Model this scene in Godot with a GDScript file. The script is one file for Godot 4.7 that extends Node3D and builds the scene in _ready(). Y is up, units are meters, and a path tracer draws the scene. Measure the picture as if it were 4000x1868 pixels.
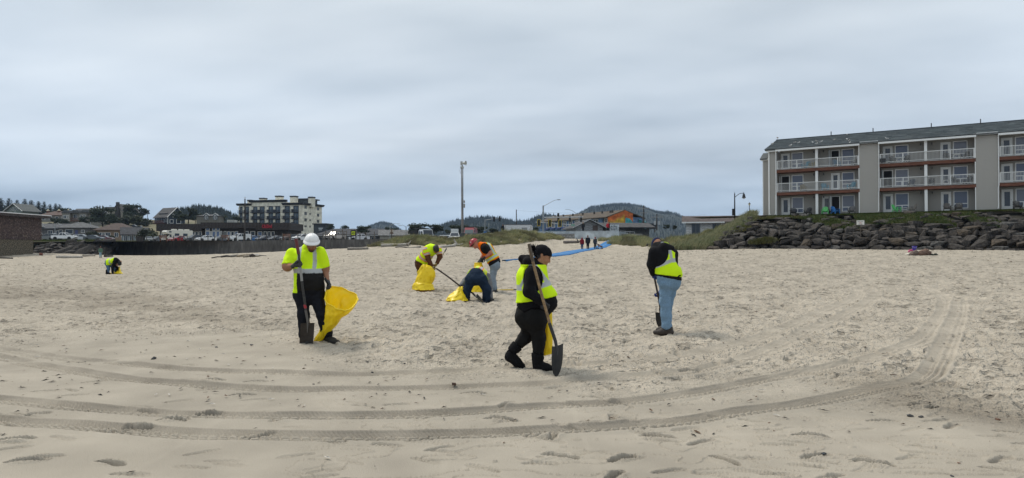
extends Node3D
# A beach clean-up on an overcast morning. y is up, metres; the camera stands at the origin and looks along -z.
const FOCAL:=2750.0      # focal length in pixels of the 4000 x 1868 photograph
const PITCH:=0.01673
const EYE:=1.6
var taken:={}
var mats:={}
var tex:={}
var rng:=RandomNumberGenerator.new()
# ------------------------------------------------------------------ mesh builder
class Mb:
	var v:=PackedVector3Array()
	var n:=PackedVector3Array()
	var c:=PackedColorArray()
	var ix:=PackedInt32Array()
	var col:=Color(1,1,1)
	func poly(pts: Array,out: Vector3)->void:
		var nn: Vector3=(pts[0]-pts[2]).cross(pts[0]-pts[1])
		var rev:=nn.dot(out)<0.0
		if rev:
			nn = -nn
		nn=nn.normalized()
		var s:=v.size()
		for p in pts:
			v.append(p)
			n.append(nn)
			c.append(col)
		for i in range(1,pts.size()-1):
			if rev:
				ix.append_array(PackedInt32Array([s,s+i+1,s+i]))
			else:
				ix.append_array(PackedInt32Array([s,s+i,s+i+1]))
	func box(at: Vector3,size: Vector3,basis:=Basis())->void:
		var hx:=basis.x*size.x*0.5
		var hy:=basis.y*size.y*0.5
		var hz:=basis.z*size.z*0.5
		for a in [[hx,hy,hz],[hy,hz,hx],[hz,hx,hy]]:
			for s in [1.0,-1.0]:
				var o: Vector3=at+a[0]*s
				poly([o+a[1]+a[2],o+a[1]-a[2],o-a[1]-a[2],o-a[1]+a[2]],a[0]*s)
	# a box from lo to hi
	func bx(x0: float,y0: float,z0: float,x1: float,y1: float,z1: float)->void:
		box(Vector3(x0+x1,y0+y1,z0+z1)*0.5,Vector3(absf(x1-x0),absf(y1-y0),absf(z1-z0)))
	func bar(a: Vector3,b: Vector3,w: float,t: float)->void:
		var d:=(b-a)
		var y:=d.normalized()
		var x:=y.cross(Vector3.UP)
		if x.length()<0.01:
			x=Vector3.RIGHT
		x=x.normalized()
		box((a+b)*0.5,Vector3(w,d.length(),t),Basis(x,y,x.cross(y)))
	func tube(a: Vector3,b: Vector3,ra: float,rb: float,seg:=8)->void:
		sweep([a,b],[ra,rb],seg)
	func sweep(pts: Array,radii: Array,seg:=8,caps:=true)->void:
		var s:=v.size()
		var m:=pts.size()
		var prev:=Vector3.ZERO
		for i in m:
			var d: Vector3=(pts[mini(i+1,m-1)]-pts[maxi(i-1,0)]).normalized()
			var x:=prev-d*prev.dot(d)
			if x.length()<0.05:
				x=d.cross(Vector3.UP if absf(d.y)<0.9 else Vector3.RIGHT)
			x=x.normalized()
			prev=x
			var y:=d.cross(x)
			for k in seg:
				var a:=TAU*k/seg
				var r:=x*cos(a)+y*sin(a)
				v.append(pts[i]+r*radii[i])
				n.append(r)
				c.append(col)
		for i in m-1:
			for k in seg:
				var k2:=(k+1) % seg
				var a:=s+i*seg+k
				var b:=s+i*seg+k2
				ix.append_array(PackedInt32Array([a,a+seg,b,b,a+seg,b+seg]))
		if caps:
			for e in [0,m-1]:
				var ring:=[]
				for k in seg:
					ring.append(v[s+e*seg+k])
				poly(ring,(pts[0]-pts[1]) if e==0 else (pts[m-1]-pts[m-2]))
	# profile: Vector2(radius, height) from bottom to top; place: centre, up axis, flattening of x and z
	func lathe(at: Vector3,profile: Array,seg:=12,basis:=Basis())->void:
		var s:=v.size()
		var m:=profile.size()
		for i in m:
			var q: Vector2=profile[i]
			var d: Vector2=profile[mini(i+1,m-1)]-profile[maxi(i-1,0)]
			var nr:=Vector2(d.y,-d.x).normalized()
			for k in seg:
				var a:=TAU*k/seg
				v.append(at+basis*Vector3(cos(a)*q.x,q.y,sin(a)*q.x))
				n.append((basis*Vector3(cos(a)*nr.x,nr.y,sin(a)*nr.x)).normalized())
				c.append(col)
		for i in m-1:
			for k in seg:
				var k2:=(k+1) % seg
				var a:=s+i*seg+k
				var b:=s+i*seg+k2
				ix.append_array(PackedInt32Array([a,b,a+seg,b,b+seg,a+seg]))
	# rows of points joined to a smooth sheet; close joins the last point of each row to the first
	func loft(rows: Array,close:=true)->void:
		var s:=v.size()
		var w: int=rows[0].size()
		var hgt:=rows.size()
		for i in hgt:
			for k in w:
				var p: Vector3=rows[i][k]
				var dk: Vector3=(rows[i][(k+1) % w]-rows[i][(k-1+w) % w]) if close else (rows[i][mini(k+1,w-1)]-rows[i][maxi(k-1,0)])
				var di: Vector3=rows[mini(i+1,hgt-1)][k]-rows[maxi(i-1,0)][k]
				v.append(p)
				n.append(di.cross(dk).normalized())
				c.append(col)
		for i in hgt-1:
			for k in (w if close else w-1):
				var k2:=(k+1) % w
				var a:=s+i*w+k
				var b:=s+i*w+k2
				ix.append_array(PackedInt32Array([a,a+w,b,b,a+w,b+w]))
		# make the winding agree with the normals
		if ix.size()>=6:
			var t:=ix.size()-6
			var e: Vector3=(v[ix[t]]-v[ix[t+2]]).cross(v[ix[t]]-v[ix[t+1]])
			if e.dot(n[ix[t]])<0.0:
				for q in range(s,v.size()):
					n[q] = -n[q]
	# polygon of Vector2 in the plane x, y of basis, pushed out from z0 to z1 along z
	func prism(pts: Array,z0: float,z1: float,at:=Vector3.ZERO,basis:=Basis(),taper:=1.0,ymin:=0.0,ymax:=1.0)->void:
		var pv:=PackedVector2Array(pts)
		var tr:=Geometry2D.triangulate_polygon(pv)
		var mid:=Vector2.ZERO
		for p in pv:
			mid+=p/pv.size()
		var place:=func(p: Vector2,z: float)->Vector3:
			var w:=lerpf(1.0,taper,clampf((p.y-ymin)/(ymax-ymin),0,1))
			var zc:=(z0+z1)*0.5
			return at+basis*Vector3(p.x,p.y,zc+(z-zc)*w)
		for i in range(0,tr.size(),3):
			for z in [z0,z1]:
				poly([place.call(pv[tr[i]],z),place.call(pv[tr[i+1]],z),place.call(pv[tr[i+2]],z)],basis.z*(z-(z0+z1)*0.5))
		var area:=0.0
		for i in pv.size():
			area+=pv[i].cross(pv[(i+1) % pv.size()])
		for i in pv.size():
			var a:=pv[i]
			var b:=pv[(i+1) % pv.size()]
			var o:=Vector2(b.y-a.y,a.x-b.x)*signf(area)
			poly([place.call(a,z0),place.call(b,z0),place.call(b,z1),place.call(a,z1)],basis*Vector3(o.x,o.y,0))
	func mesh()->ArrayMesh:
		var m:=ArrayMesh.new()
		if v.is_empty():
			return m
		var a:=[]
		a.resize(Mesh.ARRAY_MAX)
		a[Mesh.ARRAY_VERTEX]=v
		a[Mesh.ARRAY_NORMAL]=n
		a[Mesh.ARRAY_COLOR]=c
		a[Mesh.ARRAY_INDEX]=ix
		m.add_surface_from_arrays(Mesh.PRIMITIVE_TRIANGLES,a)
		return m
# ------------------------------------------------------------------ naming and placing
func numbered(called: String)->String:
	var k: int=taken.get(called,0)
	taken[called]=k+1
	return called if k==0 else "%s_%03d" % [called,k]
func thing(called: String,label: String,category: String,at:=Vector3.ZERO,turn:=0.0,group:="")->Node3D:
	var o:=Node3D.new()
	o.name=numbered(called)
	add_child(o)
	o.position=at
	o.rotation.y=turn
	return tag(o,label,category,group)
func tag(o: Node3D,label: String,category:="",group:="")->Node3D:
	o.set_meta("label",label)
	if category:
		o.set_meta("category",category)
	if group:
		o.set_meta("group",group)
	return o
func obj(called: String,b,m: Material,parent: Node=null)->MeshInstance3D:
	var o:=MeshInstance3D.new()
	o.mesh=b.mesh() if b is Mb else b
	if m!=null:
		o.material_override=m
	if parent==null:
		o.name=numbered(called)
		add_child(o)
	else:
		o.name=called
		if parent.has_node(NodePath(called)):
			var k:=1
			while parent.has_node(NodePath("%s_%03d" % [called,k])):
				k+=1
			o.name="%s_%03d" % [called,k]
		parent.add_child(o,true)
	return o
# many alike pieces under one parent: no search for a free name
func piece(called: String,k: int,m: Mesh,mt: Material,parent: Node,xf: Transform3D)->MeshInstance3D:
	var o:=MeshInstance3D.new()
	o.mesh=m
	o.material_override=mt
	o.name=called if k==0 else "%s_%03d" % [called,k]
	o.transform=xf
	parent.add_child(o)
	return o
func struct(called: String,b,m: Material)->MeshInstance3D:
	var o:=obj(called,b,m)
	o.set_meta("kind","structure")
	return o
func dup(root: Node3D,label: String,at: Vector3,turn: float,group:="")->Node3D:
	var r: Node3D=root.duplicate()
	var base:=String(root.name)
	var cut:=base.rfind("_")
	if cut>0 and base.substr(cut+1).is_valid_int():
		base=base.substr(0,cut)
	r.name=numbered(base)
	add_child(r)
	r.position=at
	r.rotation.y=turn
	r.set_meta("label",label)
	if group:
		r.set_meta("group",group)
	return r
func copies(called: String,m: Mesh,mt: Material,places: Array,tints: Array,parent: Node=null)->MultiMeshInstance3D:
	var mm:=MultiMesh.new()
	mm.transform_format=MultiMesh.TRANSFORM_3D
	mm.use_colors=tints.size()>0
	mm.mesh=m
	mm.instance_count=places.size()
	for i in places.size():
		mm.set_instance_transform(i,places[i])
		if tints.size():
			mm.set_instance_color(i,tints[i])
	var o:=MultiMeshInstance3D.new()
	o.multimesh=mm
	o.material_override=mt
	o.set_meta("kind","stuff")
	if parent==null:
		o.name=numbered(called)
		add_child(o)
	else:
		o.name=called
		parent.add_child(o,true)
	return o
# the point at horizontal depth d that the photograph shows at pixel (u, v)
func px(u: float,v: float,d: float)->Vector3:
	var rx:=(u-2000.0)/FOCAL
	var ry:=(934.0-v)/FOCAL
	var y2:=ry*cos(PITCH)+sin(PITCH)
	var z2:=cos(PITCH)-ry*sin(PITCH)
	return Vector3(rx/z2*d,EYE+y2/z2*d,-d)
# the point of the ground at that pixel
func hit(u: float,v: float)->Vector3:
	var a:=3.0
	var b:=3.0
	while b<200.0:
		var p:=px(u,v,b)
		if p.y<ground(p.x,b):
			break
		a=b
		b *= 1.03
	for i in 18:
		var m:=(a+b)*0.5
		var p:=px(u,v,m)
		if p.y<ground(p.x,m):
			b=m
		else:
			a=m
	var q:=px(u,v,a)
	q.y=ground(q.x,a)
	return q
# ------------------------------------------------------------------ materials
func noise(freq: float,oct:=3,kind:=FastNoiseLite.TYPE_SIMPLEX_SMOOTH,sd:=1)->FastNoiseLite:
	var f:=FastNoiseLite.new()
	f.seed=sd
	f.noise_type=kind
	f.frequency=freq
	f.fractal_octaves=oct
	f.fractal_type=FastNoiseLite.FRACTAL_FBM if oct>1 else FastNoiseLite.FRACTAL_NONE
	return f
func grey(key: String,f: FastNoiseLite,lo: float,hi: float,side:=256)->Texture2D:
	if not tex.has(key):
		var im:=f.get_seamless_image(side,side)
		im.convert(Image.FORMAT_L8)
		var d:=im.get_data()
		for i in d.size():
			d[i]=int(255.0*lerpf(lo,hi,d[i]/255.0))
		tex[key]=ImageTexture.create_from_image(Image.create_from_data(side,side,false,Image.FORMAT_L8,d))
	return tex[key]
# col is a linear real-world base colour; look names the surface's fine pattern
func mat(col: Color,rough:=0.85,look:="blotch",scale:=Vector3.ONE,bump:=0.0,metal:=0.0)->StandardMaterial3D:
	var key:="%s %s %s %s %s %s" % [col,rough,look,scale,bump,metal]
	if mats.has(key):
		return mats[key]
	var m:=StandardMaterial3D.new()
	m.roughness=rough
	m.metallic=metal
	var lift:=1.0
	if look=="tint":                       # vertex or instance colours
		m.vertex_color_use_as_albedo=true
	elif look!="plain":
		m.albedo_texture=tex[look]
		m.uv1_triplanar=true
		m.uv1_world_triplanar=true
		m.uv1_scale=scale
		lift=1.25
	if bump>0.0 and look!="plain":
		m.heightmap_enabled=true
		m.heightmap_texture=tex[look] if look!="tint" else tex["rocky"]
		m.heightmap_scale=bump
		if look=="tint":
			m.uv1_triplanar=true
			m.uv1_world_triplanar=true
			m.uv1_scale=scale
	m.albedo_color=Color(minf(col.r*lift,1),minf(col.g*lift,1),minf(col.b*lift,1)).linear_to_srgb()
	mats[key]=m
	return m
func tint_mat(rough:=0.9,bump:=0.0,scale:=Vector3.ONE)->StandardMaterial3D:
	return mat(Color(1,1,1),rough,"tint",scale,bump)
func glass()->StandardMaterial3D:
	return mat(Color(0.02,0.028,0.04),0.06,"plain")
func textures()->void:
	grey("blotch",noise(0.02,4),0.72,1.0)
	grey("rocky",noise(0.03,5,FastNoiseLite.TYPE_SIMPLEX,3),0.3,1.0)
	grey("stain",noise(0.012,5,FastNoiseLite.TYPE_PERLIN,5),0.55,1.0)
	grey("speck",noise(0.35,2,FastNoiseLite.TYPE_SIMPLEX,7),0.6,1.0)
	grey("cloth",noise(0.06,4,FastNoiseLite.TYPE_SIMPLEX_SMOOTH,9),0.78,1.0)
	var f:=noise(0.08,1,FastNoiseLite.TYPE_CELLULAR,11)
	f.cellular_return_type=FastNoiseLite.RETURN_CELL_VALUE
	grey("shake",f,0.45,1.0)
func _ready()->void:
	rng.seed=7
	camera_and_light()
	textures()
	setting()
	town()
	motel()
	riprap()
	street_furniture()
	vehicles()
	people()
	small_things()
	mats.clear()
func camera_and_light()->void:
	var cam:=Camera3D.new()
	cam.name="camera"
	cam.fov=rad_to_deg(2.0*atan(934.0/FOCAL))
	cam.near=0.1
	cam.far=9000.0
	cam.position=Vector3(0,EYE,0)
	cam.rotation.x=PITCH
	add_child(cam)
	cam.current=true
	var sun:=DirectionalLight3D.new()
	sun.name="sun"
	sun.light_energy=0.5
	sun.light_angular_distance=14.0
	sun.light_color=Color(1.0,0.965,0.91)
	sun.basis=Basis.looking_at(Vector3(0.42,-0.80,0.34))      # high on the left, behind the cloud
	sun.shadow_enabled=true
	add_child(sun)
	var e:=Environment.new()
	e.tonemap_mode=Environment.TONE_MAPPER_LINEAR
	e.tonemap_exposure=1.48
	e.background_mode=Environment.BG_SKY
	e.sky=Sky.new()
	var sm:=PanoramaSkyMaterial.new()
	sm.panorama=sky_image()
	e.sky.sky_material=sm
	e.sdfgi_enabled=true
	e.ssao_enabled=true
	e.ssil_enabled=true
	e.fog_enabled=true
	e.fog_density=0.00009
	e.fog_light_color=Color(0.70,0.80,0.93)
	e.fog_sky_affect=0.0
	var we:=WorldEnvironment.new()
	we.name="environment"
	we.environment=e
	add_child(we)
# an even overcast of stratus: flat layers of cloud, seen in perspective as bands that thin towards the horizon
func sky_image()->ImageTexture:
	var w:=2048
	var h:=1024
	var data:=PackedFloat32Array()
	data.resize(w*h*3)
	var n1:=noise(0.16,4,FastNoiseLite.TYPE_SIMPLEX_SMOOTH,21)
	var n2:=noise(0.55,4,FastNoiseLite.TYPE_SIMPLEX_SMOOTH,22)
	var n3:=noise(0.05,2,FastNoiseLite.TYPE_SIMPLEX_SMOOTH,23)
	var low:=Color(0.315,0.405,0.505)
	var mid:=Color(0.425,0.485,0.55)
	var high:=Color(0.45,0.50,0.545)
	var top:=Color(0.70,0.745,0.78)
	for j in h:
		var el:=(0.5-(j+0.5)/h)*PI
		var y:=sin(el)
		var c:=low
		if el>0:
			var dg:=rad_to_deg(el)
			c=low.lerp(mid,smoothstep(0.0,9.0,dg)).lerp(high,smoothstep(10.0,24.0,dg)).lerp(top,smoothstep(24.0,90.0,dg))
		var fade:=smoothstep(0.0,0.06,y)
		for i in w:
			var k:=(j*w+i)*3
			var t:=1.0
			var b:=0.0
			if el > -0.01:
				var az:=(i+0.5)/w*TAU
				var r:=cos(el)/(maxf(y,0.0)+0.07)
				var x:=sin(az)*r
				var z:=cos(az)*r
				var warp:=n3.get_noise_2d(x,z)*2.5
				var a:=n1.get_noise_2d(x*0.9+warp,z*1.3+warp*0.5-x*0.25)
				var q:=n2.get_noise_2d(x*0.8+warp,z*1.3-warp+x*0.3)+0.45*n2.get_noise_2d(x*1.6-z*0.9,z*3.2+x*1.1+warp*2.0)
				t=1.0+(a*0.19+q*0.15+n3.get_noise_2d(x*4.0+30.0,z*5.0)*0.16)*lerpf(0.55,1.0,fade)
				b=(a*0.6+q*0.5)*0.05
			data[k]=c.r*t*(1.0+b)
			data[k+1]=c.g*t
			data[k+2]=c.b*t*(1.0-b)
	var im:=Image.create_from_data(w,h,false,Image.FORMAT_RGBF,data.to_byte_array())
	return ImageTexture.create_from_image(im)
# ------------------------------------------------------------------ the setting
var bumps:=[]      # sand hills: x, d, rx, rd, height
const LOT:=3.9    # level of the car park behind the sea wall
func along(t: float,pts: Array)->float:
	if t<=pts[0].x:
		return pts[0].y
	for i in range(1,pts.size()):
		if t<=pts[i].x:
			var a: Vector2=pts[i-1]
			var b: Vector2=pts[i]
			return lerpf(a.y,b.y,(t-a.x)/(b.x-a.x))
	return pts[pts.size()-1].y
var left_rise:=[Vector2(0,0),Vector2(9,0.02),Vector2(12,0.06),Vector2(41,0.19),Vector2(80,0.30),Vector2(116,0.46),Vector2(140,0.56),Vector2(165,0.64),Vector2(400,0.8)]
var mid_rise:=[Vector2(0,0),Vector2(9,0.02),Vector2(12,0.10),Vector2(21,0.34),Vector2(50,0.96),Vector2(75,1.36),Vector2(95,1.75),Vector2(130,2.1),Vector2(400,2.4)]
var right_rise:=[Vector2(0,0),Vector2(9,0.03),Vector2(12.5,0.14),Vector2(30,0.6),Vector2(60,1.62),Vector2(72,1.75),Vector2(100,2.2),Vector2(400,3.0)]
func ground(x: float,d: float)->float:
	var t:=x/maxf(d,3.0)
	var l:=along(d,left_rise)
	var m:=along(d,mid_rise)
	var r:=along(d,right_rise)
	var y:=0.0
	if t<0.0:
		y=lerpf(l,m,smoothstep(-0.56,-0.12,t))
	else:
		y=lerpf(m,r,smoothstep(0.12,0.36,t))
	if d>70.0:
		for b in bumps:
			var ex: float=(x-b[0])/b[2]
			var ed: float=(d-b[1])/b[3]
			var q: float=ex*ex+ed*ed
			if q<4.0:
				y+=b[4]*exp(-1.6*q)
	return y
class Raster:
	var x0: float
	var d0: float
	var res: float
	var w: int
	var hgt: int
	var h:=PackedFloat32Array()
	var smooth:=PackedByteArray()
	var sand_tone:=PackedByteArray()      # how much darker the sand is coloured in tracks and prints
	func _init(xa: float,xb: float,da: float,db: float,r: float)->void:
		x0=xa
		d0=da
		res=r
		w=int((xb-xa)/r)
		hgt=int((db-da)/r)
		h.resize(w*hgt)
		smooth.resize(w*hgt)
		sand_tone.resize(w*hgt)
	func put(x: float,d: float,y: float,flat: bool,wet: float)->void:
		var i:=int((x-x0)/res)
		var j:=int((d-d0)/res)
		if i>=0 and j>=0 and i<w and j<hgt:
			var k:=j*w+i
			h[k]=y
			sand_tone[k]=int(wet*255.0)
			if flat:
				smooth[k]=255
	func add(x: float,d: float,y: float)->void:
		var i:=int((x-x0)/res)
		var j:=int((d-d0)/res)
		if i>=0 and j>=0 and i<w and j<hgt:
			h[j*w+i]+=y
			if y<0.0:
				sand_tone[j*w+i]=mini(255,sand_tone[j*w+i]+int(-y*5500.0))  # hollows of prints get a darker colour with depth
	func dark_amount(x: float,d: float)->float:  # amount of darker colour stored at this spot
		var i:=int((x-x0)/res)
		var j:=int((d-d0)/res)
		if i<0 or j<0 or i>=w or j>=hgt:
			return 0.0
		return sand_tone[j*w+i]/255.0
	func at(x: float,d: float)->float:
		var fx:=(x-x0)/res-0.5
		var fd:=(d-d0)/res-0.5
		var i:=int(fx)
		var j:=int(fd)
		if fx<0 or fd<0 or i>=w-1 or j>=hgt-1:
			return 0.0
		fx-=i
		fd-=j
		var k:=j*w+i
		return lerpf(lerpf(h[k],h[k+1],fx),lerpf(h[k+w],h[k+w+1],fx),fd)
	func flat(x: float,d: float)->float:
		var i:=int((x-x0)/res)
		var j:=int((d-d0)/res)
		if i<0 or j<0 or i>=w or j>=hgt:
			return 0.0
		return smooth[j*w+i]/255.0
var near_ras: Raster
var far_ras: Raster
func tyre_track(points: Array,strength: float)->void:
	var c:=Curve3D.new()
	c.bake_interval=0.05
	var ps:=[]
	for p in points:
		var q:=hit(p.x,p.y)
		ps.append(Vector3(q.x,0,q.z))
	for i in ps.size():
		var t: Vector3=(ps[mini(i+1,ps.size()-1)]-ps[maxi(i-1,0)])
		var la: float=ps[i].distance_to(ps[maxi(i-1,0)])
		var lb: float=ps[i].distance_to(ps[mini(i+1,ps.size()-1)])
		var tn:=t.normalized()
		c.add_point(ps[i],-tn*la*0.33,tn*lb*0.33)
	var total:=c.get_baked_length()
	var s:=0.0
	var wob:=noise(0.35,2,FastNoiseLite.TYPE_SIMPLEX_SMOOTH,31)
	while s<total:
		var p:=c.sample_baked(s)
		var q:=c.sample_baked(minf(s+0.05,total))
		var r:=c.sample_baked(maxf(s-0.05,0.0))
		var dir:=(q-r).normalized()
		var side:=Vector3(dir.z,0,-dir.x)       # towards the far side when the track runs to the right
		if side.z>0:
			side = -side
		var ras: Raster=near_ras if -p.z<9.95 else far_ras
		var st:=ras.res*0.7
		var fade:=strength*clampf(0.9+0.5*wob.get_noise_1d(s*3.0),0.5,1.2)
		var blur:=clampf(0.75+1.6*wob.get_noise_1d(s*5.0+400.0),0.15,1.0)
		var l := -0.24
		while l<0.24:
			var y:=0.0
			var wet:=0.0  # how much darker the sand is coloured here
			if l>0.06:                            # blocky shoulder lugs along the far side
				y=lerpf(-0.03,-0.004,(l-0.06)/0.12)+0.009*blur*float(fposmod(s+(l-0.06)*0.8+0.02*blur,0.042)<0.021)
				wet=smoothstep(0.06,0.08,l)*(1.0-smoothstep(0.17,0.21,l))*(0.75 if fposmod(s+(l-0.06)*0.8,0.042)<0.021 else 1.0)  # lug band coloured darker, most of all between the lugs
				if -p.z>9.95:
					y = -0.010
				if l>0.16:
					y=lerpf(y,0.007,smoothstep(0.165,0.19,l))*(1.0-smoothstep(0.19,0.24,l))
			elif l > -0.15:                         # four ribs
				y = -0.024+0.02*float(fposmod(l+0.15,0.066)<0.033) if -p.z<9.95 else -0.010+0.008*cos(l*60.0)
				wet=0.85 if fposmod(l+0.15,0.066)>0.036 else 0.1  # rib grooves coloured darker than the ribs
				if fposmod(s+l*0.5,0.09)<0.02:
					y = -0.02
			else:
				y=lerpf(0.008,0.0,smoothstep(-0.16,-0.24,l))
			var w:=p+side*l
			ras.put(w.x,-w.z,y*fade,absf(l)<0.2,clampf(wet*fade/1.6,0.0,1.0))
			l+=st
		s+=st
func footprint(x: float,d: float,turn: float,depth: float,tread: bool,size:=1.0)->void:
	var ras: Raster=near_ras if d<9.95 else far_ras
	var st:=ras.res*0.8
	var ca:=cos(turn)
	var sa:=sin(turn)
	var a := -0.2
	while a<0.2:
		var b := -0.11
		while b<0.11:
			# sole: a wide ball, a waist and a heel
			var half:=lerpf(0.036,0.05,smoothstep(-0.04,0.07,a))
			if a>0.09:
				half *= sqrt(maxf(0.0,1.0-pow((a-0.09)/0.06,2)))
			if a < -0.1:
				half *= sqrt(maxf(0.0,1.0-pow((a+0.1)/0.045,2)))
			var e:=half-absf(b)
			var y:=0.0
			if half>0.0 and e>0.0:
				y = -depth*smoothstep(0.0,0.018,e)*(1.0-0.35*a/0.15)
				if tread and fposmod(a,0.026)<0.011:
					y+=0.007
			else:
				var r:=Vector2(a/1.6,b).length()
				y=depth*0.35*smoothstep(0.11,0.06,r)
			if y!=0.0:
				ras.add(x+(a*ca-b*sa)*size,d+(a*sa+b*ca)*size,y*0.64)
			b+=st
		a+=st
# how far the dry, trodden sand replaces the smooth damp sheet (0..1)
var edge_line:=[Vector2(-400,1330),Vector2(0,1320),Vector2(300,1300),Vector2(700,1310),Vector2(1000,1345),Vector2(1350,1400),Vector2(1700,1425),Vector2(2050,1440),Vector2(2350,1470),Vector2(2700,1490),Vector2(3000,1500),Vector2(3300,1530),Vector2(3650,1570),Vector2(4100,1640),Vector2(4500,1700)]
func setting()->void:
	for b in [[-2.6,125,42,22,0.5],[11.5,126,22,17,1.35],[-15.5,114,8.0,6.0,1.35],[-5.5,112,5.5,5.5,0.95],[0.8,117,7.5,7.0,1.5],[-9.5,118,3,3,-0.2],[19.0,112,6.0,9.0,0.9],[23.5,100,5.0,8.0,0.9],[24.0,88,4.5,6.0,0.75],[29.0,94,5,8,2.2],[33,84,6,8,1.2],[-92,136,14,12,0.6]]:
		bumps.append(b)
	near_ras=Raster.new(-8.0,8.6,4.0,10.0,0.008)
	far_ras=Raster.new(-16.0,24.0,9.9,40.0,0.028)
	tyre_track([Vector2(-300,1325),Vector2(0,1362),Vector2(163,1390),Vector2(380,1411),Vector2(652,1436),Vector2(924,1455),Vector2(1300,1463),Vector2(1650,1458),Vector2(1943,1446),Vector2(2215,1430),Vector2(2496,1406),Vector2(2736,1373),Vector2(2940,1329),Vector2(3076,1274),Vector2(3212,1220),Vector2(3307,1179),Vector2(3352,1152),Vector2(3341,1132)],1.5)
	tyre_track([Vector2(-300,1345),Vector2(0,1400),Vector2(163,1430),Vector2(380,1468),Vector2(598,1493),Vector2(815,1509),Vector2(1087,1521),Vector2(1300,1525),Vector2(1572,1520),Vector2(1843,1510),Vector2(2115,1498),Vector2(2387,1479),Vector2(2700,1450),Vector2(2872,1412),Vector2(3000,1368),Vector2(3144,1300),Vector2(3290,1235),Vector2(3390,1180),Vector2(3420,1152),Vector2(3400,1132)],1.55)
	tyre_track([Vector2(-300,1530),Vector2(0,1566),Vector2(217,1585),Vector2(435,1604),Vector2(706,1621),Vector2(978,1629),Vector2(1300,1629),Vector2(1626,1623),Vector2(1843,1612),Vector2(2115,1596),Vector2(2387,1577),Vector2(2700,1542),Vector2(2940,1492),Vector2(3110,1465),Vector2(3280,1432),Vector2(3450,1386),Vector2(3586,1332),Vector2(3650,1274),Vector2(3690,1213),Vector2(3688,1166),Vector2(3647,1138),Vector2(3600,1122)],1.75)
	tyre_track([Vector2(-300,1600),Vector2(0,1645),Vector2(217,1662),Vector2(489,1685),Vector2(761,1699),Vector2(1087,1707),Vector2(1400,1707),Vector2(1843,1698),Vector2(2115,1687),Vector2(2387,1672),Vector2(2700,1648),Vector2(2872,1616),Vector2(3144,1577),Vector2(3416,1526),Vector2(3600,1482),Vector2(3661,1425),Vector2(3690,1356),Vector2(3720,1288),Vector2(3748,1213),Vector2(3750,1175)],1.65)
	footprints()
	sand()
	land()
	mat_path()
func footprints()->void:
	# those the photograph shows singly: pixel, heading in degrees, depth in millimetres
	for f in [[180,1528,15,14],[282,1547,20,12],[130,1616,30,18],[109,1800,20,26],[430,1808,-25,24],[832,1488,10,34],[945,1540,15,26],[674,1644,5,34],[540,1668,170,26],[430,1685,30,24],[800,1614,20,30],[1850,1536,170,30],[1980,1580,60,22],[2380,1515,100,20],[1950,1640,160,36],[2165,1700,80,18],[2395,1633,80,18],[2575,1705,150,24],[2190,1785,160,22],[2430,1790,40,34],[2400,1860,60,30],[2740,1730,30,16],[2830,1800,120,26],[3170,1708,160,42],[3410,1812,150,34],[3190,1785,20,16],[3450,1645,0,20],[3590,1582,10,36],[3665,1590,20,34],[3910,1795,30,16],[3720,1668,40,18],[2260,1490,150,30],[1000,1490,15,20],[1480,1380,10,26],[370,1490,25,14],[3960,1690,150,20],[60,1720,20,26],[1010,1700,40,16]]:
		var p:=hit(f[0],f[1])
		footprint(p.x,-p.z,deg_to_rad(f[2]),f[3]*0.002,f[3]<27,1.05)
	for i in 150:
		var p:=hit(rng.randf_range(-60,4060),rng.randf_range(1420,1890))
		footprint(p.x,-p.z,rng.randf_range(-0.7,0.7)+(PI if rng.randf()<0.4 else 0.0),rng.randf_range(0.006,0.022),rng.randf()<0.7,rng.randf_range(0.95,1.1))
	# the rest of the coming and going on the trodden sand
	for i in 2600:
		var d:=sqrt(rng.randf_range(8.2*8.2,38.0*38.0))
		var x:=rng.randf_range(-0.68,0.72)*d
		var v:=980.0+(EYE-ground(x,d))/d*FOCAL
		var u:=2000.0+x/d*FOCAL
		if v<along(u,edge_line)+rng.randf_range(-40,12):
			footprint(x,d,rng.randf()*TAU,rng.randf_range(0.02,0.05),false,rng.randf_range(0.9,1.3))
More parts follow.
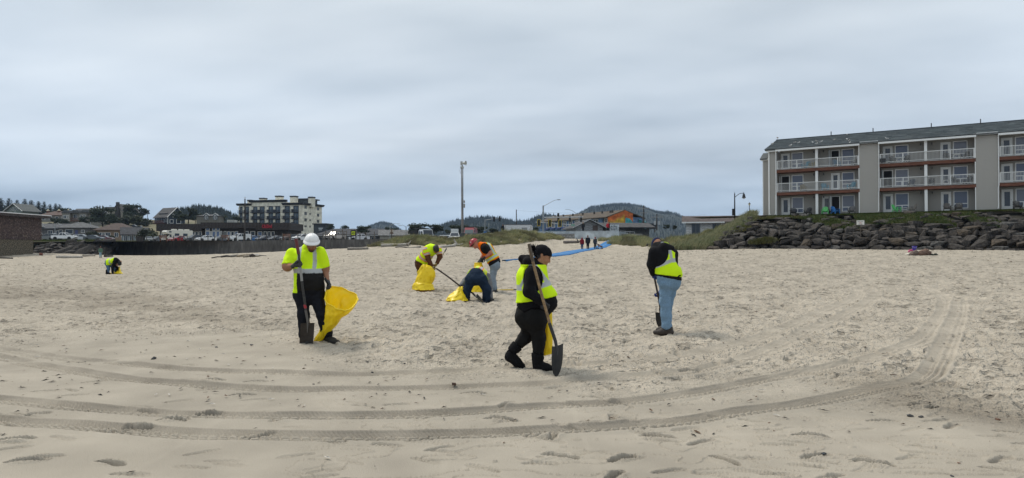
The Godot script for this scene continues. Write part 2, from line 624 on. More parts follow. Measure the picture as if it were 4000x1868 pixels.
func sand()->void:
	var cols:=[]
	var a := -62.0
	while a<64.0:
		cols.append(tan(deg_to_rad(a)))
		var inner:=absf(a-0.5)<38.5
		a+=0.077 if inner else 1.2
	var deps:=[]
	var inv:=1.0/3.4
	while inv>1.0/36.0:
		deps.append(1.0/inv)
		inv-=0.0003 if inv>0.1 else 0.00045
	var d:=36.0
	while d<185.0:
		deps.append(d)
		d *= 1.016
	var w:=cols.size()
	var hgt:=deps.size()
	var pos:=PackedVector3Array()
	var col:=PackedColorArray()
	var roughs:=PackedFloat32Array()
	pos.resize(w*hgt)
	col.resize(w*hgt)
	roughs.resize(w*hgt)
	var lump:=noise(2.9,3,FastNoiseLite.TYPE_SIMPLEX_SMOOTH,41)
	var big:=noise(0.5,2,FastNoiseLite.TYPE_SIMPLEX_SMOOTH,42)
	var crust:=noise(0.55,3,FastNoiseLite.TYPE_SIMPLEX_SMOOTH,43)
	var patch:=noise(0.16,3,FastNoiseLite.TYPE_SIMPLEX_SMOOTH,44)
	var fine:=noise(7.0,2,FastNoiseLite.TYPE_SIMPLEX,45)
	var sand_tone:=Color(0.535,0.478,0.392)  # colour of the smooth damp sheet
	var dry:=Color(0.54,0.48,0.392)
	var wet:=Color(0.33,0.287,0.228)  # colour of the wet tide margins
	for j in hgt:
		var dd: float=deps[j]
		var ras: Raster=near_ras if dd<9.97 else far_ras
		for i in w:
			var x: float=cols[i]*dd
			var y:=ground(x,dd)
			var k:=j*w+i
			var c:=dry
			if absf(cols[i])<0.86:
				var u: float=2000.0+cols[i]*FOCAL
				var v:=980.0+(EYE-y)/dd*FOCAL
				var pt:=patch.get_noise_2d(x,dd)
				var ed:=along(u,edge_line)+pt*90.0
				var rough:=smoothstep(80.0,-80.0,v-ed)
				var flat:=ras.flat(x,dd)
				var bg:=big.get_noise_2d(x,dd)
				y+=bg*0.03*minf(1.0,dd/12.0)
				roughs[k]=rough*(1.0-flat)
				if rough>0.0:
					var l:=lump.get_noise_2d(x*0.8,dd)
					var q:=(l*0.5+0.5)*5.0+bg*2.0
					var stepped:=floorf(q)+smoothstep(0.5,1.0,q-floorf(q))
					y+=rough*(1.0-flat)*((stepped-2.75)*0.016+l*0.02+fine.get_noise_2d(x,dd)*0.014)*(1.0 if dd<30.0 else maxf(0.45,30.0/dd))
				# the crust of the damp sheet breaks along wandering low steps
				var cr:=crust.get_noise_2d(x*0.4+big.get_noise_2d(x*3.0,dd*3.0)*0.25,dd*1.25)*4.6+pt*1.5
				var cf:=cr-floorf(cr)
				if rough<1.0 and pt > -0.3:
					y+=(1.0-rough)*(1.0-flat)*0.015*smoothstep(0.93,1.0,cf)*smoothstep(-0.3,0.0,pt)
				y+=ras.at(x,dd)
				var dampness:=clampf(smoothstep(-60.0,50.0,v-ed)+pt*0.35,0,1)
				c=dry.lerp(sand_tone,dampness)*(1.0+0.08*flat*rough)*(1.0-0.34*ras.dark_amount(x,dd)*(1.0-0.55*rough))  # flat tracks in dry sand painted lighter for their missing relief shade
				# the wet margins left by the last tide
				var m1:=exp(-pow((v-(1190.0+(u-500.0)*0.11)-pt*60)/34.0,2))*smoothstep(1350.0,700.0,u)
				var m2:=exp(-pow((v-(1555.0+(u-3600.0)*0.16)-pt*60)/55.0,2))*smoothstep(3050.0,3500.0,u)
				c=c.lerp(wet,clampf(0.85*maxf(m1*0.8,m2),0,0.85))
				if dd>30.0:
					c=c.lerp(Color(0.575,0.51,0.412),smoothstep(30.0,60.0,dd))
				c=c*(1.0+0.12*bg+0.14*crust.get_noise_2d(x*2.0,dd*2.0)-0.16*rough*smoothstep(0.15,0.6,lump.get_noise_2d(x*0.6+50.0,dd)))
			pos[k]=Vector3(x,y,-dd)
			col[k]=c
	# run-off channel by the rocks on the far left
	var nor:=PackedVector3Array()
	nor.resize(w*hgt)
	# the trodden cells and the smooth cells wear different surfaces; between them they mix
	var ix:=PackedInt32Array()
	ix.resize((w-1)*(hgt-1)*6)
	var ixr:=PackedInt32Array()
	ixr.resize((w-1)*(hgt-1)*6)
	var t:=0
	var tr:=0
	rng.seed=12
	for j in hgt:
		var j0:=maxi(j-1,0)*w
		var j1:=mini(j+1,hgt-1)*w
		for i in w:
			var i0:=maxi(i-1,0)
			var i1:=mini(i+1,w-1)
			var k:=j*w+i
			nor[k]=(pos[j*w+i1]-pos[j*w+i0]).cross(pos[j1+i]-pos[j0+i]).normalized()
			if j<hgt-1 and i<w-1:
				var q:=[k,k+w,k+1,k+1,k+w,k+w+1]
				if roughs[k]>rng.randf_range(0.1,0.9):
					for e in 6:
						ixr[tr+e]=q[e]
					tr+=6
				else:
					for e in 6:
						ix[t+e]=q[e]
					t+=6
	ix.resize(t)
	ixr.resize(tr)
	var arr:=[]
	arr.resize(Mesh.ARRAY_MAX)
	arr[Mesh.ARRAY_VERTEX]=pos
	arr[Mesh.ARRAY_NORMAL]=nor
	arr[Mesh.ARRAY_COLOR]=col
	arr[Mesh.ARRAY_INDEX]=ix
	var me:=ArrayMesh.new()
	me.add_surface_from_arrays(Mesh.PRIMITIVE_TRIANGLES,arr)
	var m:=StandardMaterial3D.new()
	m.roughness=0.95
	m.metallic_specular=0.25
	m.vertex_color_use_as_albedo=true
	m.albedo_color=Color(1,1,1)
	m.albedo_texture=grey("grain",noise(0.28,3,FastNoiseLite.TYPE_SIMPLEX,51),0.68,1.0,512)
	m.uv1_triplanar=true
	m.uv1_world_triplanar=true
	m.uv1_scale=Vector3(0.9,0.9,0.9)
	m.heightmap_enabled=true
	m.heightmap_texture=tex["grain"]
	m.heightmap_scale=2.2
	arr[Mesh.ARRAY_INDEX]=ixr
	me.add_surface_from_arrays(Mesh.PRIMITIVE_TRIANGLES,arr)
	me.surface_set_material(0,m)
	me.surface_set_material(1,trodden())
	var o:=obj("sand_beach",me,null)
	o.set_meta("kind","structure")
	var bm:=Mb.new()
	bm.poly([Vector3(-400,-1.5,60),Vector3(400,-1.5,60),Vector3(400,-1.5,-3.3),Vector3(-400,-1.5,-3.3)],Vector3.UP)
	struct("lower_beach",bm,mat(Color(0.36,0.32,0.26),0.9,"blotch"))
# height of the land behind the beach; d is the distance ahead
func hill_y(x: float,d: float)->float:
	var y:=LOT-0.05
	var t:=x/d
	# the hillside of houses on the left
	var side:=smoothstep(-0.30,-0.44,t)
	y+=side*(smoothstep(215.0,330.0,d)*11.0+smoothstep(300.0,480.0,d)*7.0)
	return y
func ridge(x: float,d: float)->float:
	var t:=x/d*FOCAL+2000.0
	var y:=0.0
	# forested hills: each is a crest given by its heading and height, rising to its crest distance
	for r in far_ridges:
		var crest:=along(t,r[1])
		var at: float=r[0]
		if crest>0.0:
			var q:=clampf((d-at*0.62)/(at*0.38),0,1)
			if d>at:
				q=clampf(1.0-(d-at)/(at*0.5),0,1)
			y=maxf(y,crest*(q*q*(3-2*q)))
	return y
# crest distance; then heading pixel and crest height in metres (trees stand on it)
var far_ridges:=[
	[900.0,[Vector2(-200,0),Vector2(600,0),Vector2(660,22),Vector2(760,28),Vector2(860,26),Vector2(950,18),Vector2(1040,10),Vector2(1100,0)]],
	[2600.0,[Vector2(1250,0),Vector2(1380,45),Vector2(1440,82),Vector2(1490,98),Vector2(1530,90),Vector2(1580,60),Vector2(1640,78),Vector2(1680,70),Vector2(1760,40),Vector2(1900,0)]],
	[1700.0,[Vector2(1600,0),Vector2(1700,46),Vector2(1760,58),Vector2(1830,66),Vector2(1900,70),Vector2(1960,66),Vector2(2010,58),Vector2(2060,60),Vector2(2120,76),Vector2(2170,72),Vector2(2230,40),Vector2(2300,0)]],
	[2300.0,[Vector2(2020,0),Vector2(2080,60),Vector2(2190,92),Vector2(2250,108),Vector2(2310,134),Vector2(2380,142),Vector2(2440,145),Vector2(2500,138),Vector2(2560,120),Vector2(2640,112),Vector2(2700,90),Vector2(2760,66),Vector2(2800,52),Vector2(2900,36),Vector2(3000,20),Vector2(3200,0)]],
	[2900.0,[Vector2(2700,0),Vector2(2840,40),Vector2(2900,62),Vector2(2960,84),Vector2(3050,110),Vector2(3300,150),Vector2(4200,180)]],
]
# dry sand trodden by many feet: four metres of worn footprints, lumps and grains, as relief and as a darker colour in the hollows
func trodden()->StandardMaterial3D:
	var n:=1024
	var a:=noise(0.028,3,FastNoiseLite.TYPE_SIMPLEX,81).get_seamless_image(n,n)
	var b:=noise(0.11,3,FastNoiseLite.TYPE_SIMPLEX,82).get_seamless_image(n,n)
	a.convert(Image.FORMAT_L8)
	b.convert(Image.FORMAT_L8)
	var da:=a.get_data()
	var db:=b.get_data()
	var h:=PackedFloat32Array()
	h.resize(n*n)
	for i in h.size():
		var q:=da[i]/255.0
		h[i]=0.5+(q-0.5)*0.34+absf(q-0.5)*0.2+(db[i]/255.0-0.5)*0.16
	rng.seed=83
	for k in 120:
		var cx:=rng.randi() % n
		var cy:=rng.randi() % n
		var an:=rng.randf()*TAU
		var l:=rng.randf_range(26,44)
		var w:=l*rng.randf_range(0.35,0.55)
		var dp:=rng.randf_range(0.16,0.42)
		var r:=int(l*1.5)
		for y in range(-r,r):
			for x in range(-r,r):
				var u:=(x*cos(an)+y*sin(an))/l
				var v:=(y*cos(an)-x*sin(an))/w
				var e:=u*u+v*v
				if e>2.2:
					continue
				var i:=((cy+y+n) % n)*n+(cx+x+n) % n
				h[i] += -dp*smoothstep(1.0,0.55,e)*(0.75+0.3*u)+dp*0.45*smoothstep(1.0,1.25,e)*smoothstep(2.2,1.3,e)
	var hd:=PackedByteArray()
	var cd:=PackedByteArray()
	hd.resize(n*n)
	cd.resize(n*n)
	for i in h.size():
		hd[i]=clampi(int(h[i]*255.0),0,255)
		cd[i]=clampi(int(255.0*(0.64+0.36*smoothstep(0.08,0.46,h[i])-(db[i]/255.0-0.5)*0.12)),0,255)
	var m:=StandardMaterial3D.new()
	m.roughness=0.95
	m.metallic_specular=0.25
	m.vertex_color_use_as_albedo=true
	m.albedo_color=Color(0.80,0.80,0.80).linear_to_srgb()
	m.albedo_texture=ImageTexture.create_from_image(Image.create_from_data(n,n,false,Image.FORMAT_L8,cd))
	m.heightmap_enabled=true
	m.heightmap_texture=ImageTexture.create_from_image(Image.create_from_data(n,n,false,Image.FORMAT_L8,hd))
	m.heightmap_scale=13.0
	m.uv1_triplanar=true
	m.uv1_world_triplanar=true
	m.uv1_scale=Vector3(0.26,0.26,0.26)
	return m
func land()->void:
	# one sheet from behind the sea wall to beyond the hills
	var mb:=Mb.new()
	var cols:=[]
	var a := -48.0
	while a<50.0:
		cols.append(tan(deg_to_rad(a)))
		a+=0.35
	var deps:=[]
	var deps0:=168.0
	deps.append(deps0-0.3)
	var d:=deps0
	while d<4200.0:
		deps.append(d)
		d *= 1.035 if d<600 else 1.03
	var nz:=noise(0.004,3,FastNoiseLite.TYPE_SIMPLEX_SMOOTH,61)
	var w:=cols.size()
	var pos:=PackedVector3Array()
	for dd in deps:
		for t in cols:
			var x: float=t*dd
			var r:=ridge(x,dd)
			pos.append(Vector3(x,hill_y(x,dd)+r*(1.0+0.15*nz.get_noise_2d(x,dd)) ,-dd))
	for i in w:
		pos[i].y = -3.0
	for j in deps.size():
		for i in w:
			var k:=j*w+i
			var nn:=(pos[j*w+mini(i+1,w-1)]-pos[j*w+maxi(i-1,0)]).cross(pos[mini(j+1,deps.size()-1)*w+i]-pos[maxi(j-1,0)*w+i]).normalized()
			mb.v.append(pos[k])
			mb.n.append(nn)
			var dd: float=deps[j]
			var g:=Color(0.018,0.026,0.018)
			if dd<560:
				g=Color(0.11,0.105,0.06).lerp(Color(0.2,0.165,0.1),clampf(nz.get_noise_2d(pos[k].x*8,dd*8)+0.3,0,1))
			else:
				g=g.lerp(Color(0.04,0.046,0.028),clampf(nz.get_noise_2d(pos[k].x*2,dd*2),0,1))
			mb.c.append(g)
			if j<deps.size()-1 and i<w-1:
				mb.ix.append_array(PackedInt32Array([k,k+w,k+1,k+1,k+w,k+w+1]))
	struct("hills",mb,tint_mat(1.0))
	# car park, promenade and street
	var lot:=Mb.new()
	lot.poly([Vector3(-140,LOT-0.3,-172),Vector3(-97,LOT-0.34,-166.6),Vector3(-36,LOT-0.3,-131.2),Vector3(-10,LOT-0.3,-121),Vector3(-6,LOT,-260),Vector3(-160,LOT,-260)],Vector3.UP)
	lot.poly([Vector3(-10,LOT-0.31,-121),Vector3(12,1.8,-124),Vector3(36,1.8,-119),Vector3(60,1.8,-112),Vector3(120,1.8,-112),Vector3(120,LOT,-178),Vector3(-6,LOT,-178)],Vector3.UP)
	struct("car_park",lot,mat(Color(0.075,0.075,0.078),0.9,"stain",Vector3.ONE*0.2))
	# conifers on the far ridges: nobody could count them
	var cone:=Mb.new()
	cone.tube(Vector3(0,0,0),Vector3(0,0.3,0),0.02,0.02,4)
	for k in 4:
		var b:=0.12+0.2*k
		cone.lathe(Vector3(0.01*(k % 2),0,0),[Vector2(0.17*(1.0-b*0.9),b),Vector2(0.07*(1.0-b),b+0.14),Vector2(0.004,b+0.27)],5)
	var tree:=cone.mesh()
	var places:=[]
	var tints:=[]
	for r in far_ridges:
		var at: float=r[0]
		var line: Array=r[1]
		var u0: float=line[0].x
		var u1: float=line[line.size()-1].x
		var count:=int((u1-u0)*(9.0 if at>1000 else 3.5))
		for i in count:
			var u:=rng.randf_range(u0,u1)
			var back:=pow(rng.randf(),1.5)*0.36
			var crested:=rng.randf()<0.28
			if crested:
				back=rng.randf_range(-0.02,0.015)
			var dd:=at*(1.0-back)
			var x:=(u-2000.0)/FOCAL*dd
			if along(u,line)<1.0 or ridge(x,dd)<2.0:
				continue
			var hgt:=rng.randf_range(7,13) if at>1000 else rng.randf_range(7,13)
			if crested and (at==1700.0 or (at==2300.0 and u>2600.0)):
				hgt *= rng.randf_range(0.9,1.5)
			var s:=hgt*rng.randf_range(0.8,1.25)
			places.append(Transform3D(Basis.from_scale(Vector3(s,hgt,s)).rotated(Vector3.UP,rng.randf()*TAU),Vector3(x,hill_y(x,dd)+ridge(x,dd)-1.0,-dd)))
			var g:=rng.randf_range(0.7,1.2)
			tints.append(Color(0.019*g,0.028*g,0.020*g))
	copies("hill_forest",tree,tint_mat(1.0),places,tints)
func mat_path()->void:
	# the blue access mat rolled out over the sand, with its pale seam
	var line:=[[2424,935.5,118.0],[2352,956,106.0],[2300,970,96.0],[2245,983,82.0],[2185,994,66.0],[2110,1005,57.0],[2040,1012,51.0],[1965,1016,47.5]]
	var c:=Curve3D.new()
	for q in line:
		var x: float=(q[0]-2000.0)/FOCAL*q[2]
		c.add_point(Vector3(x,0,-q[2]))
	var rows:=[[],[]]
	var seam:=[]
	var s:=0.0
	while s<c.get_baked_length():
		var p:=c.sample_baked(s)
		var t:=(c.sample_baked(s+0.6)-c.sample_baked(maxf(s-0.6,0))).normalized()
		var side:=Vector3(t.z,0,-t.x)
		var row:=[]
		var wd:=smoothstep(54.0,66.0,-p.z)*0.85+0.15
		for l in [-0.97,-0.95,-0.3,0.0,0.3,0.95,0.97]:
			var q: Vector3=p+side*l*wd
			row.append(Vector3(q.x,ground(q.x,-q.z)+(0.07 if absf(l)<0.96 else -0.05),q.z))
		rows[0].append(row)
		var sr:=[]
		for l in [-0.05,0.05]:
			var q: Vector3=p+side*l
			sr.append(Vector3(q.x,ground(q.x,-q.z)+0.078,q.z))
		seam.append(sr)
		s+=1.0
	var root:=thing("access_mat","long blue access mat rolled out over the sand towards the ramp","mat")
	var mb:=Mb.new()
	mb.loft(rows[0],false)
	obj("matting",mb,mat(Color(0.022,0.15,0.37),0.95,"cloth"),root)
	var sb:=Mb.new()
	sb.loft(seam,false)
	obj("seam",sb,mat(Color(0.16,0.34,0.62),0.75,"cloth"),root)
# ------------------------------------------------------------------ the town behind the beach
var white:=Color(0.72,0.72,0.70)
var protos:={}
# a framed window on a wall: centre, size, outward axis z of the basis
func window(root: Node3D,at: Vector3,w: float,h: float,basis:=Basis(),frame:=Color(0.7,0.7,0.68),bars:=1,pane_col:=Color(-1,0,0),t:=0.09)->MeshInstance3D:
	var b:=Mb.new()
	for s in [-1.0,1.0]:
		b.box(at+basis*Vector3(s*(w-t)*0.5,0,0.03),Vector3(t,h,0.1),basis)
		b.box(at+basis*Vector3(0,s*(h-t)*0.5,0.028),Vector3(w-2*t,t,0.09),basis)
	for k in range(1,bars):
		b.box(at+basis*Vector3(-w*0.5+w*k/bars,0,0.025),Vector3(t*0.7,h-2*t,0.07),basis)
	var f:=obj("window",b,mat(frame,0.6,"plain"),root)
	var g:=Mb.new()
	g.box(at+basis*Vector3(0,0,0.008),Vector3(w-2*t,h-2*t,0.03),basis)
	obj("pane",g,glass() if pane_col.r<0 else mat(pane_col,0.1,"plain"),f)
	return f
func gable_roof(root: Node3D,w: float,dp: float,y: float,rise: float,col: Color,over:=0.5,along_x:=true,peak:=0.5,look:="stain")->MeshInstance3D:
	# ridge along x; the footprint is centred in x and runs from z = 0 back to -dp
	var b:=Mb.new()
	var th:=0.22
	var basis:=Basis(Vector3(0,0,1),Vector3.UP,Vector3(-1,0,0))
	var at:=Vector3(0,y,0)
	var span:=dp
	var run:=w
	if not along_x:
		basis=Basis()
		span=w
		run=dp
	var pk:=span*(0.5-peak)
	var sl:=rise/(span*0.5)
	var l := -span*0.5-over
	var r:=span*0.5+over
	var pts:=[Vector2(l,-over*sl),Vector2(pk,rise),Vector2(r,-over*sl),Vector2(r,-over*sl+th),Vector2(pk,rise+th*1.15),Vector2(l,-over*sl+th)]
	if along_x:
		at.z = -dp*0.5
		b.prism(pts,-run*0.5-over,run*0.5+over,at,basis)
	else:
		b.prism(pts,-run-over,over,at,basis)
	return obj("roof",b,mat(col,0.9,look,Vector3(0.5,0.5,0.5),2.0),root)
func hip_roof(root: Node3D,w: float,dp: float,y: float,rise: float,col: Color,over:=0.6)->MeshInstance3D:
	var b:=Mb.new()
	var x:=w*0.5+over
	var z0:=over
	var z1 := -dp-over
	var rx:=maxf(x-dp*0.5-over,0.3)
	var zm := -dp*0.5
	b.bx(-x,y-0.15,z0,x,y,z1)
	var p:=[Vector3(-x,y+0.002,z0),Vector3(x,y+0.002,z0),Vector3(x,y+0.002,z1),Vector3(-x,y+0.002,z1)]
	var r0:=Vector3(-rx,y+rise,zm)
	var r1:=Vector3(rx,y+rise,zm)
	b.poly([p[0],p[1],r1,r0],Vector3(0,1,1))
	b.poly([p[2],p[3],r0,r1],Vector3(0,1,-1))
	b.poly([p[1],p[2],r1],Vector3(1,1,0))
	b.poly([p[3],p[0],r0],Vector3(-1,1,0))
	return obj("roof",b,mat(col,0.9,"stain",Vector3(0.5,0.5,0.5),2.0),root)
# walls with a pointed end at each side if gable is set
func walls(root: Node3D,w: float,dp: float,y0: float,y1: float,rise: float,along_x: bool,col: Color,look:="stain",peak:=0.5)->MeshInstance3D:
	var b:=Mb.new()
	if rise>0.0 and along_x:
		b.prism([Vector2(-dp*0.5,y0),Vector2(dp*0.5,y0),Vector2(dp*0.5,y1),Vector2(dp*(0.5-peak),y1+rise),Vector2(-dp*0.5,y1)],-w*0.5,w*0.5,Vector3(0,0,-dp*0.5),Basis(Vector3(0,0,1),Vector3.UP,Vector3(-1,0,0)))
	elif rise>0.0:
		b.prism([Vector2(-w*0.5,y0),Vector2(w*0.5,y0),Vector2(w*0.5,y1),Vector2(w*(0.5-peak),y1+rise),Vector2(-w*0.5,y1)],-dp,0.0)
	else:
		b.bx(-w*0.5,y0,0,w*0.5,y1,-dp)
	return obj("wall",b,mat(col,0.9,look,Vector3(0.6,2.0,0.6),1.0),root)
func chimney(root: Node3D,x: float,z: float,y0: float,y1: float,w: float,col: Color,cap:=Color(0.6,0.58,0.54))->void:
	var b:=Mb.new()
	b.bx(x-w*0.5,y0,z-w*0.5,x+w*0.5,y1,z+w*0.5)
	var c:=obj("chimney",b,mat(col,0.9,"rocky",Vector3.ONE*0.6),root)
	var k:=Mb.new()
	k.bx(x-w*0.6,y1,z-w*0.6,x+w*0.6,y1+0.22,z+w*0.6)
	k.tube(Vector3(x,y1+0.22,z),Vector3(x,y1+0.7,z),w*0.3,w*0.25,8)
	obj("cap",k,mat(cap,0.8,"plain"),c)
func deck(root: Node3D,x0: float,x1: float,y: float,z: float,out: float,col: Color,legs:=0.0)->void:
	var b:=Mb.new()
	b.bx(x0,y-0.2,z+0.01,x1,y,z+out)
	if legs>0.0:
		for k in 3:
			var x:=lerpf(x0+0.2,x1-0.2,k/2.0)
			b.bx(x-0.1,y-legs,z+out-0.3,x+0.1,y-0.2,z+out-0.1)
	var d:=obj("deck",b,mat(col,0.85,"stain"),root)
	var r:=Mb.new()
	r.bx(x0,y+0.95,z+out-0.1,x1,y+1.05,z+out)
	var x:=x0
	while x<=x1:
		r.bx(x,y,z+out-0.08,x+0.06,y+0.95,z+out-0.02)
		x+=0.3
	obj("railing",r,mat(col,0.85,"stain"),d)
func town()->void:
	hillside_houses()
	restaurant()
	cream_hotel()
	blue_motel()
	rest_rooms()
	shingled_building()
	sea_wall()
	ramp_wall()
	trees()
	dune_grass()
func house_at(called: String,label: String,u: float,v: float,d: float,turn:=0.0)->Node3D:
	return thing(called,label,"house",px(u,v,d),deg_to_rad(turn),"")
func hillside_houses()->void:
	var grey_roof:=Color(0.10,0.105,0.11)
	var h:=house_at("gabled_house","grey-green gabled house above the brown shingled building, four small windows under its peak",55,860,330,-12)
	walls(h,9,9,0,4.6,3.0,false,Color(0.20,0.235,0.21))
	gable_roof(h,9,9,4.6,3.0,Color(0.13,0.14,0.135),0.9,false)
	var tr:=Mb.new()
	for s in [-1.0,1.0]:
		tr.bar(Vector3(s*5.4,4.1,0.95),Vector3(0,7.75,0.95),0.3,0.12)
	obj("trim",tr,mat(white,0.6,"plain"),h)
	for q in [[-2.0,5.0,0.8,0.8],[-0.8,5.2,0.7,1.5],[0.5,5.2,0.7,1.5],[1.8,5.0,0.8,0.8],[0.4,3.5,0.8,0.8],[-2.2,3.4,1.0,1.0]]:
		window(h,Vector3(q[0],q[1],0.0),q[2],q[3])
	h=house_at("low_house","low brown-roofed house under the conifers with three white-capped chimneys",205,872,318,-6)
	walls(h,13,8,0,3.6,0,true,Color(0.26,0.25,0.23))
	hip_roof(h,13,8,3.6,2.0,Color(0.12,0.075,0.06))
	for q in [-5.2,0.2,4.8]:
		chimney(h,q,-3.5,3.6,5.8,0.9,Color(0.22,0.09,0.06),Color(0.75,0.68,0.5))
	for q in [-4.5,-1.0,2.0,5.0]:
		window(h,Vector3(q,2.2,0),1.5,1.4)
	h=house_at("tall_house","beige three-storey house with stepped grey roofs and red-brown decks",303,890,288,-10)
	walls(h,12.5,8,0,6.0,0,true,Color(0.30,0.285,0.25))
	for q in [[-6.4,2.6,-2.6,1.2],[1.2,2.9,4.8,0.8]]:
		var wing:=Mb.new()
		wing.bx(q[0],q[1],0.003,q[2],6.0,q[3])
		obj("bay",wing,mat(Color(0.33,0.315,0.28),0.9,"stain"),h)
	for q in [[-4.3,4.6],[0.0,4.2],[4.2,5.0]]:
		var b:=Mb.new()
		b.prism([Vector2(-q[1]*0.5,0),Vector2(q[1]*0.5,0),Vector2(q[1]*0.35,1.1),Vector2(-q[1]*0.1,1.25)],-8.6,1.7,Vector3(q[0],6.005,0))
		obj("roof",b,mat(grey_roof,0.9,"stain",Vector3.ONE*0.5,2.0),h)
	for q in [[-5.0,4.4,1.21,1.5,1.4],[-3.6,4.4,1.21,0.7,1.4],[-1.2,4.6,0.0,1.7,1.9],[2.3,4.5,0.81,1.0,1.6],[3.7,4.5,0.81,1.0,1.6],[-4.6,1.4,0.0,2.0,1.7],[-0.4,1.5,0.0,1.6,1.9],[1.6,1.5,0.0,1.4,1.9],[3.6,1.4,0.0,1.5,1.7],[5.4,1.6,0,1.0,1.6]]:
		window(h,Vector3(q[0],q[1],q[2]),q[3],q[4],Basis(),white,2)
	deck(h,-2.4,1.1,2.9,0.0,1.4,Color(0.17,0.07,0.045))
	deck(h,-1.0,7.4,-0.2,0.0,2.2,Color(0.19,0.075,0.045),2.6)
	h=house_at("stilt_house","grey one-storey house raised on braced posts, with a blue door",284,957,228,0)
	walls(h,9.6,8,2.55,5.6,0,true,Color(0.17,0.165,0.16))
	hip_roof(h,9.6,8,5.6,1.9,Color(0.12,0.125,0.13),0.7)
	for k in 6:
		var st:=Mb.new()
		var x := -4.6+k*1.84
		st.bx(x-0.1,0,-0.3,x+0.1,2.55,-0.1)
		st.bar(Vector3(x,1.5,-0.05),Vector3(x+(0.9 if k % 2==0 else -0.9),2.5,-0.05),0.14,0.1)
		obj("post",st,mat(Color(0.20,0.19,0.17),0.9,"stain"),h)
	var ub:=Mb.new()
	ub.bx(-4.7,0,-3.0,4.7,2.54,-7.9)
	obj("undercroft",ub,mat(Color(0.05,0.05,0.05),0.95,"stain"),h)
	window(h,Vector3(-1.2,4.3,0),2.5,1.5)
	window(h,Vector3(3.2,4.4,0),1.1,1.0,Basis(),white,2)
	window(h,Vector3(-4.0,4.3,0),1.2,1.2)
	var db:=Mb.new()
	db.bx(0.7,2.7,0.002,1.6,4.8,0.06)
	obj("door",db,mat(Color(0.05,0.06,0.16),0.6,"plain"),h)
	h=house_at("deck_house","dark grey house beside the brown shingled building with white-railed balconies",193,957,236,4)
	walls(h,8.0,7,0,5.6,1.4,true,Color(0.13,0.13,0.135))
	gable_roof(h,8.0,7,5.6,1.4,Color(0.09,0.095,0.105),0.6,true)
	deck(h,-4.6,-1.6,2.9,0.0,1.5,white,2.9)
	deck(h,-4.6,-1.9,6.2,-1.0,1.5,white)
	window(h,Vector3(0.2,4.2,0),1.6,1.3,Basis(),white,2)
	window(h,Vector3(2.8,4.0,0),1.5,1.5,Basis(),white,2)
	h=house_at("tan_bungalow","tan bungalow with a brown hipped roof behind a round dark bush",436,956,224,3)
	walls(h,10.2,8,0,4.7,0,true,Color(0.33,0.24,0.17))
	hip_roof(h,10.2,8,4.7,2.3,Color(0.095,0.065,0.055),0.7)
	for q in [[-3.8,1.5],[-2.6,0.9],[-1.2,1.6],[1.4,1.3],[3.8,1.7]]:
		window(h,Vector3(q[0],3.1,0),q[1],1.5,Basis(),white,2)
	h=house_at("blue_bungalow","low pale blue bungalow with a dark gabled roof beside the camper van",527,956,214,30)
	walls(h,7.0,5.5,0,3.2,1.9,true,Color(0.24,0.31,0.37))
	gable_roof(h,7.0,5.5,3.2,1.9,Color(0.07,0.072,0.08),0.5,true)
	for q in [-2.5,-0.9,0.7,2.4]:
		window(h,Vector3(q,1.9,0),1.2,1.7,Basis(),white,2)
	h=house_at("steep_roofed_house","cream house with a steep grey roof and a broad stone chimney on its gable",458,868,332,-18)
	walls(h,9.0,8,0,3.4,5.0,false,Color(0.52,0.49,0.41))
	gable_roof(h,9.0,10,3.4,5.0,Color(0.11,0.105,0.10),0.5,false)
	var ch:=Mb.new()
	ch.prism([Vector2(-1.6,0),Vector2(1.6,0),Vector2(1.3,4.6),Vector2(0.7,7.0),Vector2(0.7,9.4),Vector2(-0.7,9.4),Vector2(-0.7,7.0),Vector2(-1.3,4.6)],0.003,0.9,Vector3(0.6,0,0))
	obj("chimney",ch,mat(Color(0.085,0.08,0.075),0.95,"rocky",Vector3.ONE*0.7,4.0),h)
	window(h,Vector3(-2.9,2.0,0),2.0,1.7)
	var side:=Mb.new()
	side.bx(-9.5,0,-2.5,-4.52,4.0,-9)
	obj("side_wing",side,mat(Color(0.5,0.48,0.42),0.9,"stain"),h)
	var sr:=Mb.new()
	sr.prism([Vector2(-3.6,0),Vector2(3.6,0),Vector2(2.8,3.4),Vector2(-2.2,3.4)],-9.4,-2.0,Vector3(-6.6,4.003,0))
	obj("side_roof",sr,mat(Color(0.11,0.105,0.10),0.9,"stain",Vector3.ONE*0.5,2.0),h)
	h=house_at("white_house","white flat-topped house with three chimney pots behind the dark pines",379,862,322,0)
	walls(h,3.9,7,0,5.7,0,true,Color(0.62,0.61,0.56))
	for k in 3:
		chimney(h,-1.3+k*1.3,-2.0,5.7,6.5,0.45,Color(0.12,0.11,0.10),Color(0.2,0.19,0.18))
	window(h,Vector3(0.9,3.9,0),1.6,0.8)
	var gr:=Mb.new()
	gr.bx(-10.5,0,-1.0,-1.97,3.9,-7)
	obj("wing",gr,mat(Color(0.3,0.29,0.27),0.9,"stain"),h)
	var gf:=Mb.new()
	gf.prism([Vector2(-3.6,0),Vector2(3.6,0),Vector2(0,1.8)],-5.0,5.0,Vector3(-7.0,3.903,-4),Basis(Vector3(0,0,1),Vector3.UP,Vector3(-1,0,0)))
	obj("wing_roof",gf,mat(grey_roof,0.9,"stain",Vector3.ONE*0.5,2.0),h)
	h=house_at("blue_house","dark blue house with a long dormer roof and a red-brown deck, above the restaurant",628,892,300,-32)
	walls(h,9.5,8,0,4.8,3.9,true,Color(0.075,0.10,0.135))
	gable_roof(h,9.5,8,4.8,3.9,Color(0.085,0.085,0.09),0.5,true)
	var dm:=Mb.new()
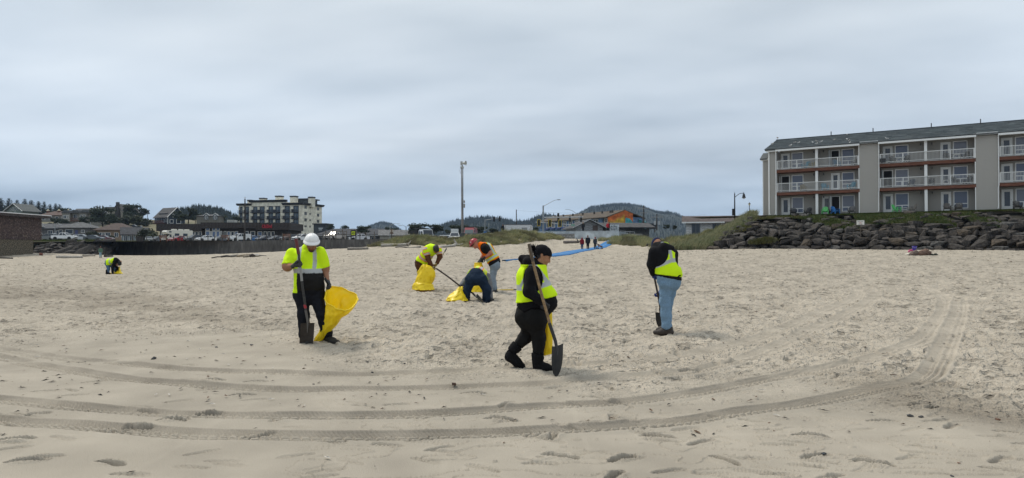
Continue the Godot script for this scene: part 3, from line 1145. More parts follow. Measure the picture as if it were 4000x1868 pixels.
	dm.prism([Vector2(0.3,4.75),Vector2(-1.6,6.0),Vector2(-2.9,6.95),Vector2(-0.9,6.4),Vector2(-0.9,5.4)],-2.6,3.0,Vector3(0,0.12,0),Basis(Vector3(0,0,1),Vector3.UP,Vector3(-1,0,0)))
	obj("dormer",dm,mat(Color(0.085,0.085,0.09),0.9,"stain"),h)
	var right:=Basis(Vector3(0,0,-1),Vector3.UP,Vector3(1,0,0))
	for q in [[-2.6,5.4,0.9,1.5],[-5.4,5.4,0.9,1.5],[-1.8,2.9,1.7,1.7],[-5.0,2.9,2.2,1.8]]:
		window(h,Vector3(4.75,q[1],q[0]),q[2],q[3],right,white,1,Color(-1,0,0),0.2)
	for q in [[-3.4,3.4,1.6],[-0.6,3.4,1.8],[2.2,3.2,0.9],[3.6,3.4,1.0]]:
		window(h,Vector3(q[0],q[1],0),q[2],1.5,Basis(),Color(0.4,0.42,0.45))
	var rb:=Mb.new()
	for s in [-1.0,1.0]:
		rb.bar(Vector3(5.3,4.55,-4+s*4.5),Vector3(5.3,8.95,-4),0.28,0.1)
	rb.bx(4.76,0.02,-0.2,4.84,4.7,0.08)
	obj("trim",rb,mat(white,0.6,"plain"),h)
	deck(h,-4.6,4.4,2.2,0.0,1.8,Color(0.16,0.06,0.045),2.4)
	h=house_at("dormer_house","small grey house with two white-trimmed gables behind the restaurant roof",812,892,262,8)
	walls(h,8.2,6,0,4.6,0,true,Color(0.21,0.20,0.17))
	hip_roof(h,8.2,6,4.6,0.7,Color(0.10,0.10,0.105),0.3)
	for q in [-0.6,2.6]:
		var g:=Mb.new()
		g.prism([Vector2(-0.85,0),Vector2(0.85,0),Vector2(0.85,1.7),Vector2(0,2.4),Vector2(-0.85,1.7)],-2.0,0.25,Vector3(q,3.2,0))
		obj("gable",g,mat(Color(0.22,0.24,0.25),0.9,"stain"),h)
		var gt:=Mb.new()
		for s in [-1.0,1.0]:
			gt.bar(Vector3(q+s*1.1,4.75,0.3),Vector3(q,5.65,0.3),0.14,0.1)
		obj("trim",gt,mat(white,0.6,"plain"),h)
		window(h,Vector3(q,4.1,0.25),0.6,1.5,Basis(),white)
	h=house_at("long_motel","long low dark-roofed motel behind the yellow 45 sign",1392,955,232,-4)
	walls(h,26,8,0,3.2,0,true,Color(0.07,0.072,0.08))
	hip_roof(h,26,8,3.2,2.1,Color(0.065,0.068,0.078),1.0)
	for k in 9:
		window(h,Vector3(-11.6+k*2.9,1.5,0),1.5,1.9,Basis(),Color(0.42,0.43,0.45),2)
	var fs:=Mb.new()
	fs.bx(-13.4,2.75,0.95,13.4,2.95,1.06)
	obj("gutter",fs,mat(Color(0.4,0.42,0.44),0.6,"plain"),h)
	h=house_at("grey_roofed_shed","small pale shed with a grey sloping roof beside the dune",1545,950,205,10)
	walls(h,9,6,0,2.3,0,true,Color(0.42,0.40,0.36))
	gable_roof(h,9,6,2.3,1.4,Color(0.2,0.2,0.2),0.5,true)
	h=thing("brown_roofed_building","low white building with a long brown roof, half hidden by the grassy bank","building",px(2835,905,132)-Vector3(0,1.15,0),deg_to_rad(-14))
	walls(h,14.5,9,-1.0,3.0,0,true,Color(0.8,0.8,0.78))
	var br:=Mb.new()
	br.prism([Vector2(0.9,-0.1),Vector2(-4.5,1.25),Vector2(-10,1.25),Vector2(-10,1.05),Vector2(-4.5,1.0),Vector2(0.9,-0.3)],-7.4,8.0,Vector3(0,3.1,0),Basis(Vector3(0,0,1),Vector3.UP,Vector3(-1,0,0)))
	obj("roof",br,mat(Color(0.10,0.075,0.068),0.9,"stain",Vector3.ONE*0.5,2.0),h)
	var fa:=Mb.new()
	fa.bx(-8.0,2.75,0.92,-0.2,3.0,1.0)
	obj("fascia",fa,mat(white,0.6,"plain"),h)
	for q in [-5.4,-1.6]:
		window(h,Vector3(q,1.7,0),1.6,2.1,Basis(),Color(0.25,0.25,0.26),2)
	var wl:=Mb.new()
	wl.bx(7.28,2.4,-4,16.5,4.0,-9)
	obj("wing",wl,mat(Color(0.09,0.07,0.065),0.9,"stain"),h)
func restaurant()->void:
	var d:=205.0
	var o:=px(870,955,d)
	var h:=thing("restaurant","long single-storey restaurant with a deep brown fascia and red lettering","building",o)
	var k:=d/FOCAL
	var ux:=func(u: float)->float: return (u-870.0)*k
	var vy:=func(v: float)->float: return (980.0-v)*k+EYE-o.y
	var brown:=Color(0.055,0.045,0.042)
	var w:=Mb.new()
	w.bx(ux.call(617),0,-1.0,ux.call(1120),vy.call(890),-14)
	obj("wall",w,mat(Color(0.045,0.038,0.036),0.9,"stain"),h)
	# the fascia is made of upright boards
	var fb:=Mb.new()
	for seg in [[609,785,875.0,903.0,0.0],[785,1000,869.5,892.0,0.5],[1000,1131,871.0,898.5,0.5]]:
		var x: float=ux.call(seg[0])
		var n:=0
		while x<ux.call(seg[1])-0.05:
			fb.bx(x,vy.call(seg[3]),-13,x+0.29,vy.call(seg[2]),seg[4]+0.025*(n % 2))
			x+=0.30
			n+=1
	obj("fascia_boards",fb,mat(brown,0.9,"stain",Vector3(1,0.3,1)),h).set_meta("kind","stuff")
	var roof:=Mb.new()
	roof.bx(ux.call(612),vy.call(876)-0.3,-0.6,ux.call(1128),vy.call(876)-0.1,-14)
	obj("roof",roof,mat(Color(0.06,0.06,0.06),0.9,"stain"),h)
	var blue:=Color(0.10,0.15,0.27)
	for q in [[616,623,905,931],[624,630,905,931],[631,638,905,931],[742,754,904,928],[756,768,904,928],[770,782,904,928],[799,816,890,901],[799,816,903,929],[818,823,903,929],[825,839,889,901],[825,839,903,929],[841,855,889,901],[841,855,903,929],[857,864,903,929],[868,878,903,930],[882,894,904,921],[896,909,904,921],[911,924,904,921],[948,965,903,921],[973,991,903,921],[1001,1019,904,922],[1025,1037,904,924],[1040,1052,904,924],[1055,1067,904,924]]:
		var lit: bool=q[0] in [799,825,841,882,911,1001]  # these panes simply have a blue colour
		window(h,Vector3(ux.call((q[0]+q[1])*0.5),vy.call((q[2]+q[3])*0.5),-1.0 if q[0]<790 or q[0]>866 else -0.5),(q[1]-q[0])*k,(q[3]-q[2])*k,Basis(),white,1,blue if lit else Color(-1,0,0),0.13)
	var tm:=TextMesh.new()
	var sf:=SystemFont.new()
	sf.font_names=PackedStringArray(["Droid Serif"])
	sf.font_weight=700
	tm.font=sf
	tm.text="Chilled"
	tm.font_size=64
	tm.pixel_size=0.0122
	tm.depth=0.15
	var let:=obj("lettering",tm,mat(Color(0.42,0.012,0.03),0.5,"plain"),h)
	let.position=Vector3(ux.call(1045),vy.call(885),0.62)
	let.scale=Vector3(1.05,1.7,1)
	var ac:=thing("roof_unit","pale grey ventilation unit on the restaurant roof","ventilation unit",px(907,870,208))
	var ab:=Mb.new()
	ab.bx(-1.15,-0.3,-1,1.15,0.75,1)
	obj("casing",ab,mat(Color(0.5,0.5,0.45),0.6,"blotch"),ac)
	var av:=Mb.new()
	for i in 4:
		av.bx(-0.9+i*0.5,-0.1,1.003,-0.55+i*0.5,0.6,1.04)
	obj("grille",av,mat(Color(0.3,0.3,0.28),0.6,"plain"),ac)
func cream_hotel()->void:
	var o:=px(1178,957,300.0)
	var h:=thing("hotel","cream five-storey hotel with dark balconies and rooftop chimneys","building",o,deg_to_rad(-15))
	var cream:=Color(0.74,0.71,0.60)
	var dark:=Color(0.028,0.031,0.042)
	var slate:=Color(0.055,0.068,0.082)
	var W:=16.5
	var s:=31.0/1370.0
	var zx:=func(z: float)->float: return (z-1480.0)*s
	var b:=Mb.new()
	b.bx(-31,0,-W,-25,17.2,0)
	b.bx(-25,0,-W,-8,18.5,-0.004)
	b.bx(-8,0,-W,0,17.1,0)
	obj("wall",b,mat(cream,0.9,"blotch",Vector3.ONE*0.1),h)
	var jn:=Mb.new()
	for k in 6:
		jn.bx(0.003,3.2+k*2.72,-W+0.2,0.012,3.26+k*2.72,-0.2)
	obj("joint_lines",jn,mat(cream*0.6,0.9,"plain"),h)
	for q in [[-31.9,-24.6,17.2],[-25.7,-7.3,18.5],[-9.3,0.9,17.1]]:
		var c:=Mb.new()
		c.prism([Vector2(0,0),Vector2(0.4,0.05),Vector2(1.0,0.75),Vector2(1.0,0.95),Vector2(-0.6,0.95),Vector2(-0.6,0)],q[0],q[1],Vector3(0,q[2],0),Basis(Vector3(0,0,1),Vector3.UP,Vector3(-1,0,0)).rotated(Vector3.UP,0) if false else Basis(Vector3(0,0,1),Vector3.UP,Vector3(1,0,0)))
		if q[1]>0:
			c.prism([Vector2(-0.6,0),Vector2(0.4,0.05),Vector2(1.0,0.75),Vector2(1.0,0.95),Vector2(-0.6,0.95)],-W-0.8,-0.01,Vector3(0,q[2],0))
		obj("cornice",c,mat(dark,0.7,"blotch"),h)
	for q in [[200,100,178,265,-4.0],[437,125,133,212,-5.5],[775,140,88,200,-6.5],[1131,130,103,225,-5.5],[1480,105,125,228,-7.0]]:
		var x: float=zx.call(q[0])*0.98+0.5
		var top: float=(230.0-q[2]*0.1745)*0.1113-2.7
		var c:=Mb.new()
		c.bx(x-q[1]*0.0095,16.5,q[4]-1.2,x+q[1]*0.0095,top,q[4]+1.2)
		var n:=obj("chimney",c,mat(cream,0.9,"blotch",Vector3.ONE*0.1),h)
		var k:=Mb.new()
		k.bx(x-q[1]*0.0105,top,q[4]-1.35,x+q[1]*0.0105,top+0.55,q[4]+1.35)
		obj("cap",k,mat(dark,0.7,"blotch"),n)
	var ph:=Mb.new()
	ph.bx(-9,17.0,-W+0.6,-2,20.0,-W+8)
	obj("penthouse",ph,mat(slate,0.8,"blotch"),h)
	var pc:=Mb.new()
	pc.bx(-9.8,20.0,-W-0.2,-1.2,20.5,-W+8.8)
	obj("penthouse_cornice",pc,mat(dark,0.7,"blotch"),h)
	# balcony bays: zoom pixels of the left and right edges
	for bay in [[112,190],[215,335],[388,528],[532,680],[727,872],[876,1020],[1076,1226],[1258,1415]]:
		var x0: float=zx.call(bay[0])
		var x1: float=zx.call(bay[1])
		for f in 5:
			var y:=2.95+f*2.78
			if f==0 and bay[0]<1200:
				continue
			var r:=Mb.new()
			r.bx(x0,y,0.0,x1,y+2.74,0.02)  # flat dark slab, its colour standing in for a shaded recess
			var n:=obj("balcony_bay",r,mat(dark,0.7,"blotch"),h)
			var g:=Mb.new()
			g.bx(x0+(x1-x0)*0.36,y+0.15,0.02,x1-0.25,y+2.3,0.05)
			obj("pane",g,mat(Color(0.05,0.075,0.10),0.12,"plain"),n)
			var p:=Mb.new()
			p.bx(x0+0.08,y+1.25,0.0,x0+(x1-x0)*0.3,y+2.45,0.5)
			obj("panel",p,mat(cream,0.9,"blotch",Vector3.ONE*0.1),n)
			var m:=Mb.new()
			m.bx(x0,y-0.18,0.02,x1,y,1.1)
			m.bx(x0,y+0.95,1.0,x1,y+1.03,1.08)
			var x:=x0
			while x<x1:
				m.bx(x,y,1.02,x+0.06,y+0.95,1.06)
				x+=0.2
			obj("balcony_rail",m,mat(dark,0.6,"plain"),n)
			var fr:=Mb.new()
			fr.bx((x0+x1)*0.5+0.25,y+0.15,0.05,(x0+x1)*0.5+0.35,y+2.3,0.09)
			obj("window_frame",fr,mat(Color(0.3,0.31,0.33),0.6,"plain"),n)
	var right:=Basis(Vector3(0,0,-1),Vector3.UP,Vector3(1,0,0))
	for f in 4:
		var y:=6.85+f*2.75
		window(h,Vector3(0,y+1.2,-2.9),2.0,1.45 if f else 0.9,right,Color(0.5,0.48,0.4),2)
		window(h,Vector3(0,y+1.2,-6.5),1.1,0.85,right,Color(0.4,0.38,0.3),1)
		if f:
			window(h,Vector3(0,y+1.0,-13.2),2.0,1.45,right,Color(0.5,0.48,0.4),2)
	var bs:=Mb.new()
	bs.bx(-0.2,0,-W,0.9,3.6,0.6)
	obj("base_course",bs,mat(Color(0.10,0.09,0.085),0.9,"rocky"),h)
	var an:=thing("hotel_annex","slate-grey block with a lit name board at the right of the cream hotel","building",px(1248,957,286),deg_to_rad(-12))
	var ab:=Mb.new()
	ab.bx(-2.7,0,-6,2.7,8.3,0)
	obj("wall",ab,mat(slate,0.85,"stain"),an)
	var ac:=Mb.new()
	ac.bx(-3.1,8.3,-6.3,3.1,8.75,0.4)
	obj("cornice",ac,mat(dark,0.7,"blotch"),an)
	var sg:=Mb.new()
	sg.bx(-0.6,5.6,0.0,1.7,7.3,0.15)
	var sn:=obj("name_board",sg,mat(Color(0.03,0.035,0.045),0.5,"plain"),an)
	var sl:=Mb.new()
	for q in [[-0.4,6.55,1.5,6.95],[-0.3,5.95,1.1,6.25]]:
		sl.bx(q[0],q[1],0.15,q[2],q[3],0.18)
	obj("lettering",sl,mat(Color(0.4,0.45,0.48),0.5,"plain"),sn)
# x along the local wall through o with direction dir that pixel column u shows
func wall_s(u: float,o: Vector3,dir: Vector3)->float:
	var t:=(u-2000.0)/FOCAL
	return (t*-o.z-o.x)/(dir.x+t*dir.z)
func blue_motel()->void:
	var corner:=px(2376,905,190.0)
	corner.y=4.2
	var turn:=deg_to_rad(-62.9)
	var h:=thing("blue_motel","blue two-storey motel with a brown roof and an orange mural on its end wall","building",corner,turn)
	var X:=Vector3(cos(turn),0,-sin(turn))
	var blue:=Color(0.115,0.21,0.36)
	var H:=6.7
	var L:=38.0
	var b:=Mb.new()
	b.bx(-L,0,-12,-2.6,H,0)
	b.bx(-2.6,0,-12,-0.25,H,-0.5)
	obj("wall",b,mat(blue,0.85,"stain",Vector3.ONE*0.3),h)
	var ev:=Mb.new()
	ev.bx(-2.6,0,-0.5,-0.25,H,-0.35)
	obj("tan_wall",ev,mat(Color(0.32,0.26,0.17),0.85,"stain"),h)
	var r:=Mb.new()
	r.prism([Vector2(0.7,-0.15),Vector2(-5.5,1.95),Vector2(-12.5,-0.2),Vector2(-12.5,-0.45),Vector2(-5.5,1.7),Vector2(0.7,-0.4)],-L-0.4,0.05,Vector3(0,H,0),Basis(Vector3(0,0,1),Vector3.UP,Vector3(1,0,0)))
	var rf:=obj("roof",r,mat(Color(0.115,0.09,0.065),0.95,"stain",Vector3.ONE*0.4,2.0),h)
	var vt:=Mb.new()
	for x in [-34.0,-29.0,-23.5,-18.0,-12.0,-8.0,-4.0,-3.0]:
		vt.bx(x,H+1.1,-3.6,x+0.35,H+1.9,-3.2)
	obj("vent_pipe",vt,mat(Color(0.05,0.05,0.05),0.8,"plain"),rf)
	for u in [2140.5,2162,2184,2206.5,2229.5,2253,2278]:
		var x:=wall_s(u,corner,X)
		for f in 2:
			var y:=1.0+f*3.1
			window(h,Vector3(x,y+1.2,0),1.9,1.9,Basis(),white,2,Color(-1,0,0),0.22)
			if f==1:
				var bb:=Mb.new()
				bb.bx(x-1.1,y-0.15,0.01,x+1.1,y+0.35,0.5)
				obj("window_box",bb,mat(Color(0.03,0.05,0.16),0.8,"plain"),h)
	window(h,Vector3(wall_s(2328,corner,X),5.6,0),2.4,1.0,Basis(),white,2)
	window(h,Vector3(-1.4,5.6,-0.35),1.4,1.2,Basis(),white,2)
	# the end wall: a gable painted in bands of colour
	var right:=Basis(Vector3(0,0,-1),Vector3.UP,Vector3(1,0,0))
	var e:=Mb.new()
	e.prism([Vector2(0,0),Vector2(8.2,0),Vector2(8.2,H+0.9),Vector2(5.5,H+1.75),Vector2(0,H-0.2)],-0.25,0.06,Vector3.ZERO,right)
	var ew:=obj("end_wall",e,mat(Color(0.62,0.15,0.03),0.8,"stain",Vector3.ONE*0.3),h)
	var m1:=Mb.new()
	m1.prism([Vector2(0.0,4.9),Vector2(1.0,5.4),Vector2(2.0,5.3),Vector2(3.0,6.2),Vector2(4.2,6.3),Vector2(5.3,7.4),Vector2(5.5,0.0),Vector2(0.0,0.0)],0.06,0.075,Vector3.ZERO,right)
	obj("mural_panel",m1,mat(Color(0.62,0.40,0.035),0.8,"stain",Vector3.ONE*0.3),ew)
	var m2:=Mb.new()
	m2.prism([Vector2(0.0,5.3),Vector2(0.9,5.75),Vector2(1.9,5.7),Vector2(3.0,6.5),Vector2(4.0,6.7),Vector2(5.2,7.6),Vector2(5.3,7.3),Vector2(4.2,6.2),Vector2(3.0,6.1),Vector2(2.0,5.2),Vector2(1.0,5.3),Vector2(0.0,4.8)],0.075,0.085,Vector3.ZERO,right)
	obj("mural_panel",m2,mat(Color(0.65,0.26,0.05),0.8,"stain",Vector3.ONE*0.3),ew)
	var m3:=Mb.new()
	m3.prism([Vector2(5.55,0),Vector2(8.15,0),Vector2(8.15,5.2),Vector2(7.2,6.2),Vector2(5.9,6.5),Vector2(5.6,6.2)],0.06,0.078,Vector3.ZERO,right)
	obj("mural_panel",m3,mat(Color(0.06,0.40,0.44),0.8,"stain",Vector3.ONE*0.3),ew)
	var wh:=Mb.new()
	for c in [Vector2(3.9,3.9),Vector2(6.4,3.6)]:
		var pts:=[]
		for k in 14:
			pts.append(c+Vector2(cos(TAU*k/14),sin(TAU*k/14))*0.9)
		wh.prism(pts,0.09,0.10,Vector3.ZERO,right)
	obj("mural_panel",wh,mat(Color(0.03,0.02,0.025),0.8,"plain"),ew)
	# a second, teal building behind with painted whorls
	var t:=thing("teal_building","teal gabled building painted with dark red whorls, behind the orange end wall","building",px(2455,905,196)*Vector3(1,0,1)+Vector3(0,4.2,0),deg_to_rad(-20))
	walls(t,7.0,8,0,5.6,1.6,false,Color(0.05,0.33,0.38))
	gable_roof(t,7.0,8,5.6,1.6,Color(0.06,0.22,0.26),0.3,false)
	var sp:=Mb.new()
	for q in [[-0.6,4.6,1.5,0.5],[1.2,3.2,1.9,0.55],[2.0,0.8,1.4,0.5]]:
		var pts:=[]
		var rad:=[]
		for k in 15:
			var a:=0.5+k*0.36
			pts.append(Vector3(q[0]+cos(a)*q[2]*(1.0-k*0.03),q[1]+sin(a)*q[2]*0.6,0.03))
			rad.append(q[3]*(1.0-k*0.04))
		for k in 14:
			sp.bar(pts[k],pts[k+1],rad[k],0.03)
	obj("mural_panel",sp,mat(Color(0.26,0.015,0.03),0.7,"plain"),t)
	var dots:=Mb.new()
	for k in 9:
		var a:=0.4+k*0.32
		dots.box(Vector3(-0.6+cos(a)*2.1,4.6+sin(a)*1.35,0.04),Vector3(0.42,0.42,0.03))
	obj("mural_dots",dots,mat(Color(0.65,0.45,0.08),0.7,"plain"),t)
func rest_rooms()->void:
	var o:=px(2302,905,141)
	o.y=4.6
	var h:=thing("restroom_building","grey block restroom building with a low gabled roof and brown door","building",o,deg_to_rad(8))
	var grey_c:=Color(0.31,0.325,0.335)
	walls(h,5.6,9,0,1.75,1.35,false,grey_c,"stain")
	gable_roof(h,5.6,9,1.75,1.35,Color(0.075,0.075,0.08),0.75,false)
	var tr:=Mb.new()
	for s in [-1.0,1.0]:
		tr.bar(Vector3(s*3.6,1.5,0.77),Vector3(0,3.28,0.77),0.16,0.06)
	obj("barge_board",tr,mat(Color(0.5,0.54,0.56),0.6,"plain"),h)
	var jn:=Mb.new()
	for k in 12:
		jn.bx(-2.79,0.2+k*0.2,0.0,2.79-maxf(0,k*0.2-1.5)*2,0.215+k*0.2,0.004)
	obj("block_courses",jn,mat(Color(0.15,0.155,0.16),0.9,"plain"),h)
	var dr:=Mb.new()
	dr.bx(0.7,0,0.004,1.75,2.1,0.05)
	obj("door",dr,mat(Color(0.075,0.055,0.05),0.7,"plain"),h)
	var w:=Mb.new()
	w.bx(2.82,0,-3.0,13.5,1.65,-9.0)
	obj("wing_wall",w,mat(Color(0.13,0.135,0.135),0.9,"stain"),h)
	var wr:=Mb.new()
	wr.prism([Vector2(0.9,0.0),Vector2(-3.5,1.05),Vector2(-8,0.0),Vector2(-8,-0.2),Vector2(-3.5,0.8),Vector2(0.9,-0.2)],1.5,14.4,Vector3(0,1.85,-2.5),Basis(Vector3(0,0,1),Vector3.UP,Vector3(1,0,0)))
	obj("wing_roof",wr,mat(Color(0.085,0.083,0.085),0.95,"stain",Vector3.ONE*0.4,2.0),h)
	var pl:=Mb.new()
	pl.bx(-14,-1.0,-1.0,14,-0.02,14)
	# the platform the ramp leads up to
	var pf:=Mb.new()
	pf.bx(2.2,1.2,-158,22.5,4.55,-121.5)
	struct("platform",pf,mat(Color(0.3,0.3,0.29),0.9,"stain"))
	var sc:=thing("pierced_screen","pale grey wall panel pierced with two rows of slots beside the restrooms","screen",px(2398,906,126))
	var sb:=Mb.new()
	sb.bx(-0.92,-0.3,-0.1,0.92,1.36,0.1)
	obj("panel",sb,mat(Color(0.52,0.58,0.62),0.85,"stain"),sc)
	var sl:=Mb.new()
	for r in 2:
		for k in 4:
			sl.bx(-0.5+k*0.27,0.33+r*0.46,0.1,-0.37+k*0.27,0.62+r*0.46,0.105)
	obj("slots",sl,mat(Color(0.06,0.07,0.08),0.9,"plain"),sc)
func shingled_building()->void:
	var h:=thing("shingled_building","brown shingled flat-roofed building at the far left edge","building",Vector3(-91,0,-110))
	var b:=Mb.new()
	b.bx(-20,3.6,-26,-0.03,7.9,12)
	obj("wall",b,mat(Color(0.07,0.05,0.045),0.95,"shake"),h)
	var sh:=Mb.new()
	var y:=3.7
	var n:=0
	while y<7.8:
		var z := -26.0-(n % 3)*0.07
		while z<12:
			var w:=rng.randf_range(0.18,0.34)
			var t:=rng.randf_range(0.02,0.055)
			var g:=rng.randf_range(0.55,1.35)
			sh.col=Color(0.085*g,0.058*g,0.050*g) if rng.randf()<0.93 else Color(0.16,0.12,0.105)
			sh.poly([Vector3(t,y,z),Vector3(t,y,z+w-0.012),Vector3(0.0,y+0.2,z+w-0.012),Vector3(0.0,y+0.2,z)],Vector3(1,0.2,0))
			sh.poly([Vector3(t,y,z),Vector3(t,y,z+w-0.012),Vector3(-0.02,y,z+w-0.012),Vector3(-0.02,y,z)],Vector3(0,-1,0))
			z+=w
		y+=0.185
		n+=1
	obj("shingles",sh,tint_mat(0.95),h).set_meta("kind","stuff")
	var f:=Mb.new()
	f.bx(-20.8,7.9,-27.4,0.9,8.35,13)
	obj("fascia",f,mat(Color(0.10,0.08,0.075),0.9,"shake",Vector3.ONE*0.5),h)
	var e:=Mb.new()
	e.bx(-20.9,8.35,-27.5,1.0,8.5,13.1)
	obj("roof_edge",e,mat(Color(0.7,0.7,0.69),0.5,"plain"),h)
	var w:=thing("concrete_base_wall","tan concrete retaining wall under the brown shingled building","wall",Vector3(-90.6,0,-110))
	var wb:=Mb.new()
	wb.bx(-20,-0.5,-23.0,0.1,3.58,20)
	obj("wall",wb,mat(Color(0.21,0.175,0.12),0.95,"rocky",Vector3.ONE*0.4,3.0),w)
	var cap:=Mb.new()
	cap.bx(-20,3.58,-23.1,0.16,3.66,20)
	obj("coping",cap,mat(Color(0.14,0.11,0.08),0.95,"stain"),w)
	var t:=thing("picnic_table","small yellow-brown picnic table at the foot of the shingled wall","table",px(79,938,131.5))
	var tb:=Mb.new()
	tb.bx(-0.9,0.7,-0.35,0.9,0.78,0.35)
	obj("table_top",tb,mat(Color(0.4,0.33,0.2),0.8,"stain"),t)
	for s in [-0.6,0.6]:
		var lb:=Mb.new()
		lb.bar(Vector3(s,0,-0.5),Vector3(s,0.7,0.1),0.08,0.08)
		lb.bar(Vector3(s,0,0.5),Vector3(s,0.7,-0.1),0.08,0.08)
		obj("leg",lb,mat(Color(0.33,0.27,0.17),0.8,"stain"),t)
func sea_wall()->void:
	var a:=px(425,947,165)
	var z:=px(1510,935,117)
	var h:=thing("sea_wall","long dark stained concrete sea wall below the car park","wall",Vector3.ZERO)
	var n:=17
	for k in n:
		var p:=a.lerp(z,k/float(n))
		var q:=a.lerp(z,(k+0.994)/n)
		p.y=0
		q.y=0
		var dir:=(q-p).normalized()
		var b:=Mb.new()
		b.box((p+q)*0.5+Vector3(0,1.4+0.0,0),Vector3(p.distance_to(q),4.3+0.03*(k % 3),0.6),Basis(dir,Vector3.UP,dir.cross(Vector3.UP)))
		var g:=rng.randf_range(0.85,1.2)
		obj("wall_panel",b,mat(Color(0.12*g,0.115*g,0.11*g),0.95,"stain",Vector3(0.35,0.12,0.35),5.0),h)
	# pale lime runs and the lighter damp foot
	var st:=Mb.new()
	for i in 70:
		var f:=rng.randf()
		if f>0.1 and f<0.32:
			f *= rng.randf_range(0.9,1.6)
		var p:=a.lerp(z,clampf(f,0.01,0.99))
		var dir:=(z-a)
		dir.y=0
		dir=dir.normalized()
		var nrm:=Vector3(-dir.z,0,dir.x)
		var hgt:=rng.randf_range(0.5,2.2)
		var y:=rng.randf_range(1.4,3.3)
		var w:=rng.randf_range(0.06,0.35)
		var c:=Vector3(p.x,0,p.z)+nrm*0.306
		var g:=rng.randf_range(0.06,0.12)
		st.col=Color(g,g*0.97,g*0.9)
		st.poly([c+Vector3(0,y,0)-dir*w,c+Vector3(0,y-hgt*0.4,0)-dir*w*1.2,c+Vector3(0,y-hgt,0),c+Vector3(0,y-hgt*0.5,0)+dir*w,c+Vector3(0,y,0)+dir*w*0.8],nrm)
	obj("lime_stains",st,tint_mat(0.95),h).set_meta("kind","stuff")
	# a dark wall between the dunes at the foot of the siren pole
	var g:=thing("dark_gap_wall","short dark concrete wall seen between two grassy dunes","wall",px(1752,958,124))
	var gb:=Mb.new()
	gb.bx(-4.6,-1.5,-0.3,4.6,1.05,0.3)
	obj("wall_panel",gb,mat(Color(0.05,0.05,0.05),0.95,"stain",Vector3.ONE*0.3),g)
func ramp_wall()->void:
	var a:=px(2080,906,124)
	var b:=px(2417,903,119)
	var h:=thing("ramp_wall","pale blue-grey concrete wall beside the beach ramp","wall")
	var m:=Mb.new()
	var dir:=(b-a)*Vector3(1,0,1)
	dir=dir.normalized()
	var nrm:=Vector3(-dir.z,0,dir.x)
	var bs:=Basis(dir,Vector3.UP,nrm)
	m.box((a+b)*0.5+Vector3(0,-1.6,0)-nrm*0.2,Vector3((b-a).length(),3.2,0.4),bs)
	obj("wall_panel",m,mat(Color(0.60,0.67,0.72),0.9,"stain",Vector3.ONE*0.18,1.0),h)
	var c:=Mb.new()
	c.box((a+b)*0.5+Vector3(0,0.03,0)-nrm*0.2,Vector3((b-a).length(),0.07,0.46),bs)
	obj("coping",c,mat(Color(0.52,0.58,0.62),0.9,"stain"),h)
	var e:=Mb.new()
	e.box(b-nrm*5.0+Vector3(-0.2,-1.65,0)-dir*0.02,Vector3(0.36,3.2,9.2),bs)
	obj("return_wall",e,mat(Color(0.30,0.35,0.39),0.9,"stain",Vector3.ONE*0.18,1.0),h)
	var r:=thing("ramp_railing","grey metal handrail along the ramp at the end of the blue-grey wall","railing",px(2437,925,122))
	var rb:=Mb.new()
	for y in [0.5,1.0]:
		rb.bar(Vector3(-0.6,y,0),Vector3(2.4,y-0.1,-3),0.06,0.06)
	obj("rail",rb,mat(Color(0.4,0.42,0.44),0.5,"plain"),r)
	for k in 4:
		var pb:=Mb.new()
		pb.bar(Vector3(-0.6+k,-0.6,-k),Vector3(-0.6+k,1.0-k*0.033,-k),0.06,0.06)
		obj("post",pb,mat(Color(0.4,0.42,0.44),0.5,"plain"),r)
# ------------------------------------------------------------------ trees and grass
func leaf(b: Mb,p: Vector3,s: float,base: Color,droop:=0.0)->void:
	var d:=Vector3(rng.randfn(),rng.randfn()*0.5-droop,rng.randfn()).normalized()
	var e:=d.cross(Vector3(rng.randfn(),rng.randfn(),rng.randfn())).normalized()
	var g:=rng.randf_range(0.65,1.35)
	b.col=Color(base.r*g,base.g*g,base.b*g)
	b.poly([p-e*s*0.4,p+d*s,p+e*s*0.4,p-d*s*0.35],d.cross(e))
func conifer_proto(h: float,w: float,base: Color,sd: int)->Array:
	rng.seed=sd
	var t:=Mb.new()
	t.tube(Vector3.ZERO,Vector3(0,h*0.96,0),h*0.02,0.02,6)
	var c:=Mb.new()
	var y:=h*0.10
	while y<h:
		var f:=1.0-y/h
		var reach:=w*(0.02+0.98*pow(f,0.85))*rng.randf_range(0.7,1.15)
		var n:=5+int(4*f)
		for k in n:
			var a:=TAU*k/n+rng.randf()*0.9
			var l:=reach*rng.randf_range(0.55,1.1)
			var dir:=Vector3(cos(a),-0.22+0.25*(1.0-f),sin(a))
			var m:=int(3+l*3.2)
			for i in m:
				var q:=(i+0.6)/m
				leaf(c,Vector3(0,y,0)+dir*l*q+Vector3(rng.randfn(),rng.randfn()*0.4,rng.randfn())*0.12,0.75*(1.15-0.5*q)*(0.25+0.75*sqrt(f)),base,0.25)
		y+=h*0.045*(0.7+0.5*f)
	return [t.mesh(),c.mesh()]
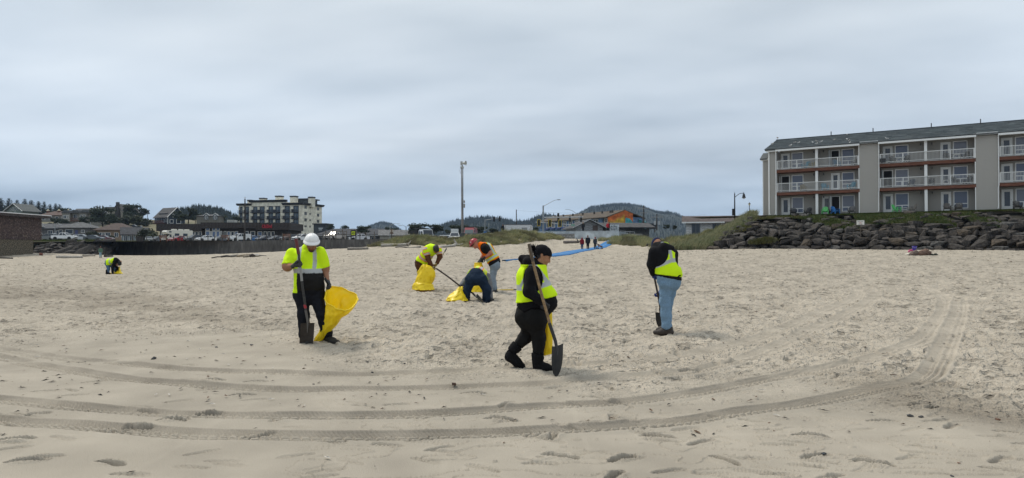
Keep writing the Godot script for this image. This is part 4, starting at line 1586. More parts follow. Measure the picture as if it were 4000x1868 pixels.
func pine_proto(h: float,w: float,base: Color,lean: float,sd: int,open:=0.5)->Array:
	rng.seed=sd
	var t:=Mb.new()
	var c:=Mb.new()
	var top:=Vector3(lean*h,h*0.82,0)
	t.sweep([Vector3.ZERO,Vector3(lean*h*0.2,h*0.35,0.1),top],[h*0.035,h*0.026,h*0.012],6)
	for k in 9:
		var f:=0.35+0.65*k/9.0
		var a:=rng.randf()*TAU
		var r:=w*(0.25+0.75*sin(f*PI*0.62+0.5))*rng.randf_range(0.45,1.0)
		var at:=Vector3(lean*h*f+cos(a)*r,h*(f*0.78+0.14)+rng.randfn()*0.2,sin(a)*r*0.8)
		var root:=Vector3(lean*h*f*0.7,h*f*0.62,0)
		t.sweep([root,root.lerp(at,0.5)+Vector3(0,-0.15,0),at],[h*0.012,h*0.009,0.03],5)
		var cw:=w*rng.randf_range(0.34,0.55)
		for i in int(120+120*open):
			var d:=Vector3(rng.randfn(),rng.randfn()*0.42,rng.randfn())
			d=d.normalized()*pow(rng.randf(),0.45)
			leaf(c,at+Vector3(d.x*cw,d.y*cw*0.6,d.z*cw),0.62,base)
	return [t.mesh(),c.mesh()]
func bush_proto(w: float,h: float,base: Color,sd: int)->Array:
	rng.seed=sd
	var c:=Mb.new()
	var t:=Mb.new()
	for k in 5:
		t.tube(Vector3(rng.randfn()*0.1,0,rng.randfn()*0.1),Vector3(rng.randfn()*w*0.25,h*0.7,rng.randfn()*w*0.2),0.05,0.02,5)
	for k in 7:
		var at:=Vector3(rng.randf_range(-0.5,0.5)*w*0.75,h*rng.randf_range(0.3,0.66),rng.randf_range(-0.5,0.5)*w*0.5)
		for i in 110:
			var d:=Vector3(rng.randfn(),rng.randfn(),rng.randfn()).normalized()*pow(rng.randf(),0.4)
			leaf(c,at+d*Vector3(w*0.28,h*0.4,w*0.25),0.5,base)
	return [t.mesh(),c.mesh()]
func plant(called: String,label: String,category: String,pr: Array,at: Vector3,s: Vector3,turn: float,group: String,stem:="trunk")->void:
	var o:=thing(called,label,category,at,turn,group)
	o.scale=s
	obj(stem,pr[0],mat(Color(0.085,0.07,0.055),0.95,"rocky"),o)
	obj("crown",pr[1],tint_mat(0.95),o)
func trees()->void:
	var fir:=Color(0.040,0.055,0.043)
	var pine:=Color(0.036,0.048,0.031)
	var con:=[conifer_proto(12,3.4,fir,101),conifer_proto(12,2.9,fir,102),conifer_proto(12,4.0,fir*0.85,103)]
	var pin:=[pine_proto(9,4.2,pine,0.1,111),pine_proto(9,5.2,pine,-0.12,112,0.9),pine_proto(8,4.6,pine*1.15,0.18,113,0.2)]
	var bus:=[bush_proto(4.5,3.2,Color(0.045,0.052,0.034),121),bush_proto(5,3.0,Color(0.06,0.068,0.04),122)]
	rng.seed=31
	var g:="conifers on the skyline at the far left"
	var lb:=["broad","narrow","ragged","tall","short","slender","dense","drooping","open","spiky","thin-topped"]
	# heading, top pixel, distance, prototype
	var con_list:=[[-20,762,2],[2,772,1],[34,774,2],[66,780,0],[96,776,0],[122,781,2],[150,785,2],[172,787,0],[195,796,1],[216,794,0],[232,797,1]]
	for i in con_list.size():
		var q: Array=con_list[i]
		var d:=415.0+(i % 3)*14
		var top:=px(q[0],q[1],d)
		var y:=hill_y(top.x,d)
		var s:=(top.y-y)/12.0
		plant("conifer_tree","%s dark conifer, %s from the left in the far left skyline row" % [lb[i],["first","second","third","fourth","fifth","sixth","seventh","eighth","ninth","tenth","eleventh"][i]],"tree",con[q[2]],Vector3(top.x,y,-d),Vector3(s,s,s)*Vector3(2.5,1,2.5),rng.randf()*TAU,g)
	# shore pines among the houses: heading, top, bottom, distance, width factor, kind, label
	for q in [
		[255,812,850,330,1.1,1,"flat-crowned dark pine behind the tall beige house, left of its roof"],
		[287,820,846,330,1.2,0,"low dark pine over the roof ridge of the tall beige house"],
		[212,852,905,262,1.1,0,"bushy dark pine between the deck house and the tall beige house"],
		[238,850,900,262,0.9,2,"small dark pine touching the left corner of the tall beige house"],
		[332,846,897,262,0.8,1,"wide flat pine in front of the tall beige house"],
		[402,808,900,258,0.95,1,"large spreading shore pine in front of the white house"],
		[425,824,902,256,0.6,2,"leaning pine on the right of the large spreading pine"],
		[352,812,850,345,0.9,0,"pine behind the grey wing of the white house"],
		[520,797,866,322,0.85,1,"umbrella pine beside the stone chimney, tallest on the hilltop"],
		[545,812,866,322,1.0,0,"umbrella pine at the right end of the hilltop group"],
		[500,822,866,318,0.9,2,"low pine under the umbrella pines near the stone chimney"],
		[692,818,868,298,0.75,2,"slim pine just right of the dark blue house"],
		[735,812,874,292,1.0,0,"tall dark pine between the blue house and the dormer house"],
		[716,838,876,288,1.1,1,"wide pine in front of the tall dark pine by the blue house"],
		[762,828,876,292,0.9,2,"pine left of the small dormer house"],
		[862,842,880,268,1.3,1,"low spreading pine right of the dormer house"],
		[912,846,880,268,1.1,0,"low spreading pine beside the hotel's left wall"],
		[1290,872,912,250,0.7,2,"pine just right of the slate-grey hotel annex"],
		[1345,876,912,262,0.8,2,"small pine above the long low motel's roof"],
		[1428,882,925,222,0.9,1,"round dark pine right of the yellow 45 sign"],
		[1505,887,925,218,0.9,0,"dark pine at the end of the long low motel"],
		[1540,890,925,218,0.9,1,"low dark pine left of the crew-cab truck"],
		[1640,872,935,185,1.25,1,"domed shore pine behind the white crew-cab truck"],
		[1685,876,935,187,1.25,0,"domed shore pine right behind the crew-cab truck"],
		[1762,880,930,180,0.95,0,"domed shore pine left of the siren pole"],
		[1800,877,932,182,1.1,1,"domed shore pine behind the siren pole"],
		[1880,884,930,182,1.0,1,"domed shore pine right of the red van"],
		[1915,892,930,180,1.0,0,"low shore pine left of the white box trailer"],
		[2090,884,912,178,0.6,2,"small dark pine at the right end of the white box trailer"],
		[2602,873,903,170,0.6,2,"small dark conifer beside the dark billboard"],
		[2632,880,905,168,0.7,0,"small dark pine right of the dark billboard"]]:
		var top:=px(q[0],q[1],q[3])
		var bot:=px(q[0],q[2],q[3])
		var s:=(top.y-bot.y)/8.7
		var pr: Array=pin[q[5]]
		plant("shore_pine",q[6],"tree",pr,bot,Vector3(s*q[4]*(1.0 if s>0.4 else 1.3),s,s*q[4]),rng.randf()*1.2-0.6,"shore pines among the houses")
	for q in [
		[430,850,872,300,1.0,0,"dark hedge bush below the cream house"],[462,850,880,296,1.2,1,"olive hedge bush below the stone chimney"],[500,846,882,296,1.3,0,"dark hedge bush in the middle of the hillside hedge"],
		[540,842,884,296,1.4,1,"large olive bush at the right end of the hillside hedge"],[570,858,888,290,1.0,0,"dark bush against the blue house's deck"],
		[428,922,945,200,1.0,0,"round dark bush in front of the tan bungalow"],[362,908,945,205,0.9,0,"dark bush between the stilt house and the tan bungalow"],
		[572,898,945,200,1.0,0,"large dark bush left of the camper van"],[596,905,945,200,0.8,1,"olive bush right behind the camper van"],[330,890,915,250,0.8,1,"olive bush under the red-brown deck"],
		[255,880,900,262,0.9,0,"dark bush behind the stilt house's roof"],[500,880,905,262,0.7,1,"olive bush beside the hillside cars"]]:
		var top:=px(q[0],q[1],q[3])
		var bot:=px(q[0],q[2],q[3])
		var s:=(top.y-bot.y)/2.9
		plant("bush",q[6],"bush",bus[q[5]],bot,Vector3(s*q[4],s,s),rng.randf()*TAU,"bushes among the houses","stem")
func tuft(base: Color,n: int,hgt: float,spread: float,sd: int)->Mesh:
	rng.seed=sd
	var b:=Mb.new()
	for i in n:
		var a:=rng.randf()*TAU
		var r:=spread*sqrt(rng.randf())
		var p:=Vector3(cos(a)*r,-0.05,sin(a)*r)
		var l:=hgt*rng.randf_range(0.6,1.15)
		var d:=Vector3(cos(a)*rng.randf_range(0.1,0.6)+0.25,1.0,sin(a)*rng.randf_range(0.1,0.6)).normalized()
		var side:=d.cross(Vector3(cos(a*3),0,sin(a*3))).normalized()*0.018
		var g:=rng.randf_range(0.7,1.3)
		b.col=base*g
		var m:=p+d*l*0.55
		var tip:=m+(d+Vector3(0.5,-0.5,0)*rng.randf_range(0.3,1.0)).normalized()*l*0.45
		b.poly([p-side,p+side,m+side*0.8,m-side*0.8],Vector3(0,0,1))
		b.poly([m-side*0.8,m+side*0.8,tip],Vector3(0,0,1))
	return b.mesh()
func grass_mat()->StandardMaterial3D:
	var m:=mat(Color(1,1,1),0.99,"tint")
	m.backlight_enabled=true
	m.backlight=Color(0.6,0.6,0.45)
	return m
func dune_grass()->void:
	var t:=tuft(Color(1,1,1),26,0.75,0.3,131)
	rng.seed=41
	# patches: heading and top pixels are met by the mound below; centre x, d, radii, count, green
	for q in [
		["dune_grass",-15.5,112.5,6.2,4.6,2600,0.5],["dune_grass",-5.0,111.0,5.0,5.0,1900,0.5],["dune_grass",0.8,116.5,6.2,6.0,2400,0.35],["dune_grass",6.2,119.8,2.2,1.6,420,0.6],
		["dune_grass",19.8,112,5.0,8.0,2600,0.75],["dune_grass",24.0,99,4.6,7.5,2400,0.7],["dune_grass",25.0,87,4.6,4.0,2200,0.75],["dune_grass",29.0,94,4.2,6.0,2300,0.65]]:
		var places:=[]
		var tints:=[]
		for i in q[5]:
			var a:=rng.randf()*TAU
			var r:=sqrt(rng.randf())
			var x: float=q[1]+cos(a)*r*q[3]*(1.0+0.25*sin(a*5+q[1]))
			var d: float=q[2]+sin(a)*r*q[4]*(1.0+0.25*cos(a*4+q[1]))
			var cl:=sin(x*1.9+d*0.7)*cos(d*1.3-x*0.8)+sin(x*4.3)*0.4
			if cl < -0.75:
				continue
			var s:=rng.randf_range(0.7,1.2)*lerpf(1.0,0.7,r)*(1.0+cl*0.4)
			places.append(Transform3D(Basis.from_scale(Vector3(s,s,s)).rotated(Vector3.UP,rng.randf_range(-0.7,0.7)),Vector3(x,ground(x,d),-d)))
			var green:=Color(0.19,0.21,0.10).lerp(Color(0.12,0.165,0.085),q[6])
			var straw:=Color(0.44,0.38,0.22)
			var c:=green.lerp(straw,clampf(rng.randf()*0.75-0.1+0.25*r,0,1))
			if cos(a*2.0+x*0.6)>0.55:
				c=c.lerp(Color(0.09,0.07,0.05),0.5)
			tints.append(c)
		copies(q[0],t,grass_mat(),places,tints)
# ------------------------------------------------------------------ the motel on the right
const MOTEL_TURN := -0.5716           # its front runs to the right and towards the camera
var motel_o:=Vector3(33.8,6.0,-85.0)
func motel_at(s: float,y: float,n: float)->Vector3:
	return motel_o+Basis(Vector3.UP,MOTEL_TURN)*Vector3(s,y,n)
# lap siding: boards each leaning out at the foot; on a wall in the plane z = n from x0 to x1
func lap(b: Mb,x0: float,x1: float,y0: float,y1: float,n: float,holes:=[],pitch:=0.155)->void:
	var y:=y0
	while y<y1-0.01:
		var top:=minf(y+pitch,y1)
		var spans:=[[x0,x1]]
		for h in holes:
			if top>h[1] and y<h[3]:
				var left:=[]
				for sp in spans:
					if h[0]>sp[0]:
						left.append([sp[0],minf(sp[1],h[0])])
					if h[2]<sp[1]:
						left.append([maxf(sp[0],h[2]),sp[1]])
				spans=left
		for sp in spans:
			if sp[1]-sp[0]<0.01:
				continue
			b.poly([Vector3(sp[0],y,n+0.036),Vector3(sp[1],y,n+0.036),Vector3(sp[1],top,n),Vector3(sp[0],top,n)],Vector3(0,0.1,1))
			b.poly([Vector3(sp[0],y,n+0.036),Vector3(sp[1],y,n+0.036),Vector3(sp[1],y,n),Vector3(sp[0],y,n)],Vector3(0,-1,0))
		y+=pitch
func glazed_door(root: Node3D,x: float,y: float,n: float,w: float,open: bool,h:=2.1)->void:
	var f:=Mb.new()
	f.bx(x,y,n,x+0.09,y+h,n+0.08)
	f.bx(x+w-0.09,y,n,x+w,y+h,n+0.08)
	f.bx(x+0.09,y+h-0.09,n,x+w-0.09,y+h,n+0.078)
	var d:=obj("door",f,mat(Color(0.74,0.74,0.72),0.5,"plain"),root)
	if open:
		var o:=Mb.new()
		o.bx(x+0.09,y,n+0.004,x+w-0.09,y+h-0.09,n+0.012)  # black sheet standing in for the dark room behind the doorway
		obj("opening",o,mat(Color(0.006,0.006,0.008),0.8,"plain"),d)
		var lf:=Mb.new()
		lf.box(Vector3(x-0.12,y+h*0.5,n+0.45),Vector3(0.05,h-0.1,0.8),Basis(Vector3.UP,0.35))
		obj("leaf",lf,mat(Color(0.55,0.57,0.58),0.5,"plain"),d)
		return
	var l:=Mb.new()
	l.bx(x+0.09,y+0.01,n+0.002,x+0.26,y+h-0.09,n+0.05)
	l.bx(x+w-0.26,y+0.01,n+0.002,x+w-0.09,y+h-0.09,n+0.05)
	l.bx(x+0.26,y+0.01,n+0.002,x+w-0.26,y+0.32,n+0.048)
	l.bx(x+0.26,y+h-0.26,n+0.002,x+w-0.26,y+h-0.09,n+0.048)
	obj("leaf",l,mat(Color(0.74,0.74,0.72),0.5,"plain"),d)
	var g:=Mb.new()
	g.bx(x+0.26,y+0.32,n+0.004,x+w-0.26,y+h-0.26,n+0.025)
	obj("pane",g,mat(Color(0.04,0.05,0.07),0.08,"plain"),d)
	var k:=Mb.new()
	k.tube(Vector3(x+w-0.17,y+1.0,n+0.05),Vector3(x+w-0.17,y+1.0,n+0.12),0.03,0.03,6)
	obj("handle",k,mat(Color(0.2,0.2,0.2),0.4,"plain",Vector3.ONE,0.0,0.8),d)
func big_window(root: Node3D,x: float,y: float,n: float,w: float,curtain: bool)->void:
	var h:=1.95
	var f:=Mb.new()
	for q in [[0,0,0.1,h],[w-0.1,0,w,h],[0.1,h-0.1,w-0.1,h],[0.1,0,w-0.1,0.1],[0.1,0.5,w-0.1,0.6]]:
		f.bx(x+q[0],y+q[1],n,x+q[2],y+q[3],n+0.07)
	f.bx(x+w*0.5-0.05,y+0.1,n,x+w*0.5+0.05,y+0.5,n+0.065)
	var o:=obj("window",f,mat(Color(0.74,0.74,0.72),0.5,"plain"),root)
	var g:=Mb.new()
	g.bx(x+0.1,y+0.6,n+0.003,x+w-0.1,y+h-0.1,n+0.03)
	obj("pane",g,mat(Color(0.10,0.12,0.18) if not curtain else Color(0.16,0.17,0.21),0.1,"plain"),o)
	for s in 2:
		var p:=Mb.new()
		p.bx(x+0.1+s*(w*0.5-0.05),y+0.1,n+0.003,x+w*0.5-0.05+s*(w*0.5-0.05),y+0.5,n+0.03)
		obj("pane",p,mat(Color(0.10,0.12,0.18),0.1,"plain"),o)
func balcony(root: Node3D,x0: float,x1: float,y: float,mid: float)->void:
	# deck with its red-brown rim
	var b:=Mb.new()
	b.bx(x0-0.1,y-0.38,-1.6,x1+0.1,y-0.02,0.06)
	var d:=obj("balcony",b,mat(Color(0.20,0.075,0.042),0.8,"stain",Vector3(0.6,2,0.6)),root)
	var s:=Mb.new()
	s.bx(x0-0.08,y-0.018,-1.6,x1+0.08,y+0.05,0.1)
	obj("deck_edge",s,mat(Color(0.42,0.42,0.41),0.8,"blotch"),d)
	var w:=mat(Color(0.66,0.66,0.64),0.5,"plain")
	var r:=Mb.new()
	r.bx(x0,y+1.02,-0.04,x1,y+1.09,0.06)
	r.bx(x0,y+0.14,-0.02,x1,y+0.19,0.04)
	for e in [x0,x1-0.06]:
		r.bx(e,y+1.02,-1.5,e+0.06,y+1.09,-0.04)
		r.bx(e,y+0.14,-1.5,e+0.05,y+0.19,-0.02)
	obj("handrail",r,w,d)
	var k:=0
	for x in [x0,(x0+mid)*0.5,(mid+x1)*0.5,x1-0.09]:
		var p:=Mb.new()
		p.bx(x,y+0.05,-0.035,x+0.09,y+1.02,0.055)
		obj("post",p,w,d)
		k+=1
	var bl:=Mb.new()
	var x:=x0+0.12
	while x<x1-0.1:
		bl.bx(x,y+0.19,-0.005,x+0.024,y+1.02,0.02)
		x+=0.125
	for e in [x0+0.02,x1-0.05]:
		var z := -1.4
		while z < -0.1:
			bl.bx(e,y+0.19,z,e+0.03,y+1.02,z+0.03)
			z+=0.125
	obj("balusters",bl,w,d).set_meta("kind","stuff")
func motel()->void:
	var h:=thing("motel","three-storey grey motel with white balcony railings, above the boulder wall","building",motel_o,MOTEL_TURN)
	var siding:=mat(Color(0.37,0.35,0.318),0.85,"plain")
	var trim:=mat(Color(0.76,0.76,0.74),0.5,"plain")
	var levels:=[0.0,2.74,5.49]
	var EAVE:=7.85
	var P:=11.2
	var core:=Mb.new()
	core.bx(-2.6,-0.6,-12,34,EAVE,-1.62)
	core.bx(-3.5,-0.6,-12,-2.58,EAVE-0.9,-0.92)
	core.bx(-2.65,-0.6,-1.62,-1.72,EAVE,-0.02)
	var wl:=obj("wall",core,siding,h)
	var lp:=Mb.new()
	lap(lp,-3.55,-2.66,-0.1,EAVE-0.9,-0.9)
	lap(lp,-2.66,-1.72,-0.1,EAVE,0.0)
	var cbs:=[]
	for q in [[-3.56,-3.47,-0.88,EAVE-0.9],[-2.68,-2.6,0.01,EAVE],[-1.8,-1.7,0.02,EAVE]]:
		cbs.append(q)
	for m in 3:
		var x0 := -1.7+m*P
		var x1:=x0+9.07
		var bay:=Mb.new()
		bay.bx(x1+0.02,-0.6,-1.63,x0+P-0.02,EAVE,-0.02)
		obj("bay_wall",bay,siding,h)
		lap(lp,x1+0.02,x0+P-0.02,-0.1,EAVE,0.0)
		cbs.append([x1-0.02,x1+0.06,0.005,EAVE])
		for f in 3:
			var y: float=levels[f]
			var mid:=x0+4.53
			var open_l: bool=[m,f] in [[0,1],[1,1]]
			var open_r: bool=[m,f] in [[0,2],[0,0]]
			lap(lp,x0,x1,y,y+2.5,-1.6,[[x0+0.2,y,x0+1.24,y+2.14],[x0+1.42,y+0.2,x0+2.82,y+2.2],[x0+5.86,y,x0+6.86,y+2.14],[x0+7.06,y+0.2,x0+8.46,y+2.2]])
			glazed_door(h,x0+0.2,y+0.03,-1.6,1.02,open_l)
			glazed_door(h,x0+5.88,y+0.03,-1.6,0.98,open_r)
			if m==0 and f==0:
				glazed_door(h,x0+4.9,y+0.03,-1.598,0.98,false)
			big_window(h,x0+1.42,y+0.22,-1.6,1.38,(m+f) % 2==0)
			big_window(h,x0+7.06,y+0.22,-1.6,1.38,(m+f) % 3==0)
			var lamp:=Mb.new()
			for s in [-0.55,0.55]:
				lamp.bx(mid+s-0.05,y+1.95,-1.57,mid+s+0.05,y+2.2,-1.42)
			obj("wall_lamps",lamp,mat(Color(0.1,0.1,0.1),0.5,"plain"),h)
			if f:
				balcony(h,x0+0.03,x1-0.03,y,mid)
			var col:=Mb.new()
			var cy: float=y+(0.05 if f else -0.1)
			col.bx(mid-0.14,cy,-0.33,mid+0.14,y+(2.36 if f<2 else 2.4),-0.05)
			obj("column",col,trim,h)
			# wall between the two units
			var pw:=Mb.new()
			pw.bx(mid-0.05,y+0.05,-1.6,mid+0.05,y+2.36,-0.34)
			obj("party_wall",pw,siding,h)
		# eave gutter over the balconies, a second, higher one over the bay
		var gt:=Mb.new()
		gt.bx(x0-0.08,EAVE-0.14,-0.02,x1+0.12,EAVE+0.12,0.42)
		gt.bx(x1+0.14,EAVE+0.03,-0.02,x0+P-0.1,EAVE+0.26,0.4)
		obj("gutter",gt,trim,h)
		var ds:=Mb.new()
		ds.sweep([Vector3(x0-0.06,EAVE+0.05,0.32),Vector3(x0-0.06,EAVE-0.5,0.12),Vector3(x0-0.06,2.5,0.12),Vector3(x0-0.12,2.2,0.12),Vector3(x0-0.12,0.25,0.12),Vector3(x0-0.16,0.02,0.25)],[0.055,0.055,0.055,0.055,0.055,0.055],6)
		obj("downpipe",ds,trim,h)
	obj("lap_siding",lp,siding,h).set_meta("kind","stuff")
	for q in cbs:
		var cornerb:=Mb.new()
		cornerb.bx(q[0],-0.1,q[2],q[1],q[3],q[2]+0.05)
		obj("corner_board",cornerb,trim,h)
	var d2:=Mb.new()
	d2.sweep([Vector3(-2.55,EAVE-0.1,0.2),Vector3(-2.55,EAVE-0.5,0.1),Vector3(-2.55,0.2,0.1),Vector3(-2.45,0.0,0.2)],[0.055,0.055,0.055,0.055],6)
	obj("downpipe",d2,trim,h)
	var g2:=Mb.new()
	g2.bx(-2.9,EAVE-0.12,-0.02,-1.85,EAVE+0.12,0.35)
	g2.bx(-3.75,EAVE-1.0,-0.95,-2.7,EAVE-0.8,-0.6)
	obj("gutter",g2,trim,h)
	# roof: overlapping courses of grey shingles on a slope that rises to the ridge
	var e0:=Vector2(0.46,EAVE+0.16)
	var e1:=Vector2(-6.2,EAVE+2.2)
	var rb:=Mb.new()
	rb.prism([e0-Vector2(0,0.05),e1-Vector2(0,0.05),Vector2(-13,EAVE+0.1),Vector2(-13,EAVE-0.1),e1-Vector2(0,0.3),e0-Vector2(0.1,0.16)],-3.0,36.0,Vector3.ZERO,Basis(Vector3(0,0,1),Vector3.UP,Vector3(1,0,0)))
	var roof:=obj("roof",rb,mat(Color(0.11,0.122,0.127),0.95,"blotch"),h)
	var tl:=Mb.new()
	var rows:=36
	for r in rows:
		var a:=e0.lerp(e1,r/float(rows))
		var b:=e0.lerp(e1,(r+1.05)/rows)
		var x := -3.05-rng.randf()*0.6
		while x<36.0:
			var w:=rng.randf_range(0.45,1.1)
			var g:=rng.randf_range(0.65,1.3)
			tl.col=Color(0.125*g,0.14*g,0.142*g)
			var xa:=maxf(x,-3.05)
			var lift:=0.035+rng.randf()*0.012
			tl.poly([Vector3(xa,a.y+lift,a.x),Vector3(x+w,a.y+lift,a.x),Vector3(x+w,b.y+0.012,b.x),Vector3(xa,b.y+0.012,b.x)],Vector3(0,1,0.4))
			tl.poly([Vector3(xa,a.y+lift,a.x),Vector3(x+w,a.y+lift,a.x),Vector3(x+w,a.y-0.01,a.x),Vector3(xa,a.y-0.01,a.x)],Vector3(0,-0.4,1))
			x+=w
	obj("roof_shingles",tl,tint_mat(0.95),roof).set_meta("kind","stuff")
	var lr:=Mb.new()
	lr.prism([Vector2(-0.5,EAVE-0.8),Vector2(-2.2,EAVE+0.1),Vector2(-5.0,EAVE+0.1),Vector2(-5.0,EAVE-0.9),Vector2(-0.6,EAVE-0.95)],-3.8,-2.92,Vector3.ZERO,Basis(Vector3(0,0,1),Vector3.UP,Vector3(1,0,0)))
	obj("side_roof",lr,mat(Color(0.11,0.122,0.127),0.95,"blotch"),h)
	var cap:=Mb.new()
	cap.bar(Vector3(-3.05,e1.y+0.04,e1.x),Vector3(36,e1.y+0.04,e1.x),0.3,0.08)
	obj("ridge_cap",cap,mat(Color(0.05,0.055,0.06),0.95,"blotch"),roof)
	for x in [3.6,8.3,14.4,19.2,24.5]:
		var vp:=Mb.new()
		vp.tube(Vector3(x,e1.y-0.4,e1.x+0.3),Vector3(x,e1.y+0.5,e1.x+0.3),0.06,0.06,6)
		obj("vent_pipe",vp,mat(Color(0.05,0.05,0.055),0.7,"plain"),roof)
	# lawn in front of it
	var lawn:=Mb.new()
	var lp0:=motel_at(-14,-0.12,3.0)
	lawn.poly([motel_at(-12,-0.10,1.3),motel_at(36,-0.10,1.3),motel_at(36,-0.10,-3),motel_at(-12,-0.10,-3)],Vector3.UP)
	struct("lawn",lawn,mat(Color(0.06,0.085,0.028),1.0,"rocky"))
	adirondacks()
	gulls()
# a slatted garden chair with a fan back
func chair_proto(col: Color,label: String,at: Vector3,turn: float,group:="")->Node3D:
	var m:=mat(col,0.6,"plain")
	var o:=thing("garden_chair",label,"chair",at,turn,group)
	var s:=Mb.new()
	for k in 5:
		s.box(Vector3(0,0.36-0.028*k,0.24-0.105*k),Vector3(0.52,0.025,0.09),Basis(Vector3.RIGHT,0.26))
	obj("seat",s,m,o)
	for k in 7:
		var a:=(k-3)*0.075
		var b:=Mb.new()
		var top:=0.66-absf(k-3)*0.035
		var c:=Vector3(sin(a)*top*1.1+(k-3)*0.048,0.27+top,-0.26-top*0.42)
		b.bar(Vector3((k-3)*0.055,0.26,-0.24),c,0.07,0.02)
		obj("back_slat",b,m,o)
	for x in [-0.33,0.33]:
		var b:=Mb.new()
		b.box(Vector3(x,0.56,0.0),Vector3(0.14,0.025,0.72))
		obj("armrest",b,m,o)
		var f:=Mb.new()
		f.bx(x-0.04,0,0.24,x+0.04,0.55,0.3)
		obj("leg",f,m,o)
		var r:=Mb.new()
		r.bar(Vector3(x*0.9,0.34,0.25),Vector3(x*0.9,0.0,-0.5),0.09,0.03)
		r.bar(Vector3(x*0.92,0.1,-0.33),Vector3(x*0.92,0.55,-0.28),0.05,0.03)
		obj("leg",r,m,o)
	return o
func adirondacks()->void:
	var g:="garden chairs outside the motel rooms"
	var base:=Basis(Vector3.UP,MOTEL_TURN)
	# label, s along the front, level, distance out, turn, colour
	var dark:=Color(0.018,0.018,0.02)
	var teal:=Color(0.03,0.27,0.40)
	var tan_c:=Color(0.17,0.155,0.135)
	var list:=[
		["black garden chair on the lawn under the left ground-floor window",0.2,0,0.1,0.2,dark],["black garden chair on the lawn left of the white column",1.85,0,0.1,-0.3,dark],
		["bright green garden chair just right of the white column on the lawn",3.8,0,0.3,0.1,Color(0.10,0.46,0.13)],["blue garden chair turned sideways in front of the open ground-floor door",4.95,0,0.5,0.9,Color(0.02,0.15,0.42)],
		["dark folding garden chair behind the green and blue chairs",4.35,0,-0.7,0.0,Color(0.03,0.03,0.03)],["grey garden chair by the right-hand ground-floor window of the left section",6.6,0,0.1,-0.1,Color(0.10,0.095,0.09)],
		["light green garden chair facing right at the foot of the middle section",11.2,0,0.2,1.1,Color(0.09,0.5,0.13)],["tan garden chair facing left beside the light green chair",12.7,0,0.2,-0.9,tan_c],
		["left one of two grey-brown garden chairs side by side on the lawn",16.0,0,0.1,0.1,Color(0.09,0.08,0.07)],["right one of two grey-brown garden chairs side by side on the lawn",17.05,0,0.1,-0.1,Color(0.09,0.08,0.07)],
		["dark brown garden chair at the right edge of the photograph",22.2,0,0.1,0.2,Color(0.05,0.045,0.04)],
		["turquoise chair on the top left balcony, left of the column",1.5,2,-0.8,-0.5,teal],["yellow-tan chair on the top left balcony beside the turquoise one",2.3,2,-0.7,-0.8,Color(0.3,0.23,0.08)],
		["blue chair on the top left balcony right of the column",4.9,2,-0.8,0.5,Color(0.03,0.16,0.3)],["dark chair at the right end of the top left balcony",7.0,2,-0.7,-0.4,dark],
		["tan chair on the middle-floor left balcony near the railing post",1.2,1,-0.8,0.3,Color(0.22,0.17,0.09)],["turquoise chair on the middle-floor left balcony right of the column",3.6,1,-0.8,0.4,teal],
		["turquoise chair at the right end of the middle-floor left balcony",6.5,1,-0.7,-0.5,teal],
		["dark chair on the top middle balcony by the left window",10.7,2,-0.8,0.3,dark],["dark chair on the top middle balcony next to a small white table",12.0,2,-0.8,-0.5,dark],
		["dark chair on the top middle balcony right of the door",16.1,2,-0.8,0.4,dark],["dark chair at the right end of the top middle balcony",17.7,2,-0.8,-0.5,dark],
		["navy chair on the middle-floor middle balcony left of the column",12.6,1,-0.8,-0.2,Color(0.015,0.03,0.06)],["dark chair on the middle-floor middle balcony right of the column",14.4,1,-0.8,-0.3,dark],
		["black chair under the window on the middle-floor middle balcony",16.7,1,-0.8,0.3,dark],["black chair at the right end of the middle-floor middle balcony",17.9,1,-0.8,-0.5,dark]]
	for q in list:
		var y: float=[-0.09,2.80,5.55][q[2]]
		chair_proto(q[5],q[0],motel_at(q[1],y,q[3]),MOTEL_TURN+q[4],g)
	for q in [["small white table on the top middle balcony between two dark chairs",11.4,5.55],["small white table at the right of the top middle balcony",16.9,5.55],["small white table on the middle-floor middle balcony",15.9,2.8],["small white table between the green and tan chairs on the lawn",11.95,-0.09],["small white table between the two grey-brown chairs",16.5,-0.09]]:
		var t:=thing("side_table",q[0],"table",motel_at(q[1],q[2],-0.6),MOTEL_TURN,"small white tables outside the rooms")
		var tb:=Mb.new()
		tb.bx(-0.3,0.48,-0.3,0.3,0.53,0.3)
		obj("table_top",tb,mat(Color(0.62,0.62,0.6),0.5,"plain"),t)
		for k in 4:
			var lb:=Mb.new()
			lb.bar(Vector3(0.24*(1 if k % 2 else -1),0,0.24*(1 if k/2 else -1)),Vector3(0.2*(1 if k % 2 else -1),0.48,0.2*(1 if k/2 else -1)),0.04,0.04)
			obj("leg",lb,mat(Color(0.62,0.62,0.6),0.5,"plain"),t)
	var sp:=thing("black_speaker_box","black box fixed to the left end of the top middle balcony railing","box",motel_at(9.85,5.62,0.14),MOTEL_TURN)
	var sb:=Mb.new()
	sb.bx(-0.28,0,0,0.28,0.42,0.2)
	obj("case",sb,mat(dark,0.6,"plain"),sp)
	var sd:=Mb.new()
	for k in 4:
		sd.tube(Vector3(-0.13+0.26*(k % 2),0.11+0.2*(k/2),0.2),Vector3(-0.13+0.26*(k % 2),0.11+0.2*(k/2),0.215),0.07,0.06,8)
	obj("openings",sd,mat(Color(0.06,0.06,0.06),0.5,"plain"),sp)
